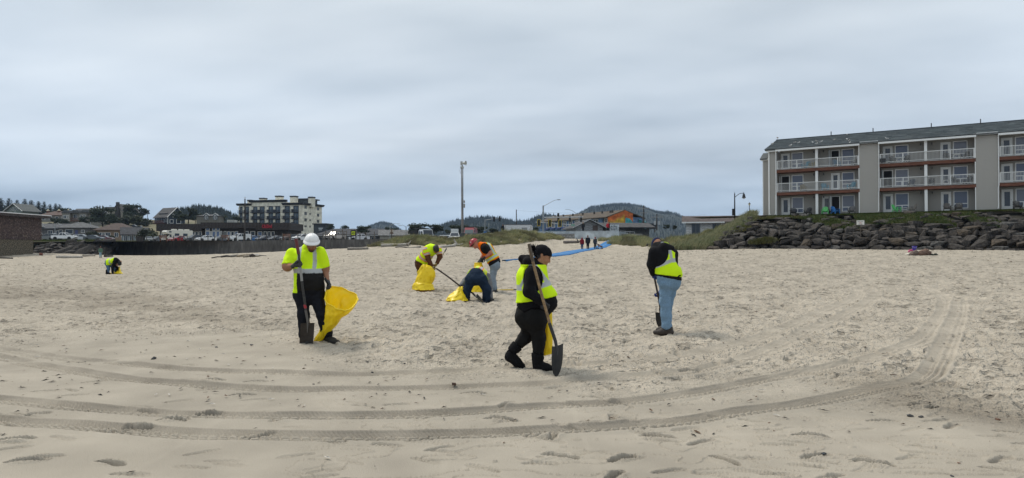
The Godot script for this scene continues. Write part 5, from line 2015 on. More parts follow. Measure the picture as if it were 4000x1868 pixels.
func gulls()->void:
	# standing on the slope where the photograph shows them: solve for the roof plane
	var N:=Basis(Vector3.UP,MOTEL_TURN)
	var p0:=motel_at(0,7.85+0.22,0.46)
	var up:=N*Vector3(0,2.04,-6.66)
	var nrm:=(N*Vector3.RIGHT).cross(up).normalized()
	var lab:=["grey-brown gull on the left end of the roof ridge","white gull near the lower left corner of the motel roof","white gull above the left end of the balcony gutter","left of two pale gulls low on the left part of the roof","right of two pale gulls low on the left part of the roof","leftmost gull of the cluster of four over the column","upper gull of the cluster of four over the column","lower gull of the cluster of four over the column","rightmost gull of the cluster of four over the column","lone tan gull in the middle of the roof slope","gull highest on the roof, below the second vent pipe","gull half-way up the roof over the siding bay","gull just below the half-way gull over the siding bay","white gull lowest over the right end of the first gutter","large pale gull at the left of the middle section's roof"]
	var at:=[[292,243],[243,305],[390,320],[425,290],[455,292],[570,290],[604,280],[600,300],[638,284],[744,269],[850,224],[848,264],[866,276],[872,292],[1172,258]]
	for i in at.size():
		var a:=px(2900+at[i][0]*0.4823,420+at[i][1]*0.4823,10)
		var dir:=a-Vector3(0,EYE,0)
		var t: float=(p0-Vector3(0,EYE,0)).dot(nrm)/dir.dot(nrm)
		var p:=Vector3(0,EYE,0)+dir*t
		if i==0:
			p=motel_at(-2.9,10.17,-6.2)
		var o:=thing("gull",lab[i],"bird",p,rng.randf()*TAU,"gulls resting on the motel roof")
		o.scale=Vector3.ONE*0.68
		var standing:=i in [0,1,2]
		var c:=Color(0.62,0.61,0.58) if i % 3 else Color(0.45,0.41,0.36)
		if i==0:
			c=Color(0.20,0.15,0.10)
		var lift:=0.22 if standing else 0.08
		var b:=Mb.new()
		b.sweep([Vector3(0,lift+0.02,-0.3),Vector3(0,lift+0.04,-0.2),Vector3(0,lift+0.08,-0.05),Vector3(0,lift+0.1,0.08),Vector3(0,lift+0.16,0.17),Vector3(0,lift+0.2,0.2),Vector3(0,lift+0.24,0.24),Vector3(0,lift+0.235,0.29)],[0.015,0.06,0.105,0.1,0.06,0.055,0.055,0.02],8)
		obj("body",b,mat(c,0.8,"plain"),o)
		var wg:=Mb.new()
		for s in [-1.0,1.0]:
			wg.sweep([Vector3(s*0.07,lift+0.12,0.08),Vector3(s*0.1,lift+0.12,-0.08),Vector3(s*0.04,lift+0.07,-0.36)],[0.05,0.05,0.01],6)
		obj("wing",wg,mat(Color(0.28,0.29,0.31) if i else Color(0.16,0.12,0.09),0.8,"plain"),o)
		var bk:=Mb.new()
		bk.tube(Vector3(0,lift+0.23,0.29),Vector3(0,lift+0.215,0.36),0.016,0.004,5)
		obj("beak",bk,mat(Color(0.5,0.32,0.05),0.6,"plain"),o)
		if standing:
			var lg:=Mb.new()
			for s in [-0.03,0.03]:
				lg.tube(Vector3(s,0,0.02),Vector3(s,lift+0.04,0.0),0.01,0.012,5)
			obj("leg",lg,mat(Color(0.45,0.3,0.2),0.7,"plain"),o)
# ------------------------------------------------------------------ boulder walls
# an angular block: the hull of a few points scattered on a rounded box, faces left flat
func rock_mesh(sd: int,sharp:=0.75)->Mesh:
	rng.seed=sd
	var pts:=[]
	for i in 15:
		var d:=Vector3(rng.randfn(),rng.randfn(),rng.randfn()).normalized()
		var m:=maxf(absf(d.x),maxf(absf(d.y),absf(d.z)))
		var q:=d.lerp(d/m,sharp)*rng.randf_range(0.86,1.0)
		var ok:=true
		for p in pts:
			if p.distance_to(q)<0.38:
				ok=false
		if ok:
			pts.append(q*0.5)
	var b:=Mb.new()
	var n:=pts.size()
	for i in n:
		for j in range(i+1,n):
			for k in range(j+1,n):
				var nn: Vector3=(pts[j]-pts[i]).cross(pts[k]-pts[i])
				if nn.length()<1e-6:
					continue
				nn=nn.normalized()
				var side:=0
				var good:=true
				for l in n:
					if l==i or l==j or l==k:
						continue
					var s: float=nn.dot(pts[l]-pts[i])
					var g:=1 if s>0 else -1
					if side==0:
						side=g
					elif side!=g:
						good=false
						break
				if good:
					b.poly([pts[i],pts[j],pts[k]],nn*-side)
	return b.mesh()
func riprap()->void:
	var rocks:=[]
	for i in 14:
		rocks.append(rock_mesh(200+i,0.8))
	rng.seed=55
	var look:=[]
	for g in [0.7,0.85,1.0,1.15,1.35]:
		look.append(mat(Color(0.088*g,0.076*g,0.066*g),0.95,"rocky",Vector3.ONE*0.45,5.0))
	look.append(mat(Color(0.11,0.085,0.06),0.95,"rocky",Vector3.ONE*0.45,5.0))
	look.append(mat(Color(0.125,0.12,0.112),0.95,"rocky",Vector3.ONE*0.45,5.0))
	var root:=thing("boulder_wall","sloping wall of dark angular boulders below the motel lawn","wall")
	# foot and head of the slope, by heading
	var foot:=func(u: float)->Vector3:
		var d:=lerpf(79.0,61.5,(u-2720.0)/1280.0)
		var p:=px(u,970,d)
		p.y=ground(p.x,d)
		return p
	var head:=func(u: float)->Vector3:
		var s:=lerpf(-7.5,22.6,(u-2800.0)/1200.0)
		return motel_at(s,-0.2+minf(0.0,(s+4.5)*0.5),1.3)
	var bank:=Mb.new()
	var rows:=[]
	for r in 9:
		var row:=[]
		for k in 40:
			var u:=2650.0+k*42.0
			var f:=r/8.0
			var p: Vector3=foot.call(u).lerp(head.call(u),f)
			var bulge:=sin(f*PI)*0.55
			row.append(p+Vector3(0,bulge-0.35,0)+Vector3(0,-0.9 if r==0 else 0.0,-0.6))
		rows.append(row)
	bank.loft(rows,false)
	obj("earth_bank",bank,mat(Color(0.05,0.045,0.032),1.0,"rocky",Vector3.ONE*0.5,6.0),root)
	var n:=0
	var lv:=0
	for f in [0.0,0.085,0.17,0.26,0.35,0.44,0.54,0.65,0.77,0.9]:
		var u:=2700.0+rng.randf()*20+lv*9
		while u<4130.0:
			var d: float = -foot.call(u).z
			var w:=rng.randf_range(0.75,1.7) if f<0.5 else rng.randf_range(0.6,1.3)
			var du:=w/d*FOCAL*0.98
			var p: Vector3=foot.call(u+du*0.5).lerp(head.call(u+du*0.5),f+rng.randf_range(-0.02,0.02))
			var hgt:=rng.randf_range(0.45,0.8)*(1.0 if f<0.5 else 0.8)
			p.y+=sin(f*PI)*0.4+hgt*0.28
			if f==0.0:
				p.y-=rng.randf_range(0.1,0.35)
			var skip: bool=f>0.5 and rng.randf()<[0.15,0.42,0.62,0.8][clampi(int((f-0.5)*10),0,3)]
			if f>0.5 and u>3330 and u<3700 and rng.randf()<0.5:
				skip=true
			if u<2735.0+f*185.0:
				skip=true
			if not skip and n<298:
				var yaw:=MOTEL_TURN+rng.randf_range(-0.35,0.35)
				var bs:=Basis(Vector3.UP,yaw).rotated(Vector3(0,0,1),rng.randf_range(-0.16,0.16))
				bs=bs*Basis.from_scale(Vector3(w*1.22,hgt*1.25,rng.randf_range(1.0,1.5)))
				piece("boulder",n,rocks[rng.randi() % rocks.size()],look[(rng.randi() % 5) if rng.randf()<0.88 else 5+rng.randi() % 2],root,Transform3D(bs,p))
				n+=1
			u+=du
		lv+=1
	# weeds and trailing grass on the upper part of the slope
	var wt:=tuft(Color(1,1,1),22,0.42,0.35,141)
	rng.seed=56
	var places:=[]
	var tints:=[]
	for i in 7800:
		var u:=rng.randf_range(2860,4120)
		var f:=1.0-pow(rng.randf(),1.4)*0.62
		var clump:=sin(u*0.013+f*5.0)+sin(u*0.031+2.0+f*9.0)*0.7
		if f<0.93 and clump<0.35+(0.9-f)*0.8:
			if not (u>3380 and u<3700 and f>0.5 and rng.randf()<0.5) and not (u<3130 and u>2930 and f>0.8):
				continue
		var p: Vector3=foot.call(u).lerp(head.call(u),f)
		p.y+=sin(f*PI)*0.62
		var s:=rng.randf_range(0.5,1.1)
		places.append(Transform3D(Basis.from_scale(Vector3(s,s*(0.8 if f<0.88 else 0.35),s)).rotated(Vector3.UP,rng.randf()*TAU),p))
		var c:=Color(0.065,0.11,0.03).lerp(Color(0.22,0.18,0.085),clampf(rng.randf()*0.8-0.2+(0.35 if u<3150 and f<0.95 else 0.0),0,1))
		tints.append(c)
	# two tussocks low among the boulders
	for q in [[2975,0.06],[2990,0.1],[2955,0.04]]:
		for i in 90:
			var u: float=q[0]+rng.randfn()*12
			var p: Vector3=foot.call(u).lerp(head.call(u),q[1]+rng.randfn()*0.02)
			p.y+=0.5
			p.z+=0.5
			places.append(Transform3D(Basis.from_scale(Vector3(1,1,1)).rotated(Vector3.UP,rng.randf()*TAU),p))
			tints.append(Color(0.10,0.10,0.035))
	# lawn edge
	for i in 2600:
		var s:=rng.randf_range(-6.5,24.0)
		var q:=rng.randf_range(0.9,1.6)
		var w:=rng.randf_range(0.15,0.32)
		places.append(Transform3D(Basis.from_scale(Vector3(1,w,1)).rotated(Vector3.UP,rng.randf()*TAU),motel_at(s,-0.22+minf(0.0,(s+4.5)*0.5),q)))
		var g:=rng.randf_range(0.7,1.2)
		tints.append(Color(0.08*g,0.125*g,0.035*g))
	copies("bank_grass",wt,grass_mat(),places,tints)
	# the long grass at the left end of the slope is thick and grey-green
	places=[]
	tints=[]
	var lt:=tuft(Color(1,1,1),26,0.8,0.3,142)
	rng.seed=57
	for i in 3400:
		var f:=pow(rng.randf(),0.8)
		var u:=lerpf(2640.0,2960.0,f)+rng.randfn()*50
		var p: Vector3=foot.call(u).lerp(head.call(u),clampf(f*1.02+rng.randfn()*0.08,0,1.05))
		p.y=maxf(p.y,ground(p.x,-p.z))+sin(clampf(f,0,1)*PI)*0.3-0.05
		if u>2742.0+f*200.0:
			continue
		var s:=rng.randf_range(0.7,1.3)
		places.append(Transform3D(Basis.from_scale(Vector3(s,s,s)).rotated(Vector3.UP,rng.randf_range(-0.8,0.8)),p))
		tints.append(Color(0.16,0.19,0.10).lerp(Color(0.40,0.35,0.21),clampf(rng.randf()*0.9-0.15,0,1)))
	copies("slope_grass",lt,grass_mat(),places,tints)
	var sg:=thing("warning_sign","white warning sign with red and black lettering on a stake in the boulder slope","sign",px(3362,895,70.5),MOTEL_TURN+0.2)
	var k:=1.0/FOCAL*70.5
	var sb:=Mb.new()
	sb.bx(-13.5*k,0,-0.02,13.5*k,17.5*k,0.02)
	var bd:=obj("board",sb,mat(Color(0.66,0.65,0.61),0.6,"plain"),sg)
	bd.position.y=0.42
	var pb:=Mb.new()
	pb.bx(-0.04,-0.7,-0.06,0.04,0.6,-0.022)
	obj("stake",pb,mat(Color(0.12,0.1,0.08),0.9,"stain"),sg)
	var ln:=[["KEEP OFF",Color(0.05,0.03,0.03),0.31],["the",Color(0.5,0.05,0.02),0.2],["ROCKS",Color(0.09,0.03,0.03),0.075]]
	for q in ln:
		var tm:=TextMesh.new()
		var sf:=SystemFont.new()
		sf.font_names=PackedStringArray(["Droid Sans"])
		sf.font_weight=700
		tm.font=sf
		tm.text=q[0]
		tm.font_size=32
		tm.pixel_size=0.0036
		tm.depth=0.01
		var l:=obj("lettering",tm,mat(q[1],0.6,"plain"),bd)
		l.position=Vector3(0,q[2],0.024)
	# boulders at the foot of the sea wall on the left
	rng.seed=58
	var left:=thing("rock_revetment","heap of big dark slabs and boulders at the left end of the sea wall","rocks")
	n=0
	for f in [0.0,0.22,0.44,0.66,0.85]:
		var u:=132.0+rng.randf()*10
		while u<424.0:
			var big:=u>250
			var w:=rng.randf_range(1.6,3.0) if big else rng.randf_range(0.9,1.7)
			var d: float=lerpf(150.0,157.0,(u-130)/295.0)+f*6.0
			var du: float=w/d*FOCAL*0.92
			var v:=lerpf(lerpf(989.0,1004.0,smoothstep(180.0,300.0,u)),951.0,f)
			var p:=px(u+du*0.5,v-3,d-(5.0 if big else 0.0))
			if not (not big and f>0.6 and rng.randf()<0.5):
				var hgt:=w*rng.randf_range(0.5,0.75)
				var bs:=Basis(Vector3.UP,rng.randf()*0.8).rotated(Vector3(0,0,1),rng.randf_range(0.1,0.4) if big else rng.randf_range(-0.2,0.2))*Basis.from_scale(Vector3(w*1.25,hgt*1.3,w*1.2))
				var lm: Material=look[2+rng.randi() % 3]
				if rng.randf()<0.06:
					lm=mat(Color(0.17,0.10,0.07),0.95,"rocky",Vector3.ONE*0.45,5.0)
				piece("boulder",n,rocks[rng.randi() % rocks.size()],lm,left,Transform3D(bs,p))
				n+=1
			u+=du
	# the long tilted slab that leans out to the left
	for q in [[190,1008,270,962,2.0],[215,1010,300,975,1.6],[300,1002,360,960,2.4]]:
		var a:=px(q[0],q[1],142)
		var z:=px(q[2],q[3],148)
		var dir:=(z-a).normalized()
		var bs:=Basis(dir,dir.cross(Vector3(0.3,0,1)).normalized()*-1.0,Vector3(0,0,1))*Basis.from_scale(Vector3((z-a).length()*1.2,1.1,q[4]*1.6))
		piece("boulder",n,rocks[n % rocks.size()],look[2],left,Transform3D(bs,(a+z)*0.5))
		n+=1
	var eb:=Mb.new()
	var r2:=[]
	for r in 6:
		var row:=[]
		for k2 in 12:
			var u:=118.0+k2*29.0
			var f:=r/5.0
			row.append(px(u,lerpf(1000.0,941.0,f),lerpf(155.0,176.0,f))+Vector3(0,-0.9 if r==0 else 0.12*sin(k2*2.3+r),0))
		r2.append(row)
	eb.loft(r2,false)
	obj("earth_bank",eb,mat(Color(0.06,0.055,0.04),1.0,"rocky",Vector3.ONE*0.4,6.0),left)
	places=[]
	tints=[]
	for i in 2600:
		var u:=rng.randf_range(122,560)
		var f:=1.0-pow(rng.randf(),1.5)*(0.62 if u<330 else 0.2)
		if u>425 and rng.randf()<0.5:
			continue
		var p:=px(u,lerpf(1000.0,941.0,f),lerpf(155.0,174.0,f)) if u<425 else px(u,946.5,rng.randf_range(164,171))
		var s:=rng.randf_range(0.7,1.4)
		places.append(Transform3D(Basis.from_scale(Vector3(s*1.4,s,s)).rotated(Vector3.UP,rng.randf()*TAU),p))
		tints.append(Color(0.06,0.09,0.028).lerp(Color(0.20,0.18,0.08),clampf(rng.randf()-0.35+(0.4 if u>380 else 0.0),0,1)))
	copies("bank_grass",wt,grass_mat(),places,tints)
# ------------------------------------------------------------------ poles, lamps, signals, signs, fence
func pole(root: Node3D,called: String,a: Vector3,b: Vector3,r0: float,r1: float,m: Material)->void:
	var t:=Mb.new()
	t.tube(a,b,r0,r1,8)
	obj(called,t,m,root)
func signal_head(root: Node3D,at: Vector3,back:=false)->void:
	var b:=Mb.new()
	b.box(at,Vector3(0.38,1.1,0.22))
	var n:=obj("signal_head",b,mat(Color(0.014,0.014,0.014),0.6,"plain"),root)
	if not back:
		var f:=Mb.new()
		f.box(at+Vector3(0,0,-0.13),Vector3(0.62,1.35,0.02))
		obj("backplate",f,mat(Color(0.45,0.33,0.03),0.6,"plain"),n)
	for k in 3:
		var v:=Mb.new()
		v.tube(at+Vector3(0,0.35-0.35*k,0.1),at+Vector3(0,0.35-0.35*k,0.32),0.14,0.14,8)
		obj("visor",v,mat(Color(0.012,0.012,0.012),0.6,"plain"),n)
func street_furniture()->void:
	var wood:=mat(Color(0.17,0.15,0.125),0.95,"stain",Vector3(1.5,0.12,1.5),2.0)
	var dwood:=mat(Color(0.09,0.075,0.065),0.95,"stain",Vector3(1.5,0.12,1.5),2.0)
	var steel:=mat(Color(0.30,0.32,0.33),0.5,"blotch",Vector3.ONE,0.0,0.4)
	var black:=mat(Color(0.012,0.015,0.018),0.5,"plain")
	var grey_c:=mat(Color(0.45,0.45,0.42),0.7,"blotch")
	# the siren
	var o:=px(1806,930,140)
	var k:=140.0/FOCAL
	var h:=thing("siren_pole","tall wooden pole with a white warning siren horn, behind the dune","siren",o)
	var top:=(930-657)*k
	pole(h,"pole",Vector3.ZERO,Vector3(-0.1,top,0),0.24,0.15,mat(Color(0.30,0.28,0.25),0.95,"stain",Vector3(1.5,0.12,1.5),2.0))
	var b:=Mb.new()
	b.bx(-0.4,top,-0.3,0.25,top+0.35,0.3)
	b.bx(-0.1,top+0.35,-0.1,0.1,top+0.6,0.1)
	obj("mount",b,grey_c,h)
	var bx:=Mb.new()
	bx.box(Vector3(-0.18,top+0.98,0),Vector3(0.42,0.75,0.6))
	obj("motor_box",bx,grey_c,h)
	var hn:=Mb.new()
	hn.lathe(Vector3(0.05,top+0.98,0.1),[Vector2(0.18,0),Vector2(0.22,0.1),Vector2(0.3,0.45),Vector2(0.44,0.68),Vector2(0.46,0.72),Vector2(0.40,0.69),Vector2(0.24,0.4),Vector2(0.02,0.3)],14,Basis(Vector3(0,1,0),Vector3(0.93,0.02,0.37),Vector3(0.37,0,-0.93)))
	obj("horn",hn,mat(Color(0.55,0.55,0.51),0.7,"blotch"),h)
	for q in [[0.36,(930-788)*k,0.5,0.3],[0.36,(930-804)*k,0.78,0.33]]:
		var c:=Mb.new()
		c.box(Vector3(q[0],q[1],0.12),Vector3(q[3],q[2],0.3))
		obj("control_box",c,mat(Color(0.30,0.29,0.26),0.7,"blotch"),h)
	var cd:=Mb.new()
	cd.sweep([Vector3(0.22,1.0,0.15),Vector3(0.24,5,0.15),Vector3(0.2,9,0.1),Vector3(0.18,top,0.1)],[0.03,0.03,0.03,0.03],5)
	cd.sweep([Vector3(-0.35,top,0),Vector3(-0.52,top-0.5,0),Vector3(-0.3,top-1.1,0.1)],[0.03,0.03,0.03],5)
	obj("conduit",cd,mat(Color(0.2,0.19,0.18),0.8,"plain"),h)
	# wooden pole before the cream hotel, with a gull on its top
	o=px(955.5,945,172)
	k=172.0/FOCAL
	h=thing("utility_pole","plain wooden pole in front of the cream hotel, a gull on its top","pole",o)
	pole(h,"pole",Vector3.ZERO,Vector3(0,(945-777)*k,0),0.22,0.15,dwood)
	h=thing("gull","white gull on top of the wooden pole by the cream hotel","bird",o+Vector3(0,(945-777)*k,0))
	var gb:=Mb.new()
	gb.sweep([Vector3(-0.3,0.2,0),Vector3(-0.1,0.24,0),Vector3(0.08,0.3,0),Vector3(0.14,0.42,0),Vector3(0.22,0.42,0)],[0.02,0.1,0.1,0.06,0.02],7)
	obj("body",gb,mat(Color(0.65,0.65,0.63),0.8,"plain"),h)
	var gl:=Mb.new()
	gl.tube(Vector3(0,0,0),Vector3(0,0.24,0),0.015,0.015,5)
	obj("leg",gl,mat(Color(0.4,0.3,0.2),0.8,"plain"),h)
	# traffic signals
	o=px(1894,925,150)
	k=150.0/FOCAL
	h=thing("traffic_signal","grey mast with a rising arm and two signal heads, left of the white trailer","traffic signal",o)
	pole(h,"pole",Vector3.ZERO,Vector3(0,(925-858)*k,0),0.13,0.11,steel)
	var a0:=Vector3(-0.02,(925-863)*k,0)
	var a1:=Vector3((1947-1894)*k,(925-852)*k,0)
	var ar:=Mb.new()
	ar.sweep([a0,a0+Vector3(0.25,0.15,0),a1],[0.1,0.09,0.06],8)
	obj("arm",ar,steel,h)
	signal_head(h,px(1930,856,149.8)-o,true)
	signal_head(h,px(1952,855,149.8)-o,true)
	var sd:=Mb.new()
	sd.lathe(Vector3(0,0,0.15),[Vector2(0.02,0.0),Vector2(0.55,0.0),Vector2(0.55,0.04),Vector2(0.02,0.04)],16,Basis(Vector3.RIGHT,Vector3(0,0,1),Vector3(0,-1,0)))
	var sn:=obj("round_sign",sd,mat(Color(0.03,0.16,0.42),0.6,"plain"),h)
	sn.position.y=0.6
	o=px(2122,905,133)
	k=133.0/FOCAL
	h=thing("traffic_signal","big grey mast with two signal arms and a street lamp, before the blue motel","traffic signal",o)
	pole(h,"pole",Vector3.ZERO,Vector3(0,(905-803)*k,0),0.17,0.13,steel)
	for q in [[2093,868,2246,879.5,0.085],[2126,850,2278,848,0.11]]:
		var m:=Mb.new()
		m.tube(px(q[0],q[1],132.8)-o,px(q[2],q[3],132.8)-o,q[4],q[4]*0.75,8)
		obj("arm",m,mat(Color(0.42,0.44,0.45),0.5,"blotch"),h)
	for q in [[2105,870],[2148,871.5],[2188,872.5]]:
		signal_head(h,px(q[0],q[1],132.4)-o)
	for q in [[2181,855],[2226,856],[2270,856],[2181,844]]:
		signal_head(h,px(q[0],q[1] ,133.1)-o,true)
	var lm:=Mb.new()
	lm.sweep([Vector3(0.05,(905-806)*k,0),px(2150,791,133)-o,px(2165,783,133)-o,px(2178,780.5,133)-o],[0.06,0.05,0.045,0.04],6)
	obj("lamp_arm",lm,steel,h)
	var lh:=Mb.new()
	lh.box(px(2183,780.6,133)-o,Vector3(0.6,0.14,0.3))
	obj("lamp_head",lh,steel,h)
	var ss:=Mb.new()
	ss.box(px(2238,880,132.7)-o,Vector3(0.62,0.32,0.04))
	var sg:=obj("street_sign",ss,mat(Color(0.01,0.20,0.12),0.5,"plain"),h)
	var sl:=Mb.new()
	for x in [-0.2,-0.02,0.17]:
		sl.box(px(2238,880,132.7)-o+Vector3(x,0,0.025),Vector3(0.1,0.14,0.01))
	obj("lettering",sl,mat(Color(0.5,0.55,0.52),0.5,"plain"),sg)
	o=px(2262,905,172)
	k=172.0/FOCAL
	h=thing("street_lamp","street lamp with an arm curving left, before the blue motel's roof","street lamp",o)
	pole(h,"pole",Vector3.ZERO,Vector3(0,(905-842)*k,0),0.12,0.1,steel)
	lm=Mb.new()
	lm.sweep([Vector3(0,(905-842)*k,0),px(2238,825,172)-o,px(2222,818.5,172)-o,px(2208,818,172)-o],[0.06,0.05,0.045,0.05],6)
	obj("lamp_arm",lm,steel,h)
	# town lamps and poles: heading, foot, top, distance, lamp end
	for q in [["street_lamp","grey street lamp with a short arm beside the grey stilt house","street lamp",214,950,872,205,234,876],["street_lamp","slim lamp with a curved arm over the long low motel, left one","street lamp",1523,935,878,190,1556,875],["street_lamp","slim lamp with an arm to the left over the long low motel, right one","street lamp",1586,935,884,190,1562,882]]:
		o=px(q[3],q[4],q[6])
		h=thing(q[0],q[1],q[2],o,0.0,"street lamps along the front")
		var t:=px(q[3],q[5],q[6])-o
		pole(h,"pole",Vector3.ZERO,t,0.13,0.09,steel)
		lm=Mb.new()
		var e:=px(q[7],q[8],q[6])-o
		lm.sweep([t-Vector3(0,0.3,0),t.lerp(e,0.5)+Vector3(0,0.25,0),e],[0.06,0.05,0.05],6)
		obj("lamp_arm",lm,steel,h)
		var hd:=Mb.new()
		hd.box(e,Vector3(0.7,0.16,0.3))
		obj("lamp_head",hd,mat(Color(0.5,0.52,0.53),0.5,"plain"),h)
	for q in [["utility_pole","thin brown pole standing behind the white trailer",2017,895,819,165,0.13,0],["utility_pole","tall utility pole with two crossarms right of the teal building",2515,900,803,165,0.17,2],["utility_pole","lower utility pole with one crossarm and two transformers",2566,900,836,155,0.15,1],["utility_pole","thin pole on the hilltop left of the dark blue house",576,862,826,300,0.14,0],["utility_pole","thin brown pole between the stilt house and the tan bungalow",353,945,888,205,0.1,0],["utility_pole","short pale post before the low blue bungalow",517,945,912,195,0.1,0],["utility_pole","pale bare pole left of the tall crossarm pole",2511,903,846,160,0.08,0]]:
		o=px(q[2],q[3],q[5])
		h=thing(q[0],q[1],"pole",o)
		var t:=px(q[2],q[4],q[5])-o
		pole(h,"pole",Vector3.ZERO,t,q[6],q[6]*0.75,dwood)
		for c in q[7]:
			var cb:=Mb.new()
			var y: float=t.y-0.7-c*1.05
			cb.box(Vector3(0,y,0.15),Vector3(2.5-c*0.9,0.13,0.12))
			for x in [-1.1,-0.5,0.5,1.1]:
				cb.tube(Vector3(x*(1.0-c*0.35),y+0.06,0.15),Vector3(x*(1.0-c*0.35),y+0.25,0.15),0.04,0.03,5)
			obj("crossarm",cb,mat(Color(0.28,0.28,0.27),0.8,"plain"),h)
		if q[7]==1:
			for x in [-0.42,0.42]:
				var tb:=Mb.new()
				tb.tube(Vector3(x,t.y-2.4,0.1),Vector3(x,t.y-1.6,0.1),0.22,0.22,10)
				obj("transformer",tb,mat(Color(0.4,0.42,0.43),0.6,"plain"),h)
	var wr:=thing("power_lines","thin power lines strung across in front of the wooded hill","wires")
	for q in [[2017,822,165,2515,812,165],[2515,815,165,2760,838,190],[2515,826,165,2760,852,190],[2566,840,155,2700,868,190]]:
		var a:=px(q[0],q[1],q[2])
		var z:=px(q[3],q[4],q[5])
		var pts:=[]
		var rr:=[]
		for i in 9:
			var f:=i/8.0
			pts.append(a.lerp(z,f)-Vector3(0,sin(f*PI)*0.9,0))
			rr.append(0.012)
		var wb:=Mb.new()
		wb.sweep(pts,rr,3,false)
		obj("wire",wb,black,wr)
	# black lamps by the motel
	o=px(2870.5,846,100)
	k=100.0/FOCAL
	h=thing("street_lamp","tall black street lamp with a curved arm and bell shade, left of the grey motel","street lamp",o)
	pole(h,"pole",Vector3(0,-1.0,0),Vector3(0,(846-760)*k,0),0.12,0.075,black)
	var fin:=Mb.new()
	fin.lathe(Vector3(0,(846-760)*k,0),[Vector2(0.07,0),Vector2(0.1,0.06),Vector2(0.03,0.14),Vector2(0.06,0.2),Vector2(0.005,0.34)],8)
	obj("finial",fin,black,h)
	lm=Mb.new()
	var arc:=[]
	var ra:=[]
	for i in 9:
		var f:=i/8.0
		arc.append(px(2872+33*f,770-15*sin(minf(f*1.25,1.0)*PI*0.5),100)-o)
		ra.append(0.045)
	lm.sweep(arc,ra,6)
	obj("lamp_arm",lm,black,h)
	var sh:=Mb.new()
	var e2:=px(2906,755,100)-o
	sh.lathe(e2-Vector3(0,0.68,0),[Vector2(0.3,0.0),Vector2(0.25,0.1),Vector2(0.2,0.3),Vector2(0.15,0.55),Vector2(0.06,0.62),Vector2(0.03,0.85)],12)
	obj("lamp_shade",sh,black,h)
	var gb2:=Mb.new()
	gb2.lathe(e2-Vector3(0,0.82,0),[Vector2(0.01,0.0),Vector2(0.13,0.05),Vector2(0.2,0.14)],12)
	obj("lamp_glass",gb2,mat(Color(0.5,0.52,0.52),0.2,"plain"),h)
	var fl:=Mb.new()
	fl.bx(-0.36,0.15,-0.1,-0.12,1.1,0.1)
	obj("hanging_box",fl,black,h)
	o=px(2928,845,104)
	k=104.0/FOCAL
	h=thing("street_lamp","small black lamp post with a lit-looking lantern, just left of the grey motel","street lamp",o)
	pole(h,"pole",Vector3(0,-1.0,0),Vector3(0,(845-803)*k,0),0.06,0.05,black)
	var ln:=Mb.new()
	ln.lathe(Vector3(0,(845-803)*k,0),[Vector2(0.06,0),Vector2(0.13,0.05),Vector2(0.16,0.25),Vector2(0.14,0.26)],8)
	obj("lantern",ln,mat(Color(0.6,0.58,0.42),0.4,"plain"),h)
	var lc:=Mb.new()
	lc.lathe(Vector3(0,(845-803)*k+0.26,0),[Vector2(0.2,0),Vector2(0.1,0.12),Vector2(0.01,0.22)],8)
	obj("lantern_cap",lc,black,h)
	# the yellow 45 sign on its dark posts
	o=px(1379.5,938,133)
	k=133.0/FOCAL
	h=thing("sign","square yellow sign with the number 45 on dark wooden posts","sign",o)
	for x in [-9.0,10.0]:
		pole(h,"post",Vector3(x*k,0,-0.1),Vector3(x*k,39*k,-0.1),0.11,0.11,dwood)
	var bb:=Mb.new()
	bb.bx(-9*k,16*k,-0.06,10*k,39*k,0.0)
	obj("backing",bb,mat(Color(0.05,0.045,0.035),0.9,"stain"),h)
	var yb:=Mb.new()
	yb.bx(-6.8*k,20*k,0.0,7.2*k,34*k,0.03)
	var yo:=obj("board",yb,mat(Color(0.62,0.72,0.02),0.5,"plain"),h)
	var tm:=TextMesh.new()
	var sf:=SystemFont.new()
	sf.font_names=PackedStringArray(["Droid Sans"])
	sf.font_weight=700
	tm.font=sf
	tm.text="45"
	tm.font_size=64
	tm.pixel_size=0.0075
	tm.depth=0.02
	var tx:=obj("lettering",tm,mat(Color(0.01,0.01,0.01),0.6,"plain"),yo)
	tx.position=Vector3(0.2*k,27*k,0.042)
	# dark billboard
	o=px(2545,900,168)
	k=168.0/FOCAL
	h=thing("billboard","dark blank-looking billboard with faint lettering between the utility poles","billboard",o)
	var db:=Mb.new()
	db.bx(-20*k,5*k,-0.15,20*k,27*k,0.15)
	var dbo:=obj("board",db,mat(Color(0.022,0.028,0.036),0.6,"plain"),h)
	var dl:=Mb.new()
	for q in [[-9,19.5,3,21],[-5,16.5,6,18],[-2,21.5,2,23]]:
		dl.bx(q[0]*k,q[1]*k,0.15,q[2]*k,q[3]*k,0.17)
	obj("lettering",dl,mat(Color(0.09,0.11,0.13),0.6,"plain"),dbo)
	for x in [-14.0,14.0]:
		pole(h,"post",Vector3(x*k,-0.5,-0.3),Vector3(x*k,20*k,-0.3),0.12,0.12,dwood)
	fence(wood,dwood)
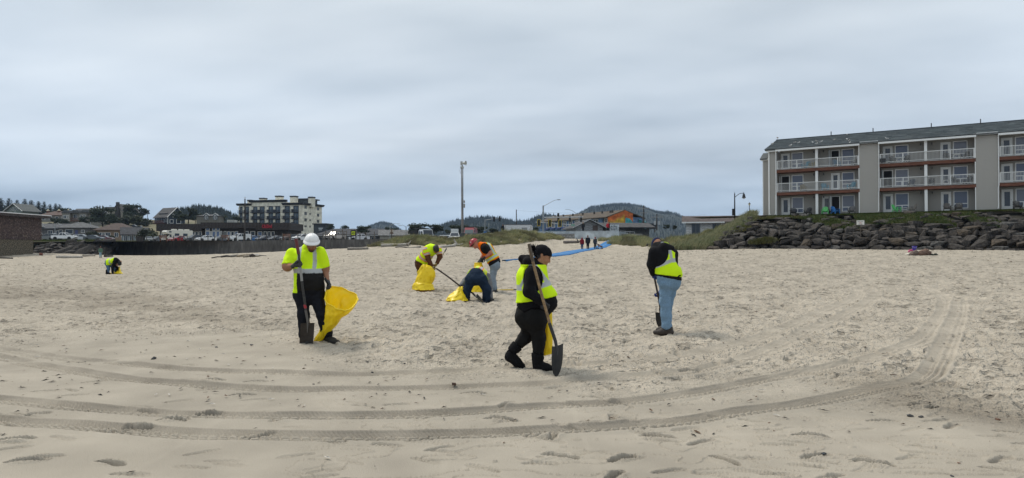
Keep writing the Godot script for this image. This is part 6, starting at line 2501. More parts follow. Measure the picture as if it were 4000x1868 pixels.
func fence(wood: Material,dwood: Material)->void:
	# posts strung with cable along the head of the sea wall
	var h:=thing("post_fence","row of thin wooden posts joined by cables along the top of the sea wall","fence")
	var a:=px(440,946,164.5)
	var z:=px(1480,934,121)
	var ps:=[]
	for u in [572,597,624,650,677,703,730,757,784,812,838,866,895,923,951,982,1011,1042,1071,1103,1135,1163,1192,1230,1262,1288,1312,1344,1406,1430,1463]:
		var d:=1.0/lerpf(1.0/164.0,1.0/123.0,(u-430.0)/1040.0)
		var p:=px(u,945-(u-430.0)*0.0095,d)
		p.y-=0.15
		ps.append(p)
		var b:=Mb.new()
		var hg:=1.32+rng.randf()*0.22
		b.tube(p,p+Vector3(rng.randfn()*0.03,hg,0),0.085,0.075,6)
		obj("post",b,wood,h)
	for y in [0.55,0.95]:
		var b:=Mb.new()
		for i in ps.size()-1:
			if i % 9==4:
				continue
			b.sweep([ps[i]+Vector3(0,y,0),(ps[i]+ps[i+1])*0.5+Vector3(0,y-0.06,0),ps[i+1]+Vector3(0,y,0)],[0.014,0.014,0.014],3,false)
		obj("cable",b,mat(Color(0.1,0.1,0.1),0.6,"plain"),h).set_meta("kind","stuff")
	var st:=thing("stair_railing","grey wooden stair railing at the right end of the sea wall","railing",px(1290,938,127))
	for q in [[-0.9,0.1,-0.9,1.7],[0.4,0.0,0.4,1.9],[1.0,0,1.0,1.6],[2.2,0,2.2,1.9],[2.9,0,2.9,1.7],[-0.9,1.0,2.9,1.0],[-0.9,1.55,0.4,0.6],[0.4,1.6,2.9,1.55]]:
		var b:=Mb.new()
		b.bar(Vector3(q[0],q[1],0),Vector3(q[2],q[3],0),0.12,0.1)
		obj("rail" if absf(q[0]-q[2])>0.1 else "post",b,wood,st)
	var bk:=0
	for q in [[637,933,150,"rust-brown bench in front of the camper van"],[878,932,145,"rust-brown bench in front of the dark grey car, left of the wooden pole"],[1119,929,138,"rust-brown bench in front of the brown car"]]:
		var o:=thing("bench",q[3],"bench",px(q[0],q[1]+7,q[2]) ,0.0,"benches along the promenade")
		var m:=mat(Color(0.26,0.12,0.07),0.8,"stain")
		for y in [0.62,0.82,1.02]:
			var b:=Mb.new()
			b.box(Vector3(0,y,0.1),Vector3(1.6,0.16,0.05))
			obj("back_slat",b,m,o)
		var s:=Mb.new()
		s.box(Vector3(0,0.45,-0.2),Vector3(1.6,0.07,0.5))
		obj("seat",s,m,o)
		for x in [-0.65,0.65]:
			var l:=Mb.new()
			l.bx(x-0.05,-0.4,-0.4,x+0.05,0.45,0.06)
			obj("leg",l,m,o)
	var kb:=thing("wooden_kiosk","dark boarded enclosure at the left end of the promenade","shed",px(545,944,160))
	for x in 6:
		var b:=Mb.new()
		b.bx(-0.75+x*0.25,-0.3,0,-0.51+x*0.25,1.15,0.06+0.01*(x % 2))
		obj("plank",b,dwood,kb)
	var bb:=Mb.new()
	bb.bx(-0.75,-0.3,-0.8,0.74,1.1,-0.005)
	obj("back",bb,mat(Color(0.03,0.028,0.025),0.9,"stain"),kb)
	var np:=thing("notice_post","small brown notice board on a post above the left dune","sign",px(1530,935,130))
	pole(np,"post",Vector3(0,-0.5,0),Vector3(0,1.9,0),0.08,0.08,dwood)
	var nb:=Mb.new()
	nb.bx(-0.3,1.0,0.08,0.3,1.9,0.14)
	obj("board",nb,mat(Color(0.2,0.13,0.09),0.8,"stain"),np)
	for x in [-0.2,0.2]:
		var pl:=Mb.new()
		pl.bx(x-0.12,1.3,0.14,x+0.12,1.75,0.15)
		obj("notice",pl,mat(Color(0.45,0.4,0.33),0.7,"plain"),np)
# ------------------------------------------------------------------ vehicles: +x is the front, wheels stand on y = 0
func wheel(root: Node3D,x: float,z: float,r: float,w:=0.22)->void:
	var s:=signf(z)
	var b:=Mb.new()
	b.lathe(Vector3(x,r,z-s*w),[Vector2(r*0.6,0),Vector2(r*0.96,0.0),Vector2(r,0.03),Vector2(r,w-0.03),Vector2(r*0.96,w),Vector2(r*0.62,w)],14,Basis(Vector3.RIGHT,Vector3(0,0,s),Vector3(0,-s,0)))
	var t:=obj("wheel",b,mat(Color(0.014,0.014,0.014),0.9,"plain"),root)
	var k:=Mb.new()
	k.lathe(Vector3(x,r,z-s*0.05),[Vector2(r*0.66,0),Vector2(r*0.62,0.03),Vector2(r*0.2,0.01),Vector2(0.02,0.035)],10,Basis(Vector3.RIGHT,Vector3(0,0,s),Vector3(0,-s,0)))
	obj("rim",k,mat(Color(0.35,0.36,0.37),0.4,"plain",Vector3.ONE,0.0,0.6),t)
func paint(c: Color)->StandardMaterial3D:
	var m: StandardMaterial3D=mat(c,0.35,"plain",Vector3(1,1,1.01))
	m.clearcoat_enabled=true
	m.clearcoat=0.8
	m.clearcoat_roughness=0.08
	return m
# lower body profile, cabin profile, tyres; all as x, y pairs seen from the side
func car_proto(called: String,kind: String)->Node3D:
	var o:=Node3D.new()
	o.name=called
	var W:=1.82
	var body:=[]
	var cabin:=[]
	var axle:=[1.38,-1.36]
	var r:=0.33
	var ring:=[0.16,0.9]
	match kind:
		"sedan":
			body=[Vector2(-2.32,0.38),Vector2(-2.36,0.62),Vector2(-2.3,0.93),Vector2(-1.6,1.0),Vector2(0.75,0.97),Vector2(1.75,0.86),Vector2(2.2,0.7),Vector2(2.34,0.52),Vector2(2.3,0.26),Vector2(-2.2,0.26)]
			cabin=[Vector2(-1.75,0.99),Vector2(-1.05,1.40),Vector2(-0.5,1.46),Vector2(0.15,1.45),Vector2(1.05,0.955)]
		"suv":
			W=1.9
			r=0.37
			body=[Vector2(-2.3,0.42),Vector2(-2.36,0.7),Vector2(-2.3,1.1),Vector2(0.85,1.08),Vector2(1.85,1.0),Vector2(2.28,0.86),Vector2(2.36,0.55),Vector2(2.3,0.32),Vector2(-2.2,0.32)]
			cabin=[Vector2(-2.28,1.09),Vector2(-2.0,1.62),Vector2(-1.4,1.72),Vector2(0.1,1.72),Vector2(1.05,1.06)]
		"pickup":
			W=1.98
			r=0.41
			axle=[1.75,-1.75]
			body=[Vector2(-2.8,0.55),Vector2(-2.82,1.18),Vector2(-0.6,1.18),Vector2(1.15,1.18),Vector2(2.55,1.12),Vector2(2.85,0.95),Vector2(2.88,0.5),Vector2(2.7,0.42),Vector2(-2.7,0.42)]
			cabin=[Vector2(-0.95,1.17),Vector2(-0.8,1.85),Vector2(0.35,1.9),Vector2(1.2,1.17)]
	var b:=Mb.new()
	b.prism(body,-W*0.5,W*0.5,Vector3.ZERO,Basis(),0.94,0.55,1.1)
	obj("body",b,paint(Color(0.5,0.5,0.5)),o)
	var top: float=0.0
	for p in cabin:
		top=maxf(top,p.y)
	var y0: float=cabin[0].y
	var c:=Mb.new()
	c.prism(cabin,-W*0.47,W*0.47,Vector3.ZERO,Basis(),0.76,y0,top)
	obj("cabin",c,paint(Color(0.5,0.5,0.5)),o)
	var gl:=glass()
	# side windows and screens lie a little proud of the cabin
	var n:=cabin.size()
	var mid: Vector2=(cabin[0]+cabin[n-1])*0.5
	var zt:=func(y: float)->float: return W*0.47*lerpf(1.0,0.76,clampf((y-y0)/(top-y0),0,1))
	for s in [-1.0,1.0]:
		for half in 2:
			var pts:=[]
			var q:=[]
			for p in cabin:
				q.append(mid+(p-mid)*Vector2(0.86,0.80)+Vector2(-0.02,0.03))
			var cx: float=mid.x-0.1
			var cut:=[]
			var pv:=Geometry2D.intersect_polygons(PackedVector2Array(q),PackedVector2Array([Vector2(-9,-9),Vector2(cx-0.05,-9),Vector2(cx-0.05,9),Vector2(-9,9)]) if half==0 else PackedVector2Array([Vector2(cx+0.05,-9),Vector2(9,-9),Vector2(9,9),Vector2(cx+0.05,9)]))
			if pv.is_empty():
				continue
			for p in pv[0]:
				pts.append(Vector3(p.x,p.y,s*(zt.call(p.y)+0.008)))
			var wb:=Mb.new()
			wb.poly(pts,Vector3(0,0.2,s))
			obj("window",wb,gl,o)
	for e in [[n-1,n-2],[0,1]]:
		var a: Vector2=cabin[e[0]]
		var t: Vector2=cabin[e[1]]
		var nr:=Vector2(absf(t.y-a.y),absf(t.x-a.x)).normalized()*0.012
		if e[0]==0:
			nr.x = -nr.x
		var lo:=a.lerp(t,0.1)+nr
		var hi:=a.lerp(t,0.92)+nr
		var wb:=Mb.new()
		wb.poly([Vector3(lo.x,lo.y,-zt.call(lo.y)*0.9),Vector3(lo.x,lo.y,zt.call(lo.y)*0.9),Vector3(hi.x,hi.y,zt.call(hi.y)*0.9),Vector3(hi.x,hi.y,-zt.call(hi.y)*0.9)],Vector3(nr.x,nr.y,0))
		obj("windscreen" if e[0] else "rear_window",wb,gl,o)
	for x in axle:
		for s in [-1.0,1.0]:
			var ab:=Mb.new()
			ab.lathe(Vector3(x,r,s*(W*0.5-0.02)),[Vector2(0.01,0),Vector2(r*1.17,0.0),Vector2(r*1.17,0.026),Vector2(0.01,0.026)],14,Basis(Vector3.RIGHT,Vector3(0,0,s),Vector3(0,-s,0)))
			obj("wheel_arch",ab,mat(Color(0.012,0.012,0.012),0.9,"plain"),o)
			wheel(o,x,s*(W*0.5+0.015),r)
	var f: float=0.0
	for p in body:
		f=maxf(f,p.x)
	var yl:=0.72 if kind=="sedan" else (0.86 if kind=="suv" else 0.95)
	for s in [-1.0,1.0]:
		var hb:=Mb.new()
		hb.box(Vector3(f-0.16,yl,s*W*0.36),Vector3(0.22,0.15,0.36),Basis(Vector3.UP,-s*0.25))
		obj("headlight",hb,mat(Color(0.55,0.57,0.6),0.15,"plain"),o)
		var mb:=Mb.new()
		mb.box(Vector3(cabin[n-1].x-0.25,y0+0.12,s*(W*0.5+0.06)),Vector3(0.1,0.15,0.2))
		obj("mirror",mb,mat(Color(0.02,0.02,0.02),0.5,"plain"),o)
		var tb:=Mb.new()
		tb.box(Vector3(body[1].x+0.06,yl+0.02,s*W*0.38),Vector3(0.14,0.16,0.28))
		obj("tail_light",tb,mat(Color(0.25,0.01,0.01),0.3,"plain"),o)
	var gr:=Mb.new()
	gr.box(Vector3(f-0.03,yl-0.22,0),Vector3(0.1,0.2,W*0.6))
	obj("grille",gr,mat(Color(0.015,0.015,0.016),0.5,"plain"),o)
	var pl:=Mb.new()
	pl.box(Vector3(f+0.005,yl-0.33,0),Vector3(0.05,0.11,0.3))
	obj("number_plate",pl,mat(Color(0.5,0.5,0.5),0.5,"plain"),o)
	return o
func park(pr: Node3D,label: String,category: String,at: Vector3,turn: float,c: Color,group:="")->Node3D:
	var o: Node3D=pr.duplicate()
	o.name=numbered(String(pr.name))
	add_child(o)
	o.position=at
	o.rotation.y=deg_to_rad(turn)
	tag(o,label,category,group)
	for ch in o.get_children():
		if String(ch.name) in ["body","cabin"]:
			ch.material_override=paint(c)
	return o
func vehicles()->void:
	var sedan:=car_proto("parked_car","sedan")
	var suv:=car_proto("parked_suv","suv")
	var pick:=car_proto("pickup_truck","pickup")
	var g:="cars parked above the sea wall"
	var wh:=Color(0.72,0.72,0.71)
	# label, prototype, heading, distance, turn (-90 faces the camera), colour
	for q in [
		["red car beside the camper van, nearest its rear",sedan,696,178,-118,Color(0.32,0.01,0.02)],
		["black sport utility car right of the red car",suv,756,178,-125,Color(0.02,0.025,0.03)],
		["white low sedan with a wide dark grille, third right of the camper",sedan,803,172,-128,wh],
		["dark grey car behind the left-hand rust-brown bench",sedan,862,178,-122,Color(0.06,0.063,0.07)],
		["white car half hidden behind the big white pickup",suv,892,182,-120,wh],
		["bright blue car right of the plain wooden pole",sedan,982,176,-122,Color(0.025,0.14,0.36)],
		["dark navy sedan in the car park, first right of the bright blue car",sedan,1034,174,-120,Color(0.02,0.025,0.045)],
		["dark slate sedan second right of the bright blue car",sedan,1079,174,-120,Color(0.03,0.033,0.042)],
		["dark brown car behind the right-hand rust-brown bench",suv,1130,172,-122,Color(0.055,0.045,0.042)],
		["white sedan just left of the man's white hard hat",suv,1174,170,-118,wh],
		["white car showing beyond the yellow 45 sign",sedan,1402,160,-160,Color(0.6,0.6,0.6)],
		["dark car half hidden left of the camper van",sedan,580,184,-60,Color(0.04,0.06,0.065)],
		["dark blue car behind the red car at the camper's left",sedan,612,186,-110,Color(0.03,0.04,0.06)]]:
		var p:=px(q[2],950,q[3])
		p.y=LOT+0.02
		park(q[1],q[0],"car",p,q[4],q[5],g)
	for q in [["big white pickup with a red badge on its grille, left of the wooden pole",935,172,-125,wh],["tan and white pickup parked at the stair railing, left of the 45 sign",1306,156,-112,Color(0.42,0.36,0.30)]]:
		var p:=px(q[1],950,q[2])
		p.y=LOT+0.02
		var o:=park(pick,q[0],"pickup truck",p,q[3],q[4],"pickups above the sea wall")
		if q[1]==935:
			var b:=Mb.new()
			b.box(Vector3(2.9,0.75,0),Vector3(0.05,0.14,0.5))
			obj("badge",b,mat(Color(0.35,0.02,0.02),0.5,"plain"),o)
			var tp:=Mb.new()
			tp.prism([Vector2(-2.8,1.18),Vector2(-2.7,1.82),Vector2(-1.0,1.86),Vector2(-0.98,1.18)],-0.92,0.92)
			obj("canopy",tp,paint(wh),o)
	for q in [
		["dark green-grey wagon left of the white pickup by the grass bank",suv,186,178,178,Color(0.09,0.10,0.095)],["long white crew-cab pickup above the grass bank by the stilt house",pick,251,176,0,wh],
		["silver car right of the white crew-cab pickup, under the stilt house",suv,323,186,12,Color(0.38,0.40,0.42)],["dark teal sedan below the tan bungalow's left end",sedan,367,182,4,Color(0.05,0.065,0.075)],
		["dark red car partly hidden by grass below the tan bungalow",sedan,408,188,6,Color(0.12,0.02,0.03)]]:
		var p:=px(q[2],945,q[3])
		p.y=LOT+0.35
		var o:=park(q[1],q[0],"car",p,q[4],q[5],"cars on the street at the left")
	for q in [["silver sport utility car parked on the hillside road",suv,488,268,192,Color(0.42,0.44,0.46),903.5],["dark pickup parked on the hillside road behind the silver car",pick,523,270,8,Color(0.035,0.037,0.042),897.5]]:
		var o:=park(q[1],q[0],"car",px(q[2],q[6],q[3]),q[4],q[5],"cars on the hillside road")
		o.rotation.z=deg_to_rad(7 if q[4]<90 else -7)
	sedan.free()
	suv.free()
	pick.free()
	camper()
	work_vehicles()
func camper()->void:
	var p:=px(682,950,184)
	p.y=LOT+0.02
	var o:=thing("camper_van","cream camper van with a sleeping berth over its cab","camper van",p,deg_to_rad(-128))
	var cream:=paint(Color(0.66,0.63,0.54))
	var b:=Mb.new()
	b.prism([Vector2(-4.2,0.75),Vector2(-4.25,2.95),Vector2(-3.9,3.05),Vector2(1.2,3.05),Vector2(2.5,2.95),Vector2(2.85,2.6),Vector2(2.75,2.15),Vector2(1.5,2.0),Vector2(1.2,0.7)],-1.2,1.2)
	obj("body",b,cream,o)
	var c:=Mb.new()
	c.prism([Vector2(1.21,0.5),Vector2(1.21,1.98),Vector2(1.7,1.97),Vector2(2.35,1.3),Vector2(3.2,1.1),Vector2(3.35,0.8),Vector2(3.35,0.5)],-1.0,1.0,Vector3.ZERO,Basis(),0.9,1.2,2.0)
	obj("cab",c,cream,o)
	var w:=Mb.new()
	w.poly([Vector3(1.79,1.93,-0.82),Vector3(1.79,1.93,0.82),Vector3(2.36,1.34,0.9),Vector3(2.36,1.34,-0.9)],Vector3(1,1,0))
	obj("windscreen",w,glass(),o)
	for q in [[-0.6,1.5,0.6,2.2],[1.45,2.4,2.1,2.75],[-2.8,1.5,-1.6,2.2],[1.35,1.25,1.85,1.8]]:
		for s in [-1.0,1.0]:
			var g:=Mb.new()
			var z: float=s*(1.205 if q[1]!=1.25 else 1.0)
			g.poly([Vector3(q[0],q[1],z),Vector3(q[2],q[1],z),Vector3(q[2],q[3],z),Vector3(q[0],q[3],z)],Vector3(0,0,s))
			obj("window",g,glass(),o)
	var fw:=Mb.new()
	fw.poly([Vector3(2.79,2.38,-0.85),Vector3(2.79,2.38,0.85),Vector3(2.87,2.62,0.8),Vector3(2.87,2.62,-0.8)],Vector3(1,0.2,0))
	obj("berth_window",fw,mat(Color(0.12,0.15,0.18),0.1,"plain"),o)
	for q in [[0.2,0.5],[-1.6,0.35],[-3.2,0.4]]:
		var r:=Mb.new()
		r.box(Vector3(q[0],3.05+0.15,0),Vector3(1.0,0.3,q[1]*2))
		obj("roof_unit",r,cream,o)
	var bm:=Mb.new()
	bm.box(Vector3(3.38,0.55,0),Vector3(0.15,0.2,2.0))
	obj("bumper",bm,mat(Color(0.4,0.4,0.4),0.4,"plain"),o)
	for x in [2.5,-2.4]:
		for s in [-1.0,1.0]:
			wheel(o,x,s*1.02,0.4)
	for s in [-0.75,0.75]:
		var hb:=Mb.new()
		hb.box(Vector3(3.3,0.88,s),Vector3(0.16,0.2,0.3))
		obj("headlight",hb,mat(Color(0.55,0.57,0.6),0.15,"plain"),o)
func work_vehicles()->void:
	var white_p:=paint(Color(0.70,0.71,0.71))
	# crew-cab truck with a dark high-sided bed
	var p:=px(1655,962,132)
	p.y=2.95
	var o:=thing("crew_cab_truck","white crew-cab truck with a dark high-sided tipping bed","truck",p,deg_to_rad(-62))
	var b:=Mb.new()
	b.prism([Vector2(-0.2,0.6),Vector2(-0.25,2.45),Vector2(0.1,2.6),Vector2(1.9,2.6),Vector2(2.35,1.5),Vector2(2.45,1.35),Vector2(2.45,0.6)],-1.0,1.0,Vector3.ZERO,Basis(),0.93,1.4,2.6)
	obj("cab",b,white_p,o)
	for s in [-1.0,1.0]:
		for q in [[0.0,0.75],[0.95,1.95]]:
			var g:=Mb.new()
			g.poly([Vector3(q[0],1.5,s*1.0),Vector3(q[1]+(0.15 if q[0]>0.5 else 0.0),1.5,s*1.0),Vector3(q[1]-(0.15 if q[0]>0.5 else 0.0),2.3,s*0.965),Vector3(q[0],2.3,s*0.965)],Vector3(0,0,s))
			obj("window",g,glass(),o)
		var dg:=Mb.new()
		dg.box(Vector3(0.35,1.05,s*1.003),Vector3(0.35,0.4,0.01))
		obj("door_badge",dg,mat(Color(0.25,0.1,0.08),0.6,"plain"),o)
		var hb:=Mb.new()
		hb.box(Vector3(2.42,0.95,s*0.75),Vector3(0.12,0.25,0.35))
		obj("headlight",hb,mat(Color(0.55,0.57,0.6),0.15,"plain"),o)
		var mb:=Mb.new()
		mb.box(Vector3(2.2,1.9,s*1.2),Vector3(0.12,0.45,0.2))
		obj("mirror",mb,mat(Color(0.02,0.02,0.02),0.5,"plain"),o)
	var w:=Mb.new()
	w.poly([Vector3(2.37,1.52,-0.92),Vector3(2.37,1.52,0.92),Vector3(1.97,2.5,0.86),Vector3(1.97,2.5,-0.86)],Vector3(1,0.4,0))
	obj("windscreen",w,glass(),o)
	var gr:=Mb.new()
	gr.box(Vector3(2.46,0.75,0),Vector3(0.08,0.2,1.3))
	obj("grille",gr,mat(Color(0.1,0.1,0.1),0.5,"plain"),o)
	var bed:=Mb.new()
	bed.bx(-4.6,0.9,-1.1,-0.35,2.5,1.1)
	obj("bed",bed,mat(Color(0.018,0.018,0.02),0.7,"blotch"),o)
	var ribs:=Mb.new()
	for k in 8:
		for s in [-1.0,1.0]:
			ribs.box(Vector3(-4.4+k*0.55,1.7,s*1.13),Vector3(0.1,1.6,0.06))
	obj("bed_ribs",ribs,mat(Color(0.03,0.03,0.032),0.7,"blotch"),o).set_meta("kind","stuff")
	var cv:=Mb.new()
	cv.box(Vector3(-1.3,2.85,0),Vector3(2.6,0.12,2.1))
	cv.box(Vector3(-1.3,2.66,0),Vector3(0.3,0.26,1.8))
	obj("tarp_frame",cv,mat(Color(0.03,0.032,0.035),0.7,"blotch"),o)
	for x in [1.75,-3.0]:
		for s in [-1.0,1.0]:
			wheel(o,x,s*1.0,0.42,0.26)
	# white car with its door open beside the white pickup
	var sv:=car_proto("parked_suv","suv")
	p=px(1727,962,130)
	p.y=2.75
	var s1:=park(sv,"white car with a dark rear window, beside the crew-cab truck","car",p,160,Color(0.68,0.69,0.69))
	sv.free()
	var pk:=car_proto("pickup_truck","pickup")
	p=px(1776,955,130)
	p.y=3.05
	var s2:=park(pk,"white pickup facing the beach with a white box in its bed","pickup truck",p,-88,Color(0.68,0.69,0.69))
	pk.free()
	var bx:=Mb.new()
	bx.bx(-2.6,1.19,-0.6,-1.2,2.65,0.75)
	obj("bed_box",bx,mat(Color(0.6,0.62,0.62),0.5,"blotch"),s2)
	var lb:=Mb.new()
	for k in 5:
		lb.bx(-1.2,1.4+k*0.24,-0.55,-1.18,1.43+k*0.24,0.7)
	obj("box_ribs",lb,mat(Color(0.35,0.37,0.38),0.5,"plain"),s2)
	var dr:=Mb.new()
	dr.box(Vector3(1.0,1.2,-1.45),Vector3(0.1,1.2,1.0))
	obj("open_door",dr,mat(Color(0.05,0.055,0.06),0.5,"plain"),s2)
	# red van
	p=px(1838,945,136)
	p.y=3.45
	o=thing("red_van","tall red van facing the beach, right of the siren pole","van",p,deg_to_rad(-96))
	var red:=paint(Color(0.30,0.035,0.04))
	b=Mb.new()
	b.prism([Vector2(-2.9,0.4),Vector2(-2.95,2.5),Vector2(-2.6,2.65),Vector2(1.0,2.65),Vector2(1.35,2.55),Vector2(2.1,1.3),Vector2(2.75,1.1),Vector2(2.9,0.8),Vector2(2.9,0.4)],-1.0,1.0,Vector3.ZERO,Basis(),0.86,1.1,2.65)
	obj("body",b,red,o)
	w=Mb.new()
	w.poly([Vector3(2.07,1.38,-0.9),Vector3(2.07,1.38,0.9),Vector3(1.6,2.16,0.82),Vector3(1.6,2.16,-0.82)],Vector3(1,0.5,0))
	obj("windscreen",w,mat(Color(0.10,0.13,0.13),0.1,"plain"),o)
	var rk:=Mb.new()
	rk.bx(-0.4,2.66,-0.85,1.2,2.78,0.85)
	obj("roof_rack",rk,mat(Color(0.03,0.03,0.03),0.6,"plain"),o)
	for s in [-1.0,1.0]:
		var hb:=Mb.new()
		hb.box(Vector3(2.78,0.95,s*0.75),Vector3(0.25,0.28,0.3))
		obj("headlight",hb,mat(Color(0.55,0.57,0.6),0.15,"plain"),o)
		var g:=Mb.new()
		g.poly([Vector3(0.6,1.4,s*0.965),Vector3(1.8,1.4,s*0.965),Vector3(1.35,2.1,s*0.92),Vector3(0.6,2.1,s*0.92)],Vector3(0,0,s))
		obj("window",g,glass(),o)
		for x in [1.9,-1.9]:
			wheel(o,x,s*0.98,0.36)
	# white box trailer
	p=px(2025,930,128)
	p.y=3.75
	o=thing("box_trailer","long white box trailer with a rounded nose, behind the middle dune","trailer",p,deg_to_rad(4))
	b=Mb.new()
	b.prism([Vector2(-2.5,0.5),Vector2(-2.5,2.55),Vector2(2.1,2.55),Vector2(2.35,2.45),Vector2(2.5,2.2),Vector2(2.5,0.5)],-1.05,1.05)
	obj("body",b,mat(Color(0.62,0.63,0.64),0.5,"blotch"),o)
	var tr:=Mb.new()
	tr.bx(-2.52,2.5,1.05,2.1,2.58,1.08)
	tr.bx(-2.53,0.5,1.05,-2.45,2.5,1.075)
	obj("trim",tr,mat(Color(0.12,0.12,0.13),0.5,"plain"),o)
	var ns:=Mb.new()
	ns.bx(2.0,0.5,1.052,2.35,2.4,1.07)
	obj("nose_panel",ns,mat(Color(0.5,0.47,0.45),0.4,"blotch"),o)
	window(o,Vector3(1.0,1.75,1.05),1.0,0.55,Basis(),Color(0.2,0.2,0.2),2,Color(0.3,0.32,0.33))
	for x in [-0.5,0.4]:
		wheel(o,x,1.0,0.36)
		wheel(o,x,-1.0,0.36)
	# dark sedan roof left of the ramp wall
	var gs:=thing("grey_barrier","low grey concrete barrier running behind the middle dune","barrier",px(1960,914,132))
	var gb:=Mb.new()
	gb.bx(-6.5,-0.8,-0.2,3.2,0.16,0.2)
	obj("wall",gb,mat(Color(0.25,0.26,0.27),0.9,"stain"),gs)
# ------------------------------------------------------------------ people: each body is the skin of a field of tapered bones
class Field:
	var o: Vector3
	var h: float
	var nx: int
	var ny: int
	var nz: int
	var f:=PackedFloat32Array()
	var lab:=PackedByteArray()
	var near:=PackedInt32Array()
	func _init(lo: Vector3,hi: Vector3,cell: float)->void:
		o=lo
		h=cell
		nx=int((hi.x-lo.x)/cell)+2
		ny=int((hi.y-lo.y)/cell)+2
		nz=int((hi.z-lo.z)/cell)+2
		f.resize(nx*ny*nz)
		f.fill(1.0)
		lab.resize(nx*ny*nz)
	# a tapered capsule; along axis ax it is sq times thinner; k is the width of the blend with what is there; sub cuts it away
	func bone(a: Vector3,b: Vector3,ra: float,rb: float,k: float,id: int,ax:=Vector3.ZERO,sq:=1.0,sub:=false)->void:
		var reach:=maxf(ra,rb)/minf(1.0,sq)+maxf(k,0.0)+h*3.5
		var lo:=Vector3(minf(a.x,b.x),minf(a.y,b.y),minf(a.z,b.z))-Vector3.ONE*reach-o
		var hi:=Vector3(maxf(a.x,b.x),maxf(a.y,b.y),maxf(a.z,b.z))+Vector3.ONE*reach-o
		var i0:=maxi(int(lo.x/h),0)
		var i1:=mini(int(hi.x/h)+1,nx-1)
		var j0:=maxi(int(lo.y/h),0)
		var j1:=mini(int(hi.y/h)+1,ny-1)
		var k0:=maxi(int(lo.z/h),0)
		var k1:=mini(int(hi.z/h)+1,nz-1)
		var ba:=b-a
		if sq!=1.0:
			ba+=ax*(ba.dot(ax)*(sq-1.0))
		var inv:=1.0/maxf(ba.length_squared(),1e-9)
		for kk in range(k0,k1+1):
			for jj in range(j0,j1+1):
				var n:=(kk*ny+jj)*nx+i0
				var p:=o+Vector3(i0*h,jj*h,kk*h)-a
				for ii in range(i0,i1+1):
					var q:=p
					if sq!=1.0:
						q+=ax*(q.dot(ax)*(sq-1.0))
					var t:=clampf(q.dot(ba)*inv,0.0,1.0)
					var d:=(q-ba*t).length()-lerpf(ra,rb,t)
					var was:=f[n]
					if sub:
						f[n]=maxf(was,-d)
					else:
						if d<was:
							lab[n]=id
						if k>0.0:
							var m:=maxf(k-absf(was-d),0.0)/k
							f[n]=minf(was,d)-m*m*k*0.25
						else:
							f[n]=minf(was,d)
					n+=1
					p.x+=h
	func listed()->void:
		near.clear()
		var w:=h*5.4
		for n in f.size():
			var d:=f[n]
			if d<w and d > -w:
				near.append(n)
	# the surface of max(field - t, region) as a mesh added to mb; region and paint get (point, label of the bone)
	func skin(mb: Mb,t: float,region: Callable,paint: Callable,folds:=0.0,fn: FastNoiseLite=null,xf:=Transform3D())->void:
		if near.is_empty():
			listed()
		var g:=PackedFloat32Array()
		g.resize(f.size())
		g.fill(1e9)
		var sl:=nx*ny
		var cut:=region.is_valid()
		for n in near:
			var v:=f[n]-t
			if cut or folds>0.0:
				var i:=n % nx
				var j:=(n/nx) % ny
				var k:=n/sl
				var p:=o+Vector3(i,j,k)*h
				if folds>0.0:
					v-=folds*fn.get_noise_3dv(p)
				if cut:
					v=maxf(v,region.call(p,lab[n]))
			g[n]=v
		var vid:=PackedInt32Array()
		vid.resize(f.size())
		vid.fill(-1)
		var cells:=PackedInt32Array()
		var base:=mb.v.size()
		var pos:=PackedVector3Array()
		var painted:=paint.is_valid()
		var offs:=[0,1,nx,nx+1,sl,sl+1,sl+nx,sl+nx+1]
		var edges:=[[0,1,0],[2,3,0],[4,5,0],[6,7,0],[0,2,1],[1,3,1],[4,6,1],[5,7,1],[0,4,2],[1,5,2],[2,6,2],[3,7,2]]
		var cv:=[0.0,0.0,0.0,0.0,0.0,0.0,0.0,0.0]
		var total:=f.size()
		for n in near:
			if n+sl+nx+1>=total:
				continue
			var neg:=0
			var bad:=false
			for c in 8:
				var v: float=g[n+offs[c]]
				if v>1e8:
					bad=true
					break
				cv[c]=v
				if v<0.0:
					neg+=1
			if bad or neg==0 or neg==8:
				continue
			var sum:=Vector3.ZERO
			var cnt:=0
			for e in edges:
				var a: float=cv[e[0]]
				var b: float=cv[e[1]]
				if (a<0.0)!=(b<0.0):
					var s:=a/(a-b)
					var c0: int=e[0]
					var q:=Vector3(c0 & 1,(c0 >> 1) & 1,c0 >> 2)
					q[e[2]]+=s
					sum+=q
					cnt+=1
			vid[n]=base+pos.size()
			cells.append(n)
			var p:=o+(Vector3(n % nx,(n/nx) % ny,n/sl)+sum/cnt)*h
			pos.append(p)
			mb.c.append(paint.call(p,lab[n]) if painted else mb.col)
		var nrm:=PackedVector3Array()
		nrm.resize(pos.size())
		var steps:=[1,nx,sl]
		var mirrored:=xf.basis.determinant()<0.0
		for n in cells:
			for ax in 3:
				var s0: int=steps[ax]
				var b: int=steps[(ax+1) % 3]
				var c: int=steps[(ax+2) % 3]
				var va:=g[n]
				var vb:=g[n+s0]
				if (va<0.0)==(vb<0.0) or n<b+c:
					continue
				var q0:=vid[n]
				var q1:=vid[n-b]
				var q2:=vid[n-b-c]
				var q3:=vid[n-c]
				if q1<0 or q2<0 or q3<0:
					continue
				if (va<0.0)!=mirrored:
					var sw:=q1
					q1=q3
					q3=sw
				mb.ix.append_array(PackedInt32Array([q0,q1,q2,q0,q2,q3]))
				var fnm:=(pos[q0-base]-pos[q2-base]).cross(pos[q1-base]-pos[q3-base])
				var w:=fnm if mirrored else -fnm
				nrm[q0-base]+=w
				nrm[q1-base]+=w
				nrm[q2-base]+=w
				nrm[q3-base]+=w
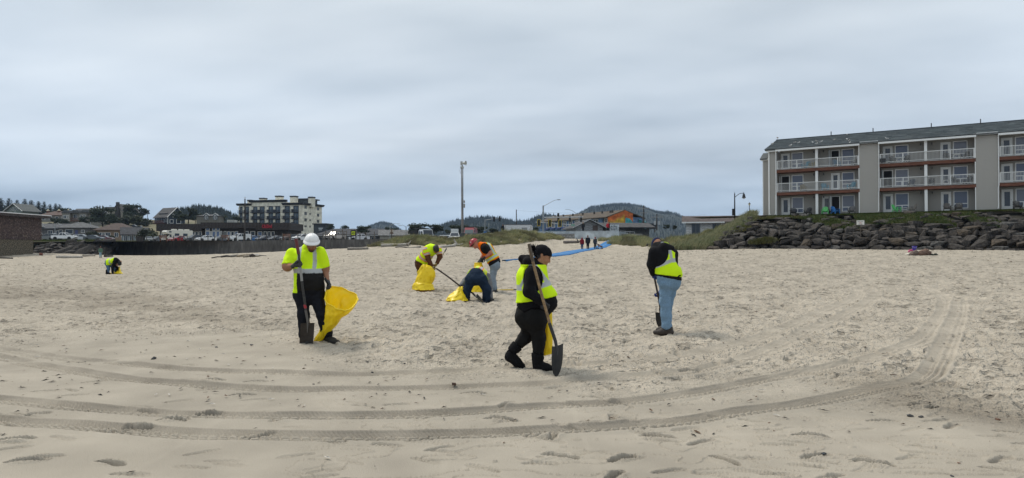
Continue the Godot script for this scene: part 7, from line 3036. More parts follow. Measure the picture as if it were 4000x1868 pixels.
		for i in pos.size():
			# outward: along the growth of the field
			var p:=pos[i]
			var d:=nrm[i].normalized()
			nrm[i]=(xf.basis*d).normalized()
			mb.v.append(xf*p)
		mb.n.append_array(nrm)
var none: Callable
var fold_noise: FastNoiseLite
# joints are pixel, pixel, metres nearer (+) or farther (-) than the figure
class Figure:
	var j:={}
	var fld: Field
	var root: Node3D
	var s:=1.0
func joints(d: float,list: Dictionary)->Dictionary:
	var out:={}
	for k in list:
		var q: Array=list[k]
		out[k]=px(q[0],q[1],d-(q[2] if q.size()>2 else 0.0))
	return out
func field_for(j: Dictionary,cell: float,pad:=0.38)->Field:
	var lo:=Vector3.ONE*1e9
	var hi := -lo
	for k in j:
		var p: Vector3=j[k]
		lo=lo.min(p)
		hi=hi.max(p)
	return Field.new(lo-Vector3.ONE*pad,hi+Vector3.ONE*pad,cell)
const TORSO:=0
const PELVIS:=1
const NECK:=2
const ARM_A:=3
const FORE_A:=4
const ARM_B:=5
const FORE_B:=6
const LEG_A:=7
const SHIN_A:=8
const LEG_B:=9
const SHIN_B:=10
const FOOT_A:=11
const FOOT_B:=12
const HOOD:=13
# arms, legs and trunk from joints: hip, chest, neck, sa, ea, wa (arm a), sb, eb, wb, ha, ka, aa, ta (leg a; heel and toe), hb, kb, ab, tb
func body_bones(f: Field,j: Dictionary,m: Dictionary)->void:
	var wide: Vector3=(j.sb-j.sa).normalized()
	var up: Vector3=(j.chest-j.hip).normalized()
	var fore: Vector3=wide.cross(up).normalized()
	var r: float=m.trunk
	f.bone(j.hip+up*0.05,j.chest,r*1.02,r*0.98,0.0,TORSO,fore,m.get("flat",1.25))
	f.bone(j.chest,j.chest+(j.sa-j.chest)*0.62,r*0.75,r*0.48,0.08,TORSO)
	f.bone(j.chest,j.chest+(j.sb-j.chest)*0.62,r*0.75,r*0.48,0.08,TORSO)
	f.bone(j.chest,j.neck,r*0.6,0.075,0.1,TORSO)
	if m.has("belly"):
		f.bone(j.belly,j.belly+up*0.06,m.belly,m.belly*0.9,0.12,TORSO)
	f.bone(j.ha.lerp(j.hb,-0.05),j.hb.lerp(j.ha,-0.05),m.hips,m.hips,0.09,PELVIS,fore,1.08)
	f.bone(j.hip,(j.ha+j.hb)*0.5,r*0.98,m.hips,0.1,PELVIS,fore,1.15)
	for s in ["a","b"]:
		var q:=0 if s=="a" else 1
		f.bone(j["h"+s],j["k"+s],m.thigh,m.knee,0.05,[LEG_A,LEG_B][q])
		f.bone(j["k"+s],j["a"+s],m.knee,m.ankle,0.03,[SHIN_A,SHIN_B][q])
		if j.has("t"+s):
			var an: Vector3=j["a"+s]
			var toe: Vector3=j["t"+s]
			var heel: Vector3=j["l"+s] if j.has("l"+s) else Vector3(an.x,toe.y,an.z)
			f.bone(an,heel.lerp(toe,0.12)+Vector3(0,0.045,0),m.ankle*0.8,0.05,0.03,[FOOT_A,FOOT_B][q])
			f.bone(heel.lerp(toe,0.06)+Vector3(0,0.045,0),heel.lerp(toe,0.62)+Vector3(0,0.045,0),0.048,0.052,0.03,[FOOT_A,FOOT_B][q])
			f.bone(an.lerp(heel,0.45),heel.lerp(toe,0.62)+Vector3(0,0.05,0),0.055,0.045,0.03,[FOOT_A,FOOT_B][q])
			f.bone(heel.lerp(toe,0.6)+Vector3(0,0.04,0),toe+Vector3(0,0.036,0),0.05,0.036,0.03,[FOOT_A,FOOT_B][q])
		if j.has("e"+s):
			f.bone(j["s"+s],j["e"+s],m.arm,m.elbow,0.035,[ARM_A,ARM_B][q])
			f.bone(j["e"+s],j["w"+s],m.elbow,m.wrist,0.02,[FORE_A,FORE_B][q])
# a hand in its own small field: wrist, direction of the fingers, the way the palm faces; curl 0 open .. 1 fist
func hand(mb: Mb,w: Vector3,dir: Vector3,palm: Vector3,side: float,curl: float,cell: float,grow:=1.0)->void:
	var z:=dir.normalized()
	var y:=(palm-z*palm.dot(z)).normalized()
	var x:=y.cross(z)*side
	var xf:=Transform3D(Basis(x,y,z),w)
	var f:=Field.new(Vector3(-0.09,-0.06,-0.07)*grow,Vector3(0.1,0.12,0.21)*grow,cell)
	f.bone(Vector3(0,0,-0.05)*grow,Vector3(0,0,0.01)*grow,0.031*grow,0.03*grow,0.0,0)
	f.bone(Vector3(-0.018,0,0.02)*grow,Vector3(-0.026,0,0.085)*grow,0.022*grow,0.019*grow,0.02,0)
	f.bone(Vector3(0.014,0,0.02)*grow,Vector3(0.026,0,0.082)*grow,0.022*grow,0.018*grow,0.02,0)
	for k in 4:
		var l: float=[0.072,0.08,0.075,0.06][k]
		var a:=Vector3(-0.032+0.0215*k,0,0.086-0.004*absf(k-1.2))*grow
		var a1:=curl*1.25
		var a2:=curl*2.5
		var a3:=curl*3.4
		var b:=a+Vector3(-0.002,sin(a1),cos(a1))*l*0.46*grow
		var c:=b+Vector3(0,sin(a2),cos(a2))*l*0.33*grow
		var e:=c+Vector3(0,sin(a3),cos(a3))*l*0.25*grow
		var r:=(0.0105 if k<3 else 0.009)*grow
		f.bone(a,b,r*1.05,r,0.004,0)
		f.bone(b,c,r,r*0.92,0.003,0)
		f.bone(c,e,r*0.92,r*0.8,0.003,0)
	var t0:=Vector3(-0.028,0.008,0.022)*grow
	var t1:=t0+Vector3(-0.030,0.016+0.012*curl,0.024)*grow
	var t2:=t1+Vector3(-0.006+0.03*curl,0.014+0.02*curl,0.03)*grow
	f.bone(t0,t1,0.016*grow,0.0125*grow,0.012,0)
	f.bone(t1,t2,0.0125*grow,0.0095*grow,0.004,0)
	f.skin(mb,0.0,none,none,0.0,null,xf)
# a head in its own field: centre between the ears, where the face looks, up; returns its field and placing
func head(mb: Mb,c: Vector3,look: Vector3,up: Vector3,skin_c: Color,cell: float,opts:={})->Array:
	var z:=look.normalized()
	var y:=(up-z*up.dot(z)).normalized()
	var x:=y.cross(z)
	var xf:=Transform3D(Basis(x,y,z),c)
	var f:=Field.new(Vector3(-0.15,-0.24,-0.17),Vector3(0.15,0.2,0.18),cell)
	var R:=Vector3.RIGHT
	f.bone(Vector3(0,0.05,-0.025),Vector3(0,0.042,0.012),0.098,0.092,0.0,0,R,1.22)
	f.bone(Vector3(0,-0.005,0.03),Vector3(0,-0.075,0.052),0.073,0.044,0.04,0,R,1.08)
	f.bone(Vector3(-0.052,-0.055,0.0),Vector3(-0.018,-0.096,0.064),0.028,0.024,0.03,0)
	f.bone(Vector3(0.052,-0.055,0.0),Vector3(0.018,-0.096,0.064),0.028,0.024,0.03,0)
	f.bone(Vector3(0,-0.098,0.072),Vector3(0,-0.1,0.074),0.022,0.022,0.02,0)
	f.bone(Vector3(-0.034,0.024,0.082),Vector3(0.034,0.024,0.082),0.016,0.016,0.02,0)
	for s in [-1.0,1.0]:
		f.bone(Vector3(s*0.043,-0.03,0.066),Vector3(s*0.036,-0.036,0.072),0.026,0.024,0.03,0)
		f.bone(Vector3(s*0.079,0.022,-0.008),Vector3(s*0.075,-0.026,0.002),0.018,0.012,0.008,1,R,1.7)
		f.bone(Vector3(s*0.032,0.003,0.105),Vector3(s*0.032,0.003,0.107),0.016,0.016,0.0,0,R,1.0,true)
		f.bone(Vector3(s*0.032,0.003,0.084),Vector3(s*0.032,0.003,0.085),0.0125,0.0125,0.004,2)
	f.bone(Vector3(0,0.018,0.094),Vector3(0,-0.03,0.113),0.011,0.015,0.012,0)
	f.bone(Vector3(-0.013,-0.035,0.1),Vector3(0.013,-0.035,0.1),0.011,0.011,0.01,0)
	f.bone(Vector3(-0.018,-0.06,0.092),Vector3(0.018,-0.06,0.092),0.0085,0.0085,0.008,3)
	f.bone(Vector3(-0.016,-0.073,0.09),Vector3(0.016,-0.073,0.09),0.0095,0.0095,0.008,3)
	f.bone(Vector3(0,-0.06,-0.02),Vector3(0,-0.21,-0.045),0.06,0.066,0.04,0)
	var lip:=Color(skin_c.r*0.85,skin_c.g*0.55,skin_c.b*0.55)
	var hair: Color=opts.get("beard",Color(-1,0,0))
	var brow:=Color(0.02,0.015,0.012)
	var paint:=func(p: Vector3,id: int)->Color:
		if id==2:
			return Color(0.03,0.022,0.018) if p.z>0.09 or true else skin_c
		if hair.r>=0.0 and p.z>0.03 and p.y < -0.045 and not (id==3) and (absf(p.x)<0.038 or p.y < -0.085):
			return hair.lerp(skin_c,0.2)
		if id==3:
			return lip
		if absf(p.y-0.027-absf(p.x)*0.05)<0.006 and absf(p.x)>0.013 and absf(p.x)<0.052 and p.z>0.05:
			return brow
		var g:=1.0+0.12*smoothstep(0.03,0.0,Vector2(absf(p.x)-0.045,p.y+0.03).length())
		return Color(skin_c.r*g,skin_c.g,skin_c.b)
	f.skin(mb,0.0,none,paint,0.0,null,xf)
	return [f,xf]
func hard_hat(root: Node3D,hd: Transform3D,col: Color,tilt:=0.0)->void:
	var b:=Mb.new()
	var xf:=hd*Transform3D(Basis(Vector3.RIGHT,tilt),Vector3(0,0.055,-0.004))
	var m:=mat(col,0.35,"plain")
	var prof:=[]
	for i in 9:
		var a:=i/8.0*PI*0.5
		prof.append(Vector2(cos(a)*1.0,sin(a)))
	var rows:=[]
	for q in prof:
		var row:=[]
		for k in 24:
			var a:=TAU*k/24
			var ridge: float=1.0+0.03*float(absf(sin(a))>0.97 or absf(sin(a+0.5))>0.985)*q.y
			row.append(xf*Vector3(cos(a)*0.118*q.x,q.y*0.118*ridge,sin(a)*0.142*q.x))
		rows.append(row)
	b.loft(rows)
	obj("shell",b,m,root)
	var br:=Mb.new()
	rows=[]
	for e in [[1.0,0.006],[1.12,-0.006],[1.13,-0.014],[0.99,-0.006]]:
		var row:=[]
		for k in 24:
			var a:=TAU*k/24
			var front:=smoothstep(-0.1,0.95,sin(a))
			var out: float=1.0+(e[0]-1.0)*(0.8+1.3*front)
			row.append(xf*Vector3(cos(a)*0.12*out,e[1]*(1.0+1.6*front),sin(a)*0.144*out))
		rows.append(row)
	br.loft(rows)
	obj("brim",br,m,root)
	var rg:=Mb.new()
	for s in [-0.03,0.0,0.03]:
		var pts:=[]
		var rr:=[]
		for i in 9:
			var a:=lerpf(0.35,PI-0.35,i/8.0)
			pts.append(xf*Vector3(s,sin(a)*0.117,cos(a)*0.14))
			rr.append(0.0045)
		rg.sweep(pts,rr,5)
	obj("ridges",rg,m,root)
func part(root: Node3D,called: String,f: Field,m: Material,t: float,region: Callable,paint: Callable=none,folds:=0.0)->MeshInstance3D:
	var b:=Mb.new()
	f.skin(b,t,region,paint,folds,fold_noise)
	return obj(called,b,m,root)
func shovel(called: String,label: String,pts: Array,rad: float,wood: Color,grip: Array,blade: Dictionary)->Node3D:
	var o:=thing(called,label,"shovel",Vector3.ZERO)
	var b:=Mb.new()
	var rr:=[]
	for p in pts:
		rr.append(rad)
	b.sweep(pts,rr,10)
	obj("handle",b,mat(wood,0.6,"stain",Vector3.ONE*6.0),o)
	for g in grip:
		var k:=Mb.new()
		k.tube(g[0],g[1],rad*g[2],rad*g[2],10)
		obj("grip" if g[4] else "collar",k,mat(g[3],0.5,"plain"),o)
	if blade.is_empty():
		return o
	# blade: neck point, tip point, width vector, bow vector, square or pointed
	var n: Vector3=blade.neck
	var tip: Vector3=blade.tip
	var rows:=[]
	for i in 9:
		var f:=i/8.0
		var row:=[]
		var w:=1.0
		if blade.pointed:
			w=1.0 if f<0.35 else sqrt(maxf(0.0,1.0-pow((f-0.35)/0.66,2.0)))
		for k in 9:
			var s := -1.0+k/4.0
			var p: Vector3=n.lerp(tip,f)+blade.wide*s*w+blade.bow*(s*s*w*w*0.9-0.25*sin(f*PI))
			if i==0:
				p+=blade.bow*0.25*(1.0-absf(s))
			row.append(p)
		rows.append(row)
	var bl:=Mb.new()
	bl.loft(rows,false)
	var back:=[]
	for r in rows:
		var row:=[]
		for p in r:
			row.append(p-blade.bow.normalized()*0.004)
		back.append(row)
	bl.loft(back,false)
	obj("blade",bl,mat(blade.col,0.55,"stain",Vector3.ONE*3.0,0.0,0.2),o)
	var sk:=Mb.new()
	sk.sweep([blade.socket,(blade.socket as Vector3).lerp(n,0.8),n.lerp(tip,0.12),n.lerp(tip,0.45)],[rad*1.15,rad*1.1,rad*0.9,rad*0.25],8)
	obj("socket",sk,mat(blade.get("neck_col",Color(0.02,0.02,0.022)),0.5,"plain"),o)
	return o
# a plastic bag: rings from the mouth down, each a list of points; creases by noise
func bag(label: String,rings: Array,crease: float,open: bool)->Node3D:
	var o:=thing("yellow_bag",label,"bag")
	var rows:=[]
	var nn:=noise(5.0,3,FastNoiseLite.TYPE_SIMPLEX_SMOOTH,71)
	var sub:=5
	for i in rings.size()-1:
		for s in (sub if i<rings.size()-2 else sub+1):
			var f:=s/float(sub)
			var row:=[]
			var r0: Array=rings[i]
			var w:=r0.size()
			var r1: Array=rings[i+1]
			var rp: Array=rings[maxi(i-1,0)]
			var rn: Array=rings[mini(i+2,rings.size()-1)]
			for k in w*4:
				var a:=k/4
				var t:=(k % 4)/4.0
				var mix_ring:=func(r: Array)->Vector3:
					return (r[a] as Vector3).cubic_interpolate(r[(a+1) % w],r[(a-1+w) % w],r[(a+2) % w],t)
				var p: Vector3=(mix_ring.call(r0) as Vector3).cubic_interpolate(mix_ring.call(r1),mix_ring.call(rp),mix_ring.call(rn),f)
				var c:=nn.get_noise_3d(p.x*0.9,p.y*0.45,p.z*0.9)
				var c2:=absf(nn.get_noise_3d(p.x*2.3+7,p.y*0.9,p.z*2.3))
				p+=Vector3(c,c2*0.4,absf(c)-c2)*crease
				row.append(p)
			rows.append(row)
	var b:=Mb.new()
	b.loft(rows)
	var m:=mat(Color(0.93,0.69,0.008),0.42,"plain",Vector3.ONE)
	m.backlight_enabled=true
	m.backlight=Color(0.6,0.47,0.03)
	obj("film",b,m,o)
	if not open:
		var e:=Mb.new()
		e.poly(rows[0],Vector3.UP)
		obj("gathered_neck",e,m,o)
	else:
		var hm:=Mb.new()
		var rr:=[]
		var pp:=[]
		for p in rows[0]:
			pp.append(p)
			rr.append(0.012)
		pp.append(rows[0][0])
		rr.append(0.012)
		hm.sweep(pp,rr,6,false)
		obj("rolled_rim",hm,m,o)
	return o
const LIME:=Color(0.60,0.86,0.012)
const SILVER:=Color(0.40,0.42,0.43)
const BLACK:=Color(0.010,0.010,0.012)
func people()->void:
	fold_noise=noise(6.5,3,FastNoiseLite.TYPE_SIMPLEX_SMOOTH,77)
	hat_man()
	beanie_woman()
	cap_man()
	orange_man()
	bending_man()
	brown_man()
	far_worker()
	walkers()
func person(label: String)->Node3D:
	return thing("person",label,"person")
func cloth(c: Color,rough:=0.9)->StandardMaterial3D:
	var m:=mat(c,rough,"cloth",Vector3.ONE*2.5)
	m.rim_enabled=true
	m.rim=0.04
	m.metallic_specular=0.25
	return m
func tinted()->StandardMaterial3D:
	var m:=tint_mat(0.85)
	m.metallic_specular=0.3
	return m
func labels_in(ids: Array)->Callable:
	var set_:=PackedByteArray()
	set_.resize(32)
	for i in ids:
		set_[i]=1
	return func(_p: Vector3,id: int)->float: return -0.05 if set_[id] else 0.05
func hat_man()->void:
	var d:=11.7
	var j:=joints(d,{"hip": [1207,1118,0.02],"chest": [1197,1012],"neck": [1205,968,0.02],"belly": [1208,1088,0.06],
		"sa": [1142,992,0.02],"ea": [1121,1044,0.14],"wa": [1151,1036,0.36],"sb": [1250,988,0.0],"eb": [1270,1056,-0.05],"wb": [1280,1100,0.06],
		"ha": [1181,1150,0.02],"ka": [1184,1228,0.06],"aa": [1189,1303,0.0],"la": [1191,1330,-0.04],"ta": [1201,1338,0.22],
		"hb": [1231,1148,0.0],"kb": [1258,1229,0.08],"ab": [1277,1299,0.0],"lb": [1273,1324,-0.03],"tb": [1318,1326,0.14]})
	for q in ["la","ta","lb","tb"]:
		var p: Vector3=j[q]
		p.y=ground(p.x,-p.z)-0.018
		j[q]=p
	var f:=field_for(j,0.0125,0.3)
	body_bones(f,j,{"trunk": 0.205,"flat": 1.2,"belly": 0.2,"hips": 0.145,"thigh": 0.115,"knee": 0.088,"ankle": 0.075,"arm": 0.092,"elbow": 0.055,"wrist": 0.036})
	# sleeves hang loose, trouser legs fall wide
	f.bone(j.sa.lerp(j.ea,0.2),j.sa.lerp(j.ea,0.9),0.088,0.094,0.05,ARM_A)
	f.bone(j.sb.lerp(j.eb,0.2),j.sb.lerp(j.eb,0.86),0.082,0.086,0.05,ARM_B)
	f.bone(j.ka,j.aa+Vector3(0,-0.02,0),0.095,0.088,0.02,SHIN_A)
	f.bone(j.kb,j.ab+Vector3(0,-0.02,0),0.095,0.09,0.02,SHIN_B)
	var o:=person("man in a white hard hat and lime shirt holding a shovel and an open bag")
	var skin_c:=Color(0.30,0.155,0.095)
	var body:=Mb.new()
	body.col=skin_c
	f.skin(body,-0.03,none,none)
	f.skin(body,-0.004,labels_in([ARM_A,FORE_A,ARM_B,FORE_B]),none)
	var hd:=head(body,px(1217,952,d-0.1),Vector3(0.2,-0.36,0.91),Vector3(0.12,1,0.3),skin_c,0.006,{"beard": Color(0.025,0.017,0.013)})
	obj("body",body,tinted(),o)
	var hatm:=obj("hard_hat",Mb.new(),null,o)
	hard_hat(hatm,hd[1],Color(0.74,0.74,0.73),-0.02)
	var axis: Vector3=(j.neck-j.hip).normalized()
	var wide: Vector3=(j.sb-j.sa).normalized()
	var hem: float=px(1200,1133,d).y
	var side_l: float=j.hip.x-0.205
	var waist: float=px(1200,1070,d).y
	var band0: float=px(1200,1064,d).y
	var band1: float=px(1200,1050,d).y
	var shirt:=func(p: Vector3,id: int)->float:
		match id:
			TORSO:
				return hem-p.y-(0.03 if p.x<side_l+0.1 else 0.0)
			PELVIS:
				return hem-p.y-(0.045 if p.x<side_l+0.1 else 0.0)
			ARM_A:
				return (p-j.sa).dot((j.ea-j.sa).normalized())-0.235
			ARM_B:
				return (p-j.sb).dot((j.eb-j.sb).normalized())-0.255
		return 0.05
	var shirt_paint:=func(p: Vector3,id: int)->Color:
		if id==ARM_A or id==ARM_B:
			return LIME
		var sx: float=(p-j.chest).dot(wide)
		if p.y<band1 and p.y>band0-0.005:
			return SILVER
		if p.y<=band0:
			return LIME if p.x<side_l+0.055 else BLACK*1.2
		if absf(sx+0.075)<0.03 or absf(sx-0.165)<0.026:
			return SILVER
		return LIME
	part(o,"shirt",f,tinted(),0.008,shirt,shirt_paint,0.012)
	var belt: float=hem+0.05
	var tr:=labels_in([PELVIS,LEG_A,SHIN_A,LEG_B,SHIN_B])
	var trousers:=func(p: Vector3,id: int)->float:
		if id==TORSO:
			return p.y-belt
		return tr.call(p,id)
	part(o,"trousers",f,cloth(Color(0.012,0.013,0.018)),0.002,trousers,none,0.016)
	part(o,"boots",f,mat(Color(0.014,0.013,0.012),0.7,"cloth",Vector3.ONE*3),0.006,labels_in([FOOT_A,FOOT_B]))
	var gl:=Mb.new()
	gl.col=Color(1,1,1)
	var grip:=px(1163,1028,d-0.40)
	hand(gl,j.wa,(grip-j.wa),Vector3(0.1,0.1,-1)+(grip-j.wa)*0.0,-1.0,0.85,0.0055,1.1)
	obj("glove",gl,mat(Color(0.022,0.024,0.026),0.6,"plain"),o)
	var g2:=Mb.new()
	hand(g2,j.wb,px(1290,1117,d-0.1)-j.wb,Vector3(-0.6,-0.5,0.5),1.0,0.6,0.0055,1.1)
	obj("glove",g2,mat(Color(0.022,0.024,0.026),0.6,"plain"),o)
	var q:=func(u: float,v: float,z: float)->Vector3: return px(u,v,d-z)
	var neck: Vector3=q.call(1203,1262,0.30)
	var tip: Vector3=q.call(1197,1334,0.22)
	tip.y=ground(tip.x,-tip.z)-0.01
	shovel("shovel","square-bladed shovel held upright by the man in the white hard hat",[q.call(1156,934,0.44),q.call(1167,1000,0.43),q.call(1183,1130,0.38),q.call(1193,1200,0.34),q.call(1198,1238,0.31)],0.019,Color(0.045,0.045,0.045),
		[[q.call(1155.6,932,0.44),q.call(1166,992,0.432),1.35,Color(0.11,0.02,0.02),true],[q.call(1172.5,1045,0.415),q.call(1179,1098,0.395),1.06,Color(0.26,0.26,0.25),false],[q.call(1190.5,1190,0.345),q.call(1193,1204,0.337),1.2,Color(0.35,0.02,0.03),false]],
		{"neck": neck,"tip": tip,"wide": Vector3(0.118,0.006,0.02),"bow": Vector3(0,0.0,0.035),"pointed": false,"col": Color(0.042,0.033,0.027),"socket": q.call(1194,1212,0.33),"neck_col": Color(0.10,0.095,0.09)})
	# the bag he holds open: a tilted wide mouth and a body that tapers to the sand
	var ring:=[]
	for k in [[1273,1128,0.05],[1310,1121,-0.16],[1353,1133,-0.26],[1396,1163,-0.2],[1388,1194,0.06],[1352,1214,0.26],[1309,1206,0.3],[1277,1180,0.2]]:
		ring.append(px(k[0],k[1],d-k[2]))
	var r2:=[]
	for k in [[1276,1168,0.02],[1306,1170,-0.16],[1346,1178,-0.24],[1376,1196,-0.16],[1370,1216,0.06],[1340,1234,0.22],[1304,1232,0.26],[1278,1216,0.16]]:
		r2.append(px(k[0],k[1],d-k[2]))
	var r3:=[]
	for k in [[1262,1240,0.0],[1282,1236,-0.12],[1310,1238,-0.17],[1326,1246,-0.1],[1322,1258,0.05],[1304,1268,0.15],[1280,1270,0.18],[1264,1262,0.1]]:
		r3.append(px(k[0],k[1],d-k[2]))
	var r4:=[]
	for k in 8:
		var a:=TAU*k/8.0
		var p:=px(1244-cos(a)*17,1312,d+sin(a)*0.07)
		p.y=ground(p.x,-p.z)+0.015
		r4.append(p)
	bag("open yellow bag with a wide tilted mouth, beside the white hard hat man",[ring,r2,r3,r4],0.06,true)
func beanie_woman()->void:
	var d:=9.4
	var j:=joints(d,{"hip": [2082,1190,0.0],"chest": [2079,1085,0.0],"neck": [2096,1036,0.0],"belly": [2124,1178,0.0],
		"sa": [2079,1068,0.19],"ea": [2066,1140,0.27],"wa": [2116,1178,0.33],"sb": [2092,1068,-0.19],"eb": [2108,1142,-0.22],"wb": [2146,1178,-0.08],
		"ha": [2072,1243,0.09],"ka": [2105,1322,0.06],"aa": [2101,1402,0.06],"la": [2096,1438,0.06],"ta": [2155,1441,0.10],
		"hb": [2080,1243,-0.09],"kb": [2053,1318,-0.09],"ab": [2006,1366,-0.09],"lb": [1984,1405,-0.09],"tb": [2040,1418,-0.09]})
	var ha: Vector3=j.ha
	ha.x+=0.08
	j.ha=ha
	for q in ["la","ta","tb"]:
		var p: Vector3=j[q]
		p.y=ground(p.x,-p.z)-0.02
		j[q]=p
	var f:=field_for(j,0.012,0.3)
	body_bones(f,j,{"trunk": 0.18,"flat": 0.95,"belly": 0.178,"hips": 0.148,"thigh": 0.12,"knee": 0.086,"ankle": 0.06,"arm": 0.088,"elbow": 0.072,"wrist": 0.052})
	f.bone(px(2056,1238,d),px(2062,1225,d),0.15,0.15,0.1,PELVIS)
	f.bone(j.ka,j.aa,0.085,0.07,0.02,SHIN_A)
	f.bone(px(2040,1011,d),px(2062,1014,d),0.05,0.062,0.03,HOOD)
	f.bone(px(2050,1022,d+0.08),px(2062,1024,d-0.1),0.06,0.06,0.03,HOOD)
	f.bone(px(2084,1034,d),px(2106,1042,d),0.09,0.075,0.03,HOOD)
	# boot shafts
	f.bone(j.aa+Vector3(0,0.06,0),j.aa+Vector3(0,-0.03,0),0.078,0.07,0.01,FOOT_A)
	f.bone(j.ab+(j.kb-j.ab).normalized()*0.06,j.ab,0.075,0.068,0.01,FOOT_B)
	var o:=person("woman in a black head wrap, black clothes and lime vest, walking right with a shovel")
	var skin_c:=Color(0.36,0.185,0.11)
	var body:=Mb.new()
	body.col=skin_c
	f.skin(body,-0.03,none,none)
	var hd:=head(body,px(2118,1003,d),Vector3(0.93,-0.34,0.10),Vector3(0.36,1,0.05),skin_c,0.0055)
	obj("body",body,tinted(),o)
	# head wrap over the hair, and hair tied behind
	var hf: Field=hd[0]
	var hx: Transform3D=hd[1]
	var wrap:=Mb.new()
	hf.skin(wrap,0.013,func(p: Vector3,id: int)->float:
		if id==1:
			return 0.05
		return maxf(0.04-p.y-maxf(0.0,0.06-p.z)*0.5,-p.y-0.045),none,0.006,fold_noise,hx)
	obj("head_wrap",wrap,cloth(Color(0.008,0.008,0.010)),o)
	var hair:=Mb.new()
	rng.seed=91
	var bun:=hx*Vector3(0,0.055,-0.135)
	for i in 170:
		var dv:=Vector3(rng.randfn(),rng.randfn(),rng.randfn()).normalized()
		var p:=bun+dv*0.035
		var e:=p+(dv+Vector3(-0.5,0.15,0)*rng.randf()).normalized()*rng.randf_range(0.02,0.075)
		hair.sweep([p-dv*0.03,p,e],[0.006,0.005,0.0015],3,false)
	for s in [-1.0,1.0]:
		for i in 26:
			var a:=hx*Vector3(s*0.078,0.045-0.002*i,0.02-0.0045*i)
			hair.sweep([a,hx*Vector3(s*0.076,-0.02-rng.randf()*0.03,-0.045),bun],[0.006,0.01,0.012],4,false)
	obj("hair",hair,mat(Color(0.009,0.008,0.008),0.45,"plain"),o)
	var fore:=Vector3(1,0,0.05).normalized()
	var hem: float=px(2088,1172,d).y
	var vest:=func(p: Vector3,id: int)->float:
		if id!=TORSO and id!=HOOD:
			return 0.06
		var v: float=maxf(hem-p.y+(p.x-j.hip.x)*0.18,p.y-px(2080,1034,d).y)
		# arm holes
		for s in ["sa","sb"]:
			var c: Vector3=j[s]+Vector3(0.012,-0.075,0)
			var q: Vector3=p-c
			v=maxf(v,0.142-Vector2(q.x*1.12,q.y*0.8).length() if signf(q.z)==(1.0 if s=="sa" else -1.0) or absf(q.z)<0.09 else v)
		return v
	var vest_paint:=func(p: Vector3,_id: int)->Color:
		var rx: float=p.x-j.chest.x
		var yb: float=px(2088,1124,d).y+maxf(0.0,rx)*0.30
		if absf(p.y-yb)<0.034 and (rx>0.06 or rx < -0.14):
			return SILVER
		if p.y>yb:
			var along_v: float=p.y-yb
			if absf(rx-0.21+along_v*0.62)<0.028 and rx > -0.03:
				return SILVER
			if absf(rx+0.165-along_v*0.45)<0.02 and rx<0.0:
				return SILVER
		return LIME
	part(o,"vest",f,tinted(),0.024,vest,vest_paint,0.006)
	part(o,"hooded_jacket",f,cloth(Color(0.008,0.008,0.010)),0.005,labels_in([TORSO,HOOD,ARM_A,FORE_A,ARM_B,FORE_B]),none,0.008)
	var pk: float=px(2080,1192,d).y
	var pants_paint:=func(p: Vector3,_id: int)->Color:
		var line: float=pk-(p.x-j.hip.x)*0.19
		return Color(0.16,0.012,0.04) if absf(p.y-line)<0.008 else Color(0.008,0.008,0.010)
	part(o,"trousers",f,tinted(),0.002,labels_in([PELVIS,LEG_A,SHIN_A,LEG_B,SHIN_B]),pants_paint,0.016)
	part(o,"boots",f,cloth(Color(0.009,0.009,0.010)),0.008,labels_in([FOOT_A,FOOT_B]))
	var g1:=Mb.new()
	hand(g1,j.wa,px(2126,1192,d-0.36)-j.wa,Vector3(0.3,0.1,-1),-1.0,0.8,0.0055,1.12)
	obj("glove",g1,mat(Color(0.012,0.012,0.014),0.7,"plain"),o)
	var g2:=Mb.new()
	hand(g2,j.wb,Vector3(0.7,-0.7,0.1),Vector3(0.2,0,1),1.0,0.8,0.0065,1.12)
	obj("glove",g2,mat(Color(0.012,0.012,0.014),0.7,"plain"),o)
	var q:=func(u: float,v: float,z: float)->Vector3: return px(u,v,d-z)
	var neck: Vector3=q.call(2176,1352,0.44)
	var tip: Vector3=q.call(2174,1450,0.52)
	tip.y=ground(tip.x,-tip.z)-0.005
	shovel("shovel","long wooden-handled shovel with a pointed black blade, carried by the woman",[q.call(2066.5,954,0.40),q.call(2072,985,0.40),q.call(2092,1062,0.41),q.call(2118,1160,0.42),q.call(2139,1233,0.43),q.call(2149,1271,0.435)],0.0195,Color(0.33,0.21,0.10),
		[[q.call(2066.2,953,0.40),q.call(2082,1022,0.405),1.1,Color(0.075,0.052,0.032),true]],
		{"neck": neck,"tip": tip,"wide": Vector3(0.076,0.012,-0.055),"bow": Vector3(0.012,0.01,-0.055),"pointed": true,"col": Color(0.018,0.017,0.016),"socket": q.call(2146,1262,0.434)})
	var top:=[]
	var m1:=[]
	var m2:=[]
	var bt:=[]
	for k in 8:
		var a:=TAU*k/8.0
		top.append(px(2148+cos(a)*6,1200,d+0.06+sin(a)*0.03))
		m1.append(px(2143+cos(a)*15,1260,d+0.08+sin(a)*0.05))
		m2.append(px(2139+cos(a)*20,1330,d+0.09+sin(a)*0.06))
		bt.append(px(2138.5+cos(a)*20,1388+cos(a)*-4,d+0.09+sin(a)*0.03))
	bag("folded yellow bag hanging in front of the walking woman's legs",[top,m1,m2,bt],0.022,false)
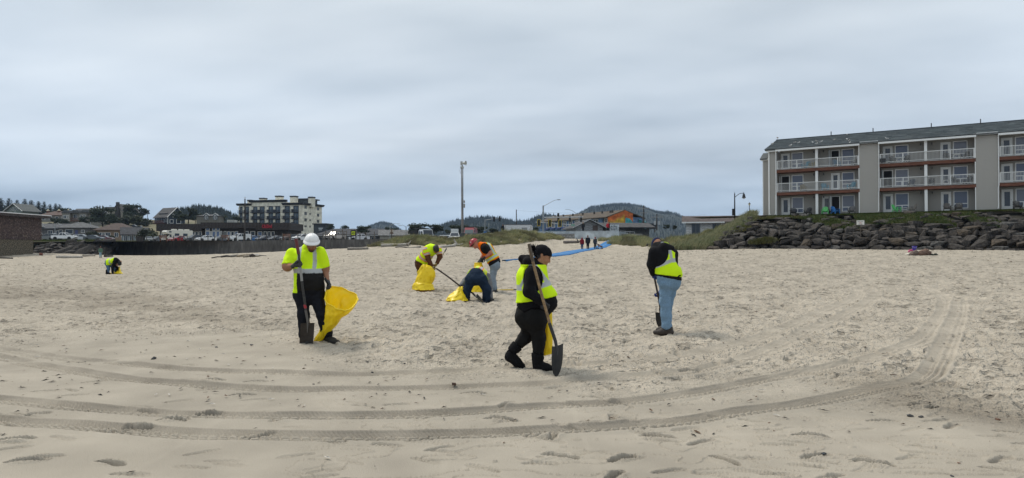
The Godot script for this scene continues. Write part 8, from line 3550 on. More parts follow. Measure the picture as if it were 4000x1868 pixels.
func cap_man()->void:
	var d:=12.6
	var j:=joints(d,{"hip": [2614,1074,0.02],"chest": [2591,1000,0.0],"neck": [2582,966,-0.12],
		"sa": [2556,985,0.06],"ea": [2546,1032,0.02],"wa": [2552,1068,-0.14],"sb": [2628,992,-0.12],"eb": [2628,1040,-0.34],"wb": [2594,1090,-0.44],
		"ha": [2602,1100,0.06],"ka": [2598,1180,0.03],"aa": [2606,1262,0.03],"la": [2624,1294,0.05],"ta": [2560,1298,-0.02],
		"hb": [2628,1098,-0.04],"kb": [2610,1178,-0.12],"ab": [2602,1262,-0.22],"lb": [2606,1283,-0.26],"tb": [2570,1281,-0.34]})
	for q in ["la","ta","lb","tb"]:
		var p: Vector3=j[q]
		p.y=ground(p.x,-p.z)-0.02
		j[q]=p
	var f:=field_for(j,0.0125,0.32)
	body_bones(f,j,{"trunk": 0.198,"flat": 1.12,"hips": 0.15,"thigh": 0.118,"knee": 0.09,"ankle": 0.075,"arm": 0.095,"elbow": 0.085,"wrist": 0.055})
	f.bone(j.ka,j.aa+Vector3(0,-0.05,0),0.095,0.09,0.02,SHIN_A)
	f.bone(j.kb,j.ab+Vector3(0,-0.05,0),0.092,0.085,0.02,SHIN_B)
	f.bone(px(2594,966,d-0.1),px(2618,974,d-0.04),0.085,0.075,0.05,HOOD)
	f.bone(j.neck,px(2566,966,d+0.05),0.1,0.09,0.06,HOOD)
	f.bone(px(2612,1064,d),px(2616,1088,d),0.19,0.175,0.03,TORSO)
	var o:=person("man in light blue jeans and lime vest bent over, seen from behind")
	var skin_c:=Color(0.33,0.18,0.12)
	var body:=Mb.new()
	body.col=skin_c
	f.skin(body,-0.03,none,none)
	var hd:=head(body,px(2568,960,d+0.25),Vector3(-0.25,-0.9,-0.32),Vector3(-0.25,0.42,-0.85),skin_c,0.007)
	obj("body",body,tinted(),o)
	var cp:=Mb.new()
	(hd[0] as Field).skin(cp,0.012,func(p: Vector3,_id: int)->float: return 0.035-p.y,none,0.0,null,hd[1])
	var cap:=obj("cap",cp,cloth(Color(0.02,0.026,0.07)),o)
	var bd:=Mb.new()
	var bx: Transform3D=hd[1]
	bd.loft([[bx*Vector3(-0.08,0.04,0.08),bx*Vector3(0,0.045,0.115),bx*Vector3(0.08,0.04,0.08)],[bx*Vector3(-0.07,0.025,0.15),bx*Vector3(0,0.03,0.185),bx*Vector3(0.07,0.025,0.15)]],false)
	obj("bill",bd,cloth(Color(0.02,0.026,0.07)),cap)
	var up: Vector3=(j.chest-j.hip).normalized()
	var wide: Vector3=(j.sb-j.sa).normalized()
	var back:=wide.cross(up).normalized()
	if back.z<0:
		back = -back
	var hemv: float=px(2612,1077,d).y
	var vest:=func(p: Vector3,id: int)->float:
		if id!=TORSO:
			return 0.05
		var v: float=hemv-p.y-(p.x-j.hip.x)*0.12
		for s in ["sa","sb"]:
			var c: Vector3=j[s]-up*0.07
			var q: Vector3=p-c
			v=maxf(v,0.145-Vector2(q.dot(wide)*1.1,q.dot(up)*0.75).length())
		return v
	var vp:=func(p: Vector3,_id: int)->Color:
		var t: float=(p-j.hip).dot(up)
		var s: float=(p-j.chest).dot(wide)
		if absf(t-0.235+absf(s)*0.12)<0.033:
			return SILVER
		if t>0.235 and absf(s-0.02-(t-0.235)*-0.18)<0.03:
			return SILVER
		return LIME
	part(o,"vest",f,tinted(),0.026,vest,vp,0.006)
	var jhem: float=px(2612,1088,d).y
	part(o,"hooded_jacket",f,cloth(BLACK),0.005,func(p: Vector3,id: int)->float:
		if id in [TORSO,PELVIS]:
			return jhem-p.y-(p.x-j.hip.x)*0.2
		return -0.05 if id in [HOOD,ARM_A,FORE_A,ARM_B,FORE_B] else 0.05,none,0.007)
	part(o,"jeans",f,cloth(Color(0.17,0.27,0.38)),0.0,labels_in([PELVIS,LEG_A,SHIN_A,LEG_B,SHIN_B,TORSO]),none,0.018)
	part(o,"shoes",f,mat(Color(0.035,0.026,0.02),0.7,"cloth",Vector3.ONE*3),0.006,labels_in([FOOT_A,FOOT_B]))
	var g1:=Mb.new()
	hand(g1,j.wa,px(2556,1088,d+0.18)-j.wa,Vector3(1,0,-0.4),1.0,0.75,0.006,1.15)
	obj("glove",g1,mat(Color(0.01,0.025,0.16),0.7,"plain"),o)
	var g2:=Mb.new()
	hand(g2,px(2580,1140,d+0.42),px(2570,1158,d+0.40)-px(2580,1140,d+0.42),Vector3(-1,0,0.2),-1.0,0.75,0.006,1.15)
	obj("glove",g2,mat(Color(0.01,0.025,0.16),0.7,"plain"),o)
	var tip:=px(2580,1250,d+0.52)
	tip.y=ground(tip.x,-tip.z)+0.02
	shovel("shovel","dark-handled shovel held by the man in light blue jeans",[px(2556,1082,d+0.2),px(2572,1160,d+0.36),px(2581,1215,d+0.44)],0.018,Color(0.05,0.035,0.028),[],{"neck": px(2580,1222,d+0.45),"tip": tip,"wide": Vector3(0.05,0,0.09),"bow": Vector3(-0.03,0.0,0.0),"pointed": true,"col": Color(0.015,0.015,0.015),"socket": px(2578,1205,d+0.43)})
func orange_man()->void:
	var d:=21.3
	var j:=joints(d,{"hip": [1930,1022,0.0],"chest": [1902,975,0.0],"neck": [1877,958,0.0],
		"sa": [1893,968,0.19],"ea": [1917,990,0.25],"wa": [1890,1009,0.28],"sb": [1896,968,-0.19],"eb": [1888,994,-0.24],"wb": [1876,1016,-0.06],
		"ha": [1932,1036,0.1],"ka": [1924,1082,0.1],"aa": [1933,1128,0.1],"la": [1938,1140,0.1],"ta": [1912,1141,0.14],
		"hb": [1934,1036,-0.1],"kb": [1922,1084,-0.14],"ab": [1914,1128,-0.14],"lb": [1919,1138,-0.14],"tb": [1896,1138,-0.1]})
	for q in ["la","ta","lb","tb"]:
		var p: Vector3=j[q]
		p.y=ground(p.x,-p.z)-0.02
		j[q]=p
	var f:=field_for(j,0.016,0.32)
	body_bones(f,j,{"trunk": 0.185,"flat": 1.1,"hips": 0.15,"thigh": 0.12,"knee": 0.09,"ankle": 0.075,"arm": 0.085,"elbow": 0.052,"wrist": 0.04})
	f.bone(j.sa,j.sa.lerp(j.ea,0.75),0.092,0.085,0.03,ARM_A)
	var o:=person("man in a red hard hat and orange vest, leaning over beside a yellow bag")
	var skin_c:=Color(0.42,0.18,0.125)
	var body:=Mb.new()
	body.col=skin_c
	f.skin(body,-0.03,none,none)
	f.skin(body,-0.004,labels_in([ARM_A,FORE_A,ARM_B,FORE_B]),none)
	var hd:=head(body,px(1854,953,d),Vector3(-0.75,-0.66,0.05),Vector3(-0.62,0.78,0),skin_c,0.008)
	obj("body",body,tinted(),o)
	var hh:=obj("hard_hat",Mb.new(),null,o)
	hard_hat(hh,hd[1],Color(0.30,0.012,0.022),0.0)
	var stk:=Mb.new()
	var hx: Transform3D=hd[1]
	stk.poly([hx*Vector3(0.1,0.075,0.03),hx*Vector3(0.1,0.075,0.075),hx*Vector3(0.095,0.125,0.075),hx*Vector3(0.095,0.125,0.03)],hx.basis.x)
	obj("sticker",stk,mat(Color(0.6,0.45,0.45),0.6,"plain"),hh)
	var sg:=Mb.new()
	sg.sweep([hx*Vector3(0.085,0.012,0.0),hx*Vector3(0.07,0.008,0.085),hx*Vector3(0,0.006,0.115),hx*Vector3(-0.07,0.008,0.085)],[0.004,0.014,0.016,0.014],6)
	obj("sunglasses",sg,mat(Color(0.01,0.01,0.01),0.2,"plain"),o)
	var up: Vector3=(j.chest-j.hip).normalized()
	var fore:=Vector3(-up.y,up.x,0).normalized()
	var vest:=func(p: Vector3,id: int)->float:
		if id!=TORSO:
			return 0.05
		var v: float=0.03-(p-j.hip).dot(up)
		for s in ["sa","sb"]:
			var q: Vector3=p-(j[s]-up*0.03)
			v=maxf(v,0.135-Vector2(q.dot(fore),q.dot(up)*0.8).length())
		return v
	var vp:=func(p: Vector3,_id: int)->Color:
		var t: float=(p-j.hip).dot(up)
		var e:=absf(t-0.13)
		if e<0.032:
			return SILVER
		if e<0.055:
			return LIME*0.8
		var b: float=(p-j.chest).dot(fore)
		if t>0.13 and (absf(b+0.14)<0.026):
			return SILVER
		if t>0.13 and (absf(b+0.14)<0.042):
			return LIME*0.8
		return Color(0.82,0.15,0.006)
	part(o,"vest",f,tinted(),0.026,vest,vp,0.006)
	part(o,"shirt",f,cloth(BLACK),0.009,func(p: Vector3,id: int)->float:
		if id==TORSO:
			return -0.05
		if id==PELVIS:
			return -0.055-(p-j.hip).dot(up)
		if id==ARM_A or id==ARM_B:
			var s:="a" if id==ARM_A else "b"
			return (p-j["s"+s]).dot((j["e"+s]-j["s"+s]).normalized())-0.2
		return 0.05,none,0.01)
	part(o,"jeans",f,cloth(Color(0.21,0.255,0.30)),0.0,labels_in([PELVIS,LEG_A,SHIN_A,LEG_B,SHIN_B]),none,0.02)
	part(o,"shoes",f,mat(Color(0.03,0.028,0.028),0.7,"plain"),0.006,labels_in([FOOT_A,FOOT_B]))
	for s in [["wa",1876,1022,0.16,-1.0],["wb",1870,1026,0.0,1.0]]:
		var g:=Mb.new()
		hand(g,j[s[0]],px(s[1],s[2],d-s[3])-j[s[0]],Vector3(0.2,-1,-0.5*s[4]),s[4],0.7,0.009,1.2)
		obj("glove",g,mat(Color(0.015,0.016,0.018),0.7,"plain"),o)
	var rings:=[]
	for q in [[1870,1028,14,0.1],[1868,1048,17,0.12],[1864,1090,19,0.15],[1862,1125,24,0.2],[1861,1142,25,0.2]]:
		var r:=[]
		for k in 8:
			var a:=TAU*k/8.0
			var p:=px(q[0]+cos(a)*q[2],q[1],d-0.05+sin(a)*q[3])
			if q[1]>1135:
				p.y=ground(p.x,-p.z)+0.01
			r.append(p)
		rings.append(r)
	bag("yellow bag held upright by the man in the orange vest",rings,0.05,true)
	var hm:=thing("spare_shovel","yellow-handled shovel lying on the sand behind the orange-vested man","shovel")
	var sb:=Mb.new()
	var a0:=hit(1936,1138)
	var a1:=hit(2006,1137)
	sb.sweep([a0+Vector3(0,0.04,0),a1+Vector3(0,0.04,0)],[0.018,0.018],8)
	obj("handle",sb,mat(Color(0.55,0.40,0.05),0.5,"plain"),hm)
	var sk:=Mb.new()
	sk.sweep([a1+Vector3(0,0.04,0),hit(2026,1137)+Vector3(0,0.04,0)],[0.02,0.012],8)
	obj("tip",sk,mat(Color(0.03,0.025,0.02),0.6,"plain"),hm)
func bending_man()->void:
	var d:=18.7
	var j:=joints(d,{"hip": [1860,1073,-0.08],"chest": [1868,1068,-0.42],"neck": [1878,1074,-0.62],
		"sa": [1836,1080,-0.46],"ea": [1814,1100,-0.36],"wa": [1799,1117,-0.14],"sb": [1902,1078,-0.44],"eb": [1914,1124,-0.40],"wb": [1917,1166,-0.34],
		"ha": [1840,1092,0.02],"ka": [1822,1136,0.03],"aa": [1819,1178,0.0],"la": [1819,1190,0.03],"ta": [1812,1190,-0.2],
		"hb": [1880,1092,0.02],"kb": [1902,1132,0.05],"ab": [1899,1178,0.02],"lb": [1896,1191,0.02],"tb": [1925,1191,-0.04]})
	for q in ["la","ta","lb","tb"]:
		var p: Vector3=j[q]
		p.y=ground(p.x,-p.z)-0.02
		j[q]=p
	var f:=field_for(j,0.015,0.32)
	body_bones(f,j,{"trunk": 0.19,"flat": 1.25,"hips": 0.15,"thigh": 0.13,"knee": 0.108,"ankle": 0.085,"arm": 0.085,"elbow": 0.068,"wrist": 0.048})
	f.bone(j.ka,j.aa,0.11,0.098,0.02,SHIN_A)
	f.bone(j.kb,j.ab,0.11,0.1,0.02,SHIN_B)
	var o:=person("man in dark blue jeans bent right over with his back turned, lime and orange vest")
	var skin_c:=Color(0.33,0.18,0.12)
	var body:=Mb.new()
	body.col=skin_c
	f.skin(body,-0.03,none,none)
	var hd:=head(body,px(1884,1078,d+0.72),Vector3(0.1,-0.85,-0.4),Vector3(0.1,0.3,-0.95),skin_c,0.008)
	obj("body",body,tinted(),o)
	var cp:=Mb.new()
	(hd[0] as Field).skin(cp,0.014,func(p: Vector3,_id: int)->float: return 0.0-p.y,none,0.0,null,hd[1])
	obj("cap",cp,cloth(Color(0.13,0.135,0.14)),o)
	var up: Vector3=(j.chest-j.hip).normalized()
	var wide: Vector3=(j.sb-j.sa).normalized()
	var vest:=func(p: Vector3,id: int)->float:
		return -0.02-(p-j.hip).dot(up) if id==TORSO or id==PELVIS else 0.05
	var vp:=func(p: Vector3,_id: int)->Color:
		var t: float=(p-j.hip).dot(up)
		var s: float=(p-j.chest).dot(wide)
		if absf(absf(s)-0.11)<0.03 or absf(t-0.22)<0.035:
			return SILVER
		if absf(absf(s)-0.11)<0.055 or absf(t-0.22)<0.06:
			return Color(0.8,0.2,0.03)
		return LIME
	part(o,"vest",f,tinted(),0.022,vest,vp,0.012)
	part(o,"sweatshirt",f,cloth(Color(0.17,0.17,0.18)),0.009,labels_in([ARM_A,FORE_A,ARM_B,FORE_B,TORSO]),none,0.012)
	part(o,"jeans",f,cloth(Color(0.013,0.024,0.045)),0.004,labels_in([PELVIS,LEG_A,SHIN_A,LEG_B,SHIN_B]),none,0.02)
	part(o,"boots",f,mat(Color(0.02,0.018,0.017),0.7,"plain"),0.006,labels_in([FOOT_A,FOOT_B]))
	for s in [["wa",1795,1122,0.02,-1.0],["wb",1919,1184,-0.34,1.0]]:
		var g:=Mb.new()
		hand(g,j[s[0]],px(s[1],s[2],d-s[3])-j[s[0]],Vector3(s[4]*-0.6,0.2,-0.5),s[4],0.75,0.008,1.2)
		obj("glove",g,mat(Color(0.012,0.012,0.014),0.7,"plain"),o)
	var tip:=hit(1888,1188)
	shovel("shovel","long dark-handled shovel held slanting by the man in dark blue jeans",[px(1704,1049,d-0.2),px(1750,1081,d-0.1),px(1796,1117,d-0.05),px(1835,1138,d+0.1),px(1850,1148,d+0.14)],0.021,Color(0.055,0.038,0.032),[],
		{"neck": px(1858,1158,d+0.14),"tip": tip+Vector3(0,0.03,-0.02),"wide": Vector3(0.02,0.03,0.10),"bow": Vector3(0.03,0.05,0.0),"pointed": true,"col": Color(0.014,0.014,0.014),"socket": px(1845,1145,d+0.13)})
	var r0:=[]
	var r1:=[]
	var r2:=[]
	var r3:=[]
	for k in 8:
		var a:=TAU*k/8.0
		var c:=cos(a)
		var s:=sin(a)
		r0.append(px(1798+c*5,1120,d-0.02+s*0.03))
		r1.append(px(1790+c*17,1138,d-0.03+s*0.12))
		r2.append(px(1781+c*38,1164-c*2,d-0.06+s*0.26))
		var p:=px(1786+c*46,1187,d-0.08+s*0.30)
		p.y=ground(p.x,-p.z)+0.01
		r3.append(p)
	bag("creased yellow bag spread on the sand beside the man in dark jeans",[r0,r1,r2,r3],0.07,false)
func brown_man()->void:
	var d:=22.6
	var j:=joints(d,{"hip": [1648,1024,-0.12],"chest": [1680,978,0.10],"neck": [1696,968,0.24],
		"sa": [1664,978,0.22],"ea": [1672,1010,0.24],"wa": [1687,1040,0.26],"sb": [1712,976,0.02],"eb": [1718,1003,0.06],"wb": [1708,1026,0.16],
		"ha": [1640,1034,-0.06],"ka": [1643,1080,0.0],"aa": [1644,1118,-0.04],"la": [1644,1130,-0.06],"ta": [1650,1131,0.16],
		"hb": [1658,1034,-0.16],"kb": [1672,1080,-0.12],"ab": [1676,1116,-0.16],"lb": [1674,1128,-0.2],"tb": [1684,1128,0.0]})
	for q in ["la","ta","lb","tb"]:
		var p: Vector3=j[q]
		p.y=ground(p.x,-p.z)-0.02
		j[q]=p
	var f:=field_for(j,0.016,0.32)
	body_bones(f,j,{"trunk": 0.195,"flat": 1.2,"hips": 0.145,"thigh": 0.12,"knee": 0.095,"ankle": 0.08,"arm": 0.092,"elbow": 0.076,"wrist": 0.052})
	var o:=person("man in brown work clothes and a lime vest with orange stripes, filling a yellow bag")
	var skin_c:=Color(0.28,0.14,0.09)
	var body:=Mb.new()
	body.col=skin_c
	f.skin(body,-0.03,none,none)
	var hd:=head(body,px(1703,975,d-0.32),Vector3(0.3,-0.93,0.2),Vector3(0.3,0.3,0.9),skin_c,0.008,{"beard": Color(0.02,0.014,0.01)})
	obj("body",body,tinted(),o)
	var hr:=Mb.new()
	(hd[0] as Field).skin(hr,0.016,func(p: Vector3,id: int)->float: return maxf(0.0-p.y+maxf(0.0,p.z)*0.8-maxf(0.0,-p.z)*0.4,-0.05),none,0.01,fold_noise,hd[1])
	obj("hair",hr,mat(Color(0.012,0.010,0.009),0.6,"plain"),o)
	var up: Vector3=(j.chest-j.hip).normalized()
	var wide: Vector3=(j.sb-j.sa).normalized()
	var vest:=func(p: Vector3,id: int)->float:
		if id==TORSO:
			return 0.02-(p-j.hip).dot(up)
		if id==ARM_A or id==ARM_B:
			var s:="a" if id==ARM_A else "b"
			return (p-j["s"+s]).dot((j["e"+s]-j["s"+s]).normalized())-0.17
		return 0.05
	var vp:=func(p: Vector3,id: int)->Color:
		var t: float=(p-j.hip).dot(up)
		if id==ARM_A or id==ARM_B:
			var s:="a" if id==ARM_A else "b"
			t=0.34-(p-j["s"+s]).dot((j["e"+s]-j["s"+s]).normalized())
		var e:=minf(absf(t-0.21),absf(t-0.40))
		if e<0.024:
			return SILVER
		if e<0.052:
			return Color(0.75,0.22,0.05)
		return LIME
	part(o,"vest",f,tinted(),0.02,vest,vp,0.012)
	var brown:=Color(0.10,0.042,0.02)
	part(o,"jacket",f,cloth(brown),0.009,labels_in([TORSO,ARM_A,FORE_A,ARM_B,FORE_B]),none,0.014)
	part(o,"trousers",f,cloth(Color(0.075,0.034,0.018)),0.004,labels_in([PELVIS,LEG_A,SHIN_A,LEG_B,SHIN_B]),none,0.016)
	part(o,"boots",f,mat(Color(0.03,0.025,0.02),0.7,"plain"),0.006,labels_in([FOOT_A,FOOT_B]))
	for s in [["wa",1692,1050,0.28,-1.0],["wb",1703,1035,0.2,1.0]]:
		var g:=Mb.new()
		hand(g,j[s[0]],px(s[1],s[2],d-s[3])-j[s[0]],Vector3(s[4]*-0.8,0.1,-0.3),s[4],0.7,0.009,1.25)
		obj("glove",g,mat(Color(0.26,0.19,0.06),0.8,"plain"),o)
	shovel("shovel","pale-handled shovel with a grey end, held behind the brown-clothed man's bag",[px(1743,973,d+0.25),px(1722,1006,d+0.1),px(1700,1040,d-0.1),px(1686,1075,d-0.08)],0.02,Color(0.50,0.42,0.24),[[px(1744,971,d+0.25),px(1737,984,d+0.2),1.2,Color(0.09,0.09,0.09),true],[px(1705,1030,d-0.05),px(1692,1054,d-0.12),1.2,Color(0.03,0.03,0.03),false]],{})
	var rings:=[]
	for q in [[1661,1034,9,0.06,0.0],[1663,1050,24,0.13,5],[1666,1075,38,0.17,2],[1656,1104,31,0.2,-4],[1654,1112,40,0.24,0],[1655,1128,45,0.3,0]]:
		var r:=[]
		for k in 8:
			var a:=TAU*k/8.0
			var p:=px(q[0]+cos(a)*q[2],q[1]-cos(a)*q[4],d-0.36+sin(a)*q[3])
			if q[1]>1125:
				p.y=ground(p.x,-p.z)+0.01
			r.append(p)
		rings.append(r)
	bag("tall crumpled yellow bag in front of the man in brown work clothes",rings,0.07,false)
func far_worker()->void:
	var d:=43.0
	var j:=joints(d,{"hip": [424,1023,0.0],"chest": [449,1018,0.06],"neck": [463,1020,0.06],
		"sa": [447,1023,0.2],"ea": [439,1046,0.22],"wa": [439,1066,0.22],"sb": [456,1020,-0.14],"eb": [452,1040,-0.12],"wb": [459,1047,-0.05],
		"ha": [420,1030,0.08],"ka": [423,1052,0.08],"aa": [419,1070,0.08],"ta": [430,1075.5,0.1],"la": [418,1075.5,0.08],
		"hb": [426,1030,-0.1],"kb": [448,1050,-0.12],"ab": [455,1068,-0.1],"tb": [470,1073,-0.08],"lb": [454,1073,-0.1]})
	for q in ["la","ta","lb","tb"]:
		var p: Vector3=j[q]
		p.y=ground(p.x,-p.z)-0.02
		j[q]=p
	var f:=field_for(j,0.024,0.34)
	body_bones(f,j,{"trunk": 0.19,"hips": 0.15,"thigh": 0.12,"knee": 0.09,"ankle": 0.075,"arm": 0.09,"elbow": 0.075,"wrist": 0.06})
	f.bone(j.aa+Vector3(0,0.2,0),j.aa,0.09,0.09,0.01,FOOT_A)
	f.bone(j.ab+Vector3(0,0.2,0),j.ab,0.09,0.09,0.01,FOOT_B)
	var o:=person("far-off worker at the left in a lime vest, bent to the sand")
	var skin_c:=Color(0.36,0.2,0.14)
	var body:=Mb.new()
	body.col=skin_c
	f.skin(body,-0.03,none,none)
	var hd:=head(body,px(465,1030,d-0.1),Vector3(0.5,-0.8,0.3),Vector3(0.8,0.5,0.3),skin_c,0.013)
	obj("body",body,tinted(),o)
	var cp:=Mb.new()
	(hd[0] as Field).skin(cp,0.03,func(p: Vector3,_id: int)->float: return -0.02-p.y,none,0.0,null,hd[1])
	obj("cap",cp,cloth(Color(0.03,0.032,0.033)),o)
	var up: Vector3=(j.chest-j.hip).normalized()
	part(o,"vest",f,tinted(),0.026,func(p: Vector3,id: int)->float:
		return maxf(-0.02-(p-j.hip).dot(up),(p-j.hip).dot(up)-0.47) if id in [TORSO,PELVIS] else 0.05,
		func(p: Vector3,_id: int)->Color:
			var t: float=(p-j.hip).dot(up)
			return SILVER if absf(t-0.2)<0.04 or (t>0.2 and absf(p.z-j.hip.z-0.12)<0.035) else LIME)
	part(o,"jacket",f,cloth(BLACK),0.01,labels_in([TORSO,ARM_A,FORE_A,ARM_B,FORE_B]))
	part(o,"jeans",f,cloth(Color(0.09,0.16,0.26)),0.004,labels_in([PELVIS,LEG_A,SHIN_A,LEG_B,SHIN_B]))
	part(o,"boots",f,cloth(BLACK),0.008,labels_in([FOOT_A,FOOT_B]))
	for s in ["wa","wb"]:
		var g:=Mb.new()
		hand(g,j[s],Vector3(0.05,-1,0),Vector3(1,0,0.2),1.0,0.5,0.014,1.3)
		obj("glove",g,cloth(BLACK),o)
	var rings:=[]
	for q in [[467,1042,4,0.05],[463,1047,5,0.07],[458,1058,12,0.2],[455,1066,22,0.3],[454,1072,27,0.34]]:
		var r:=[]
		for k in 8:
			var a:=TAU*k/8.0
			var p:=px(q[0]+cos(a)*q[2],q[1],d+0.25+sin(a)*q[3])
			if q[1]>1070:
				p.y=ground(p.x,-p.z)+0.01
			r.append(p)
		rings.append(r)
	bag("small-looking yellow bag beside the far-off worker at the left",rings,0.05,false)
# somebody far off, standing or walking: foot pixel, distance, height, facing angle, stride
func stroller(label: String,u: float,v: float,d: float,tall: float,face: float,stride: float,coat: Color,legs: Color,hat: Color,hood:=false,long_coat:=0.5)->void:
	var g:=px(u,v,d)
	if d<119.0:
		g.y=ground(g.x,d)
	var fw:=Vector3(sin(face),0,cos(face))
	var rt:=Vector3(cos(face),0,-sin(face))
	var k:=tall/1.75
	var at:=func(r: float,y: float,f: float)->Vector3: return g+(rt*r+Vector3.UP*y+fw*f)*k
	var j:={"hip": at.call(0,1.0,0),"chest": at.call(0,1.34,0.02),"neck": at.call(0,1.48,0.03),"sa": at.call(-0.19,1.42,0),"ea": at.call(-0.25,1.14,-0.04),"wa": at.call(-0.24,0.9,0.08),"sb": at.call(0.19,1.42,0),"eb": at.call(0.25,1.14,-0.04),"wb": at.call(0.24,0.9,0.08),
		"ha": at.call(-0.09,0.93,0),"ka": at.call(-0.1,0.5,stride*0.45),"aa": at.call(-0.1,0.09,stride*0.6),"ta": at.call(-0.11,0.0,stride*0.6+0.17),"la": at.call(-0.1,0.0,stride*0.6-0.05),
		"hb": at.call(0.09,0.93,0),"kb": at.call(0.1,0.5,-stride*0.15),"ab": at.call(0.1,0.09,-stride*0.6),"tb": at.call(0.11,0.0,-stride*0.6+0.17),"lb": at.call(0.1,0.0,-stride*0.6-0.05)}
	var f:=field_for(j,0.034,0.4)
	body_bones(f,j,{"trunk": 0.18*k,"hips": 0.14*k,"thigh": 0.1*k,"knee": 0.08*k,"ankle": 0.065*k,"arm": 0.08*k,"elbow": 0.07*k,"wrist": 0.05*k})
	var o:=person(label)
	var skin_c:=Color(0.38,0.22,0.16)
	var body:=Mb.new()
	body.col=skin_c
	f.skin(body,-0.03,none,none)
	var hd:=head(body,at.call(0,1.62,0.03),fw+Vector3(0,-0.15,0),Vector3.UP,skin_c,0.02)
	for s in ["wa","wb"]:
		hand(body,j[s],Vector3(0,-1,0.1),fw,1.0,0.4,0.016,1.1)
	obj("body",body,tinted(),o)
	var hb:=Mb.new()
	(hd[0] as Field).skin(hb,0.03,func(p: Vector3,_id: int)->float: return maxf((-0.16 if hood else 0.02)-p.y,p.z-(0.05 if hood else 0.14)),none,0.0,null,hd[1])
	obj("hood" if hood else "hat",hb,cloth(hat),o)
	var low: float=g.y+long_coat*k*1.6
	part(o,"coat",f,cloth(coat),0.02,func(p: Vector3,id: int)->float:
		return (low-p.y) if id in [TORSO,PELVIS] else (-0.05 if id in [ARM_A,FORE_A,ARM_B,FORE_B] else 0.05))
	part(o,"trousers",f,cloth(legs),0.006,labels_in([PELVIS,LEG_A,SHIN_A,LEG_B,SHIN_B]))
	part(o,"shoes",f,cloth(Color(0.05,0.05,0.05) if not hood else Color(0.4,0.4,0.4)),0.01,labels_in([FOOT_A,FOOT_B]))
func walkers()->void:
	var dk:=Color(0.02,0.022,0.026)
	stroller("person in a red hooded coat walking up the blue mat",2274,976,94.2,1.55,PI,0.12,Color(0.17,0.012,0.022),Color(0.05,0.08,0.13),Color(0.18,0.012,0.022),true,0.5)
	stroller("tall person in a long black coat in the middle of the blue mat",2296.5,976,94.7,1.85,PI,0.14,dk,Color(0.015,0.016,0.02),dk,false,0.36)
	stroller("person in a dark jacket, brown trousers and red cap on the blue mat",2325,968.5,97.5,1.62,2.6,0.08,Color(0.035,0.04,0.05),Color(0.075,0.06,0.045),Color(0.22,0.02,0.03),false,0.5)
	stroller("person in a green jacket and pale jeans striding past the boulders at the left",392,1008,116,1.75,0.55,0.55,Color(0.09,0.15,0.11),Color(0.22,0.33,0.38),Color(0.05,0.03,0.03),false,0.55)
	stroller("person in a black hooded top behind the blue-grey wall, by the restrooms",2278,908,124,1.72,PI+0.4,0.02,dk,dk,Color(0.2,0.13,0.08),true,0.5)
	stroller("person in a red jacket behind the blue-grey wall, left of the pierced screen",2374,908,123,1.75,2.2,0.02,Color(0.33,0.02,0.03),dk,Color(0.55,0.3,0.25),false,0.5)
	stroller("person in dark clothes half hidden behind the red-jacketed one",2379,908,124,1.72,1.8,0.02,Color(0.03,0.02,0.025),dk,dk,false,0.5)
	stroller("person in black standing by the left end of the white trailer",1964,916,126,1.75,0.3,0.02,dk,dk,dk,true,0.5)
	# pushchair
	var p:=px(2343,969,96.8)
	p.y=ground(p.x,96.8)
	var o:=thing("pushchair","small dark pushchair in front of the person with the red cap on the mat","pushchair",p,-0.3)
	var m:=mat(Color(0.03,0.025,0.03),0.6,"plain")
	for s in [-0.22,0.22]:
		for x in [-0.3,0.3]:
			var w:=Mb.new()
			w.lathe(Vector3(x,0.13,s-0.02),[Vector2(0.08,0),Vector2(0.13,0.0),Vector2(0.13,0.04),Vector2(0.08,0.04)],12,Basis(Vector3.RIGHT,Vector3(0,0,1),Vector3(0,-1,0)))
			obj("wheel",w,m,o)
		var fr:=Mb.new()
		fr.bar(Vector3(0.32,0.13,s),Vector3(-0.5,0.95,s),0.03,0.03)
		fr.bar(Vector3(-0.3,0.13,s),Vector3(0.15,0.55,s),0.03,0.03)
		obj("frame",fr,mat(Color(0.35,0.35,0.35),0.4,"plain"),o)
	var se:=Mb.new()
	se.prism([Vector2(-0.2,0.35),Vector2(0.3,0.3),Vector2(0.42,0.45),Vector2(0.1,0.5),Vector2(-0.2,0.75),Vector2(-0.32,0.7)],-0.2,0.2)
	obj("seat",se,mat(Color(0.10,0.04,0.035),0.8,"plain"),o)
	var hb:=Mb.new()
	hb.bar(Vector3(-0.5,0.95,-0.24),Vector3(-0.5,0.95,0.24),0.04,0.04)
	obj("handle",hb,m,o)
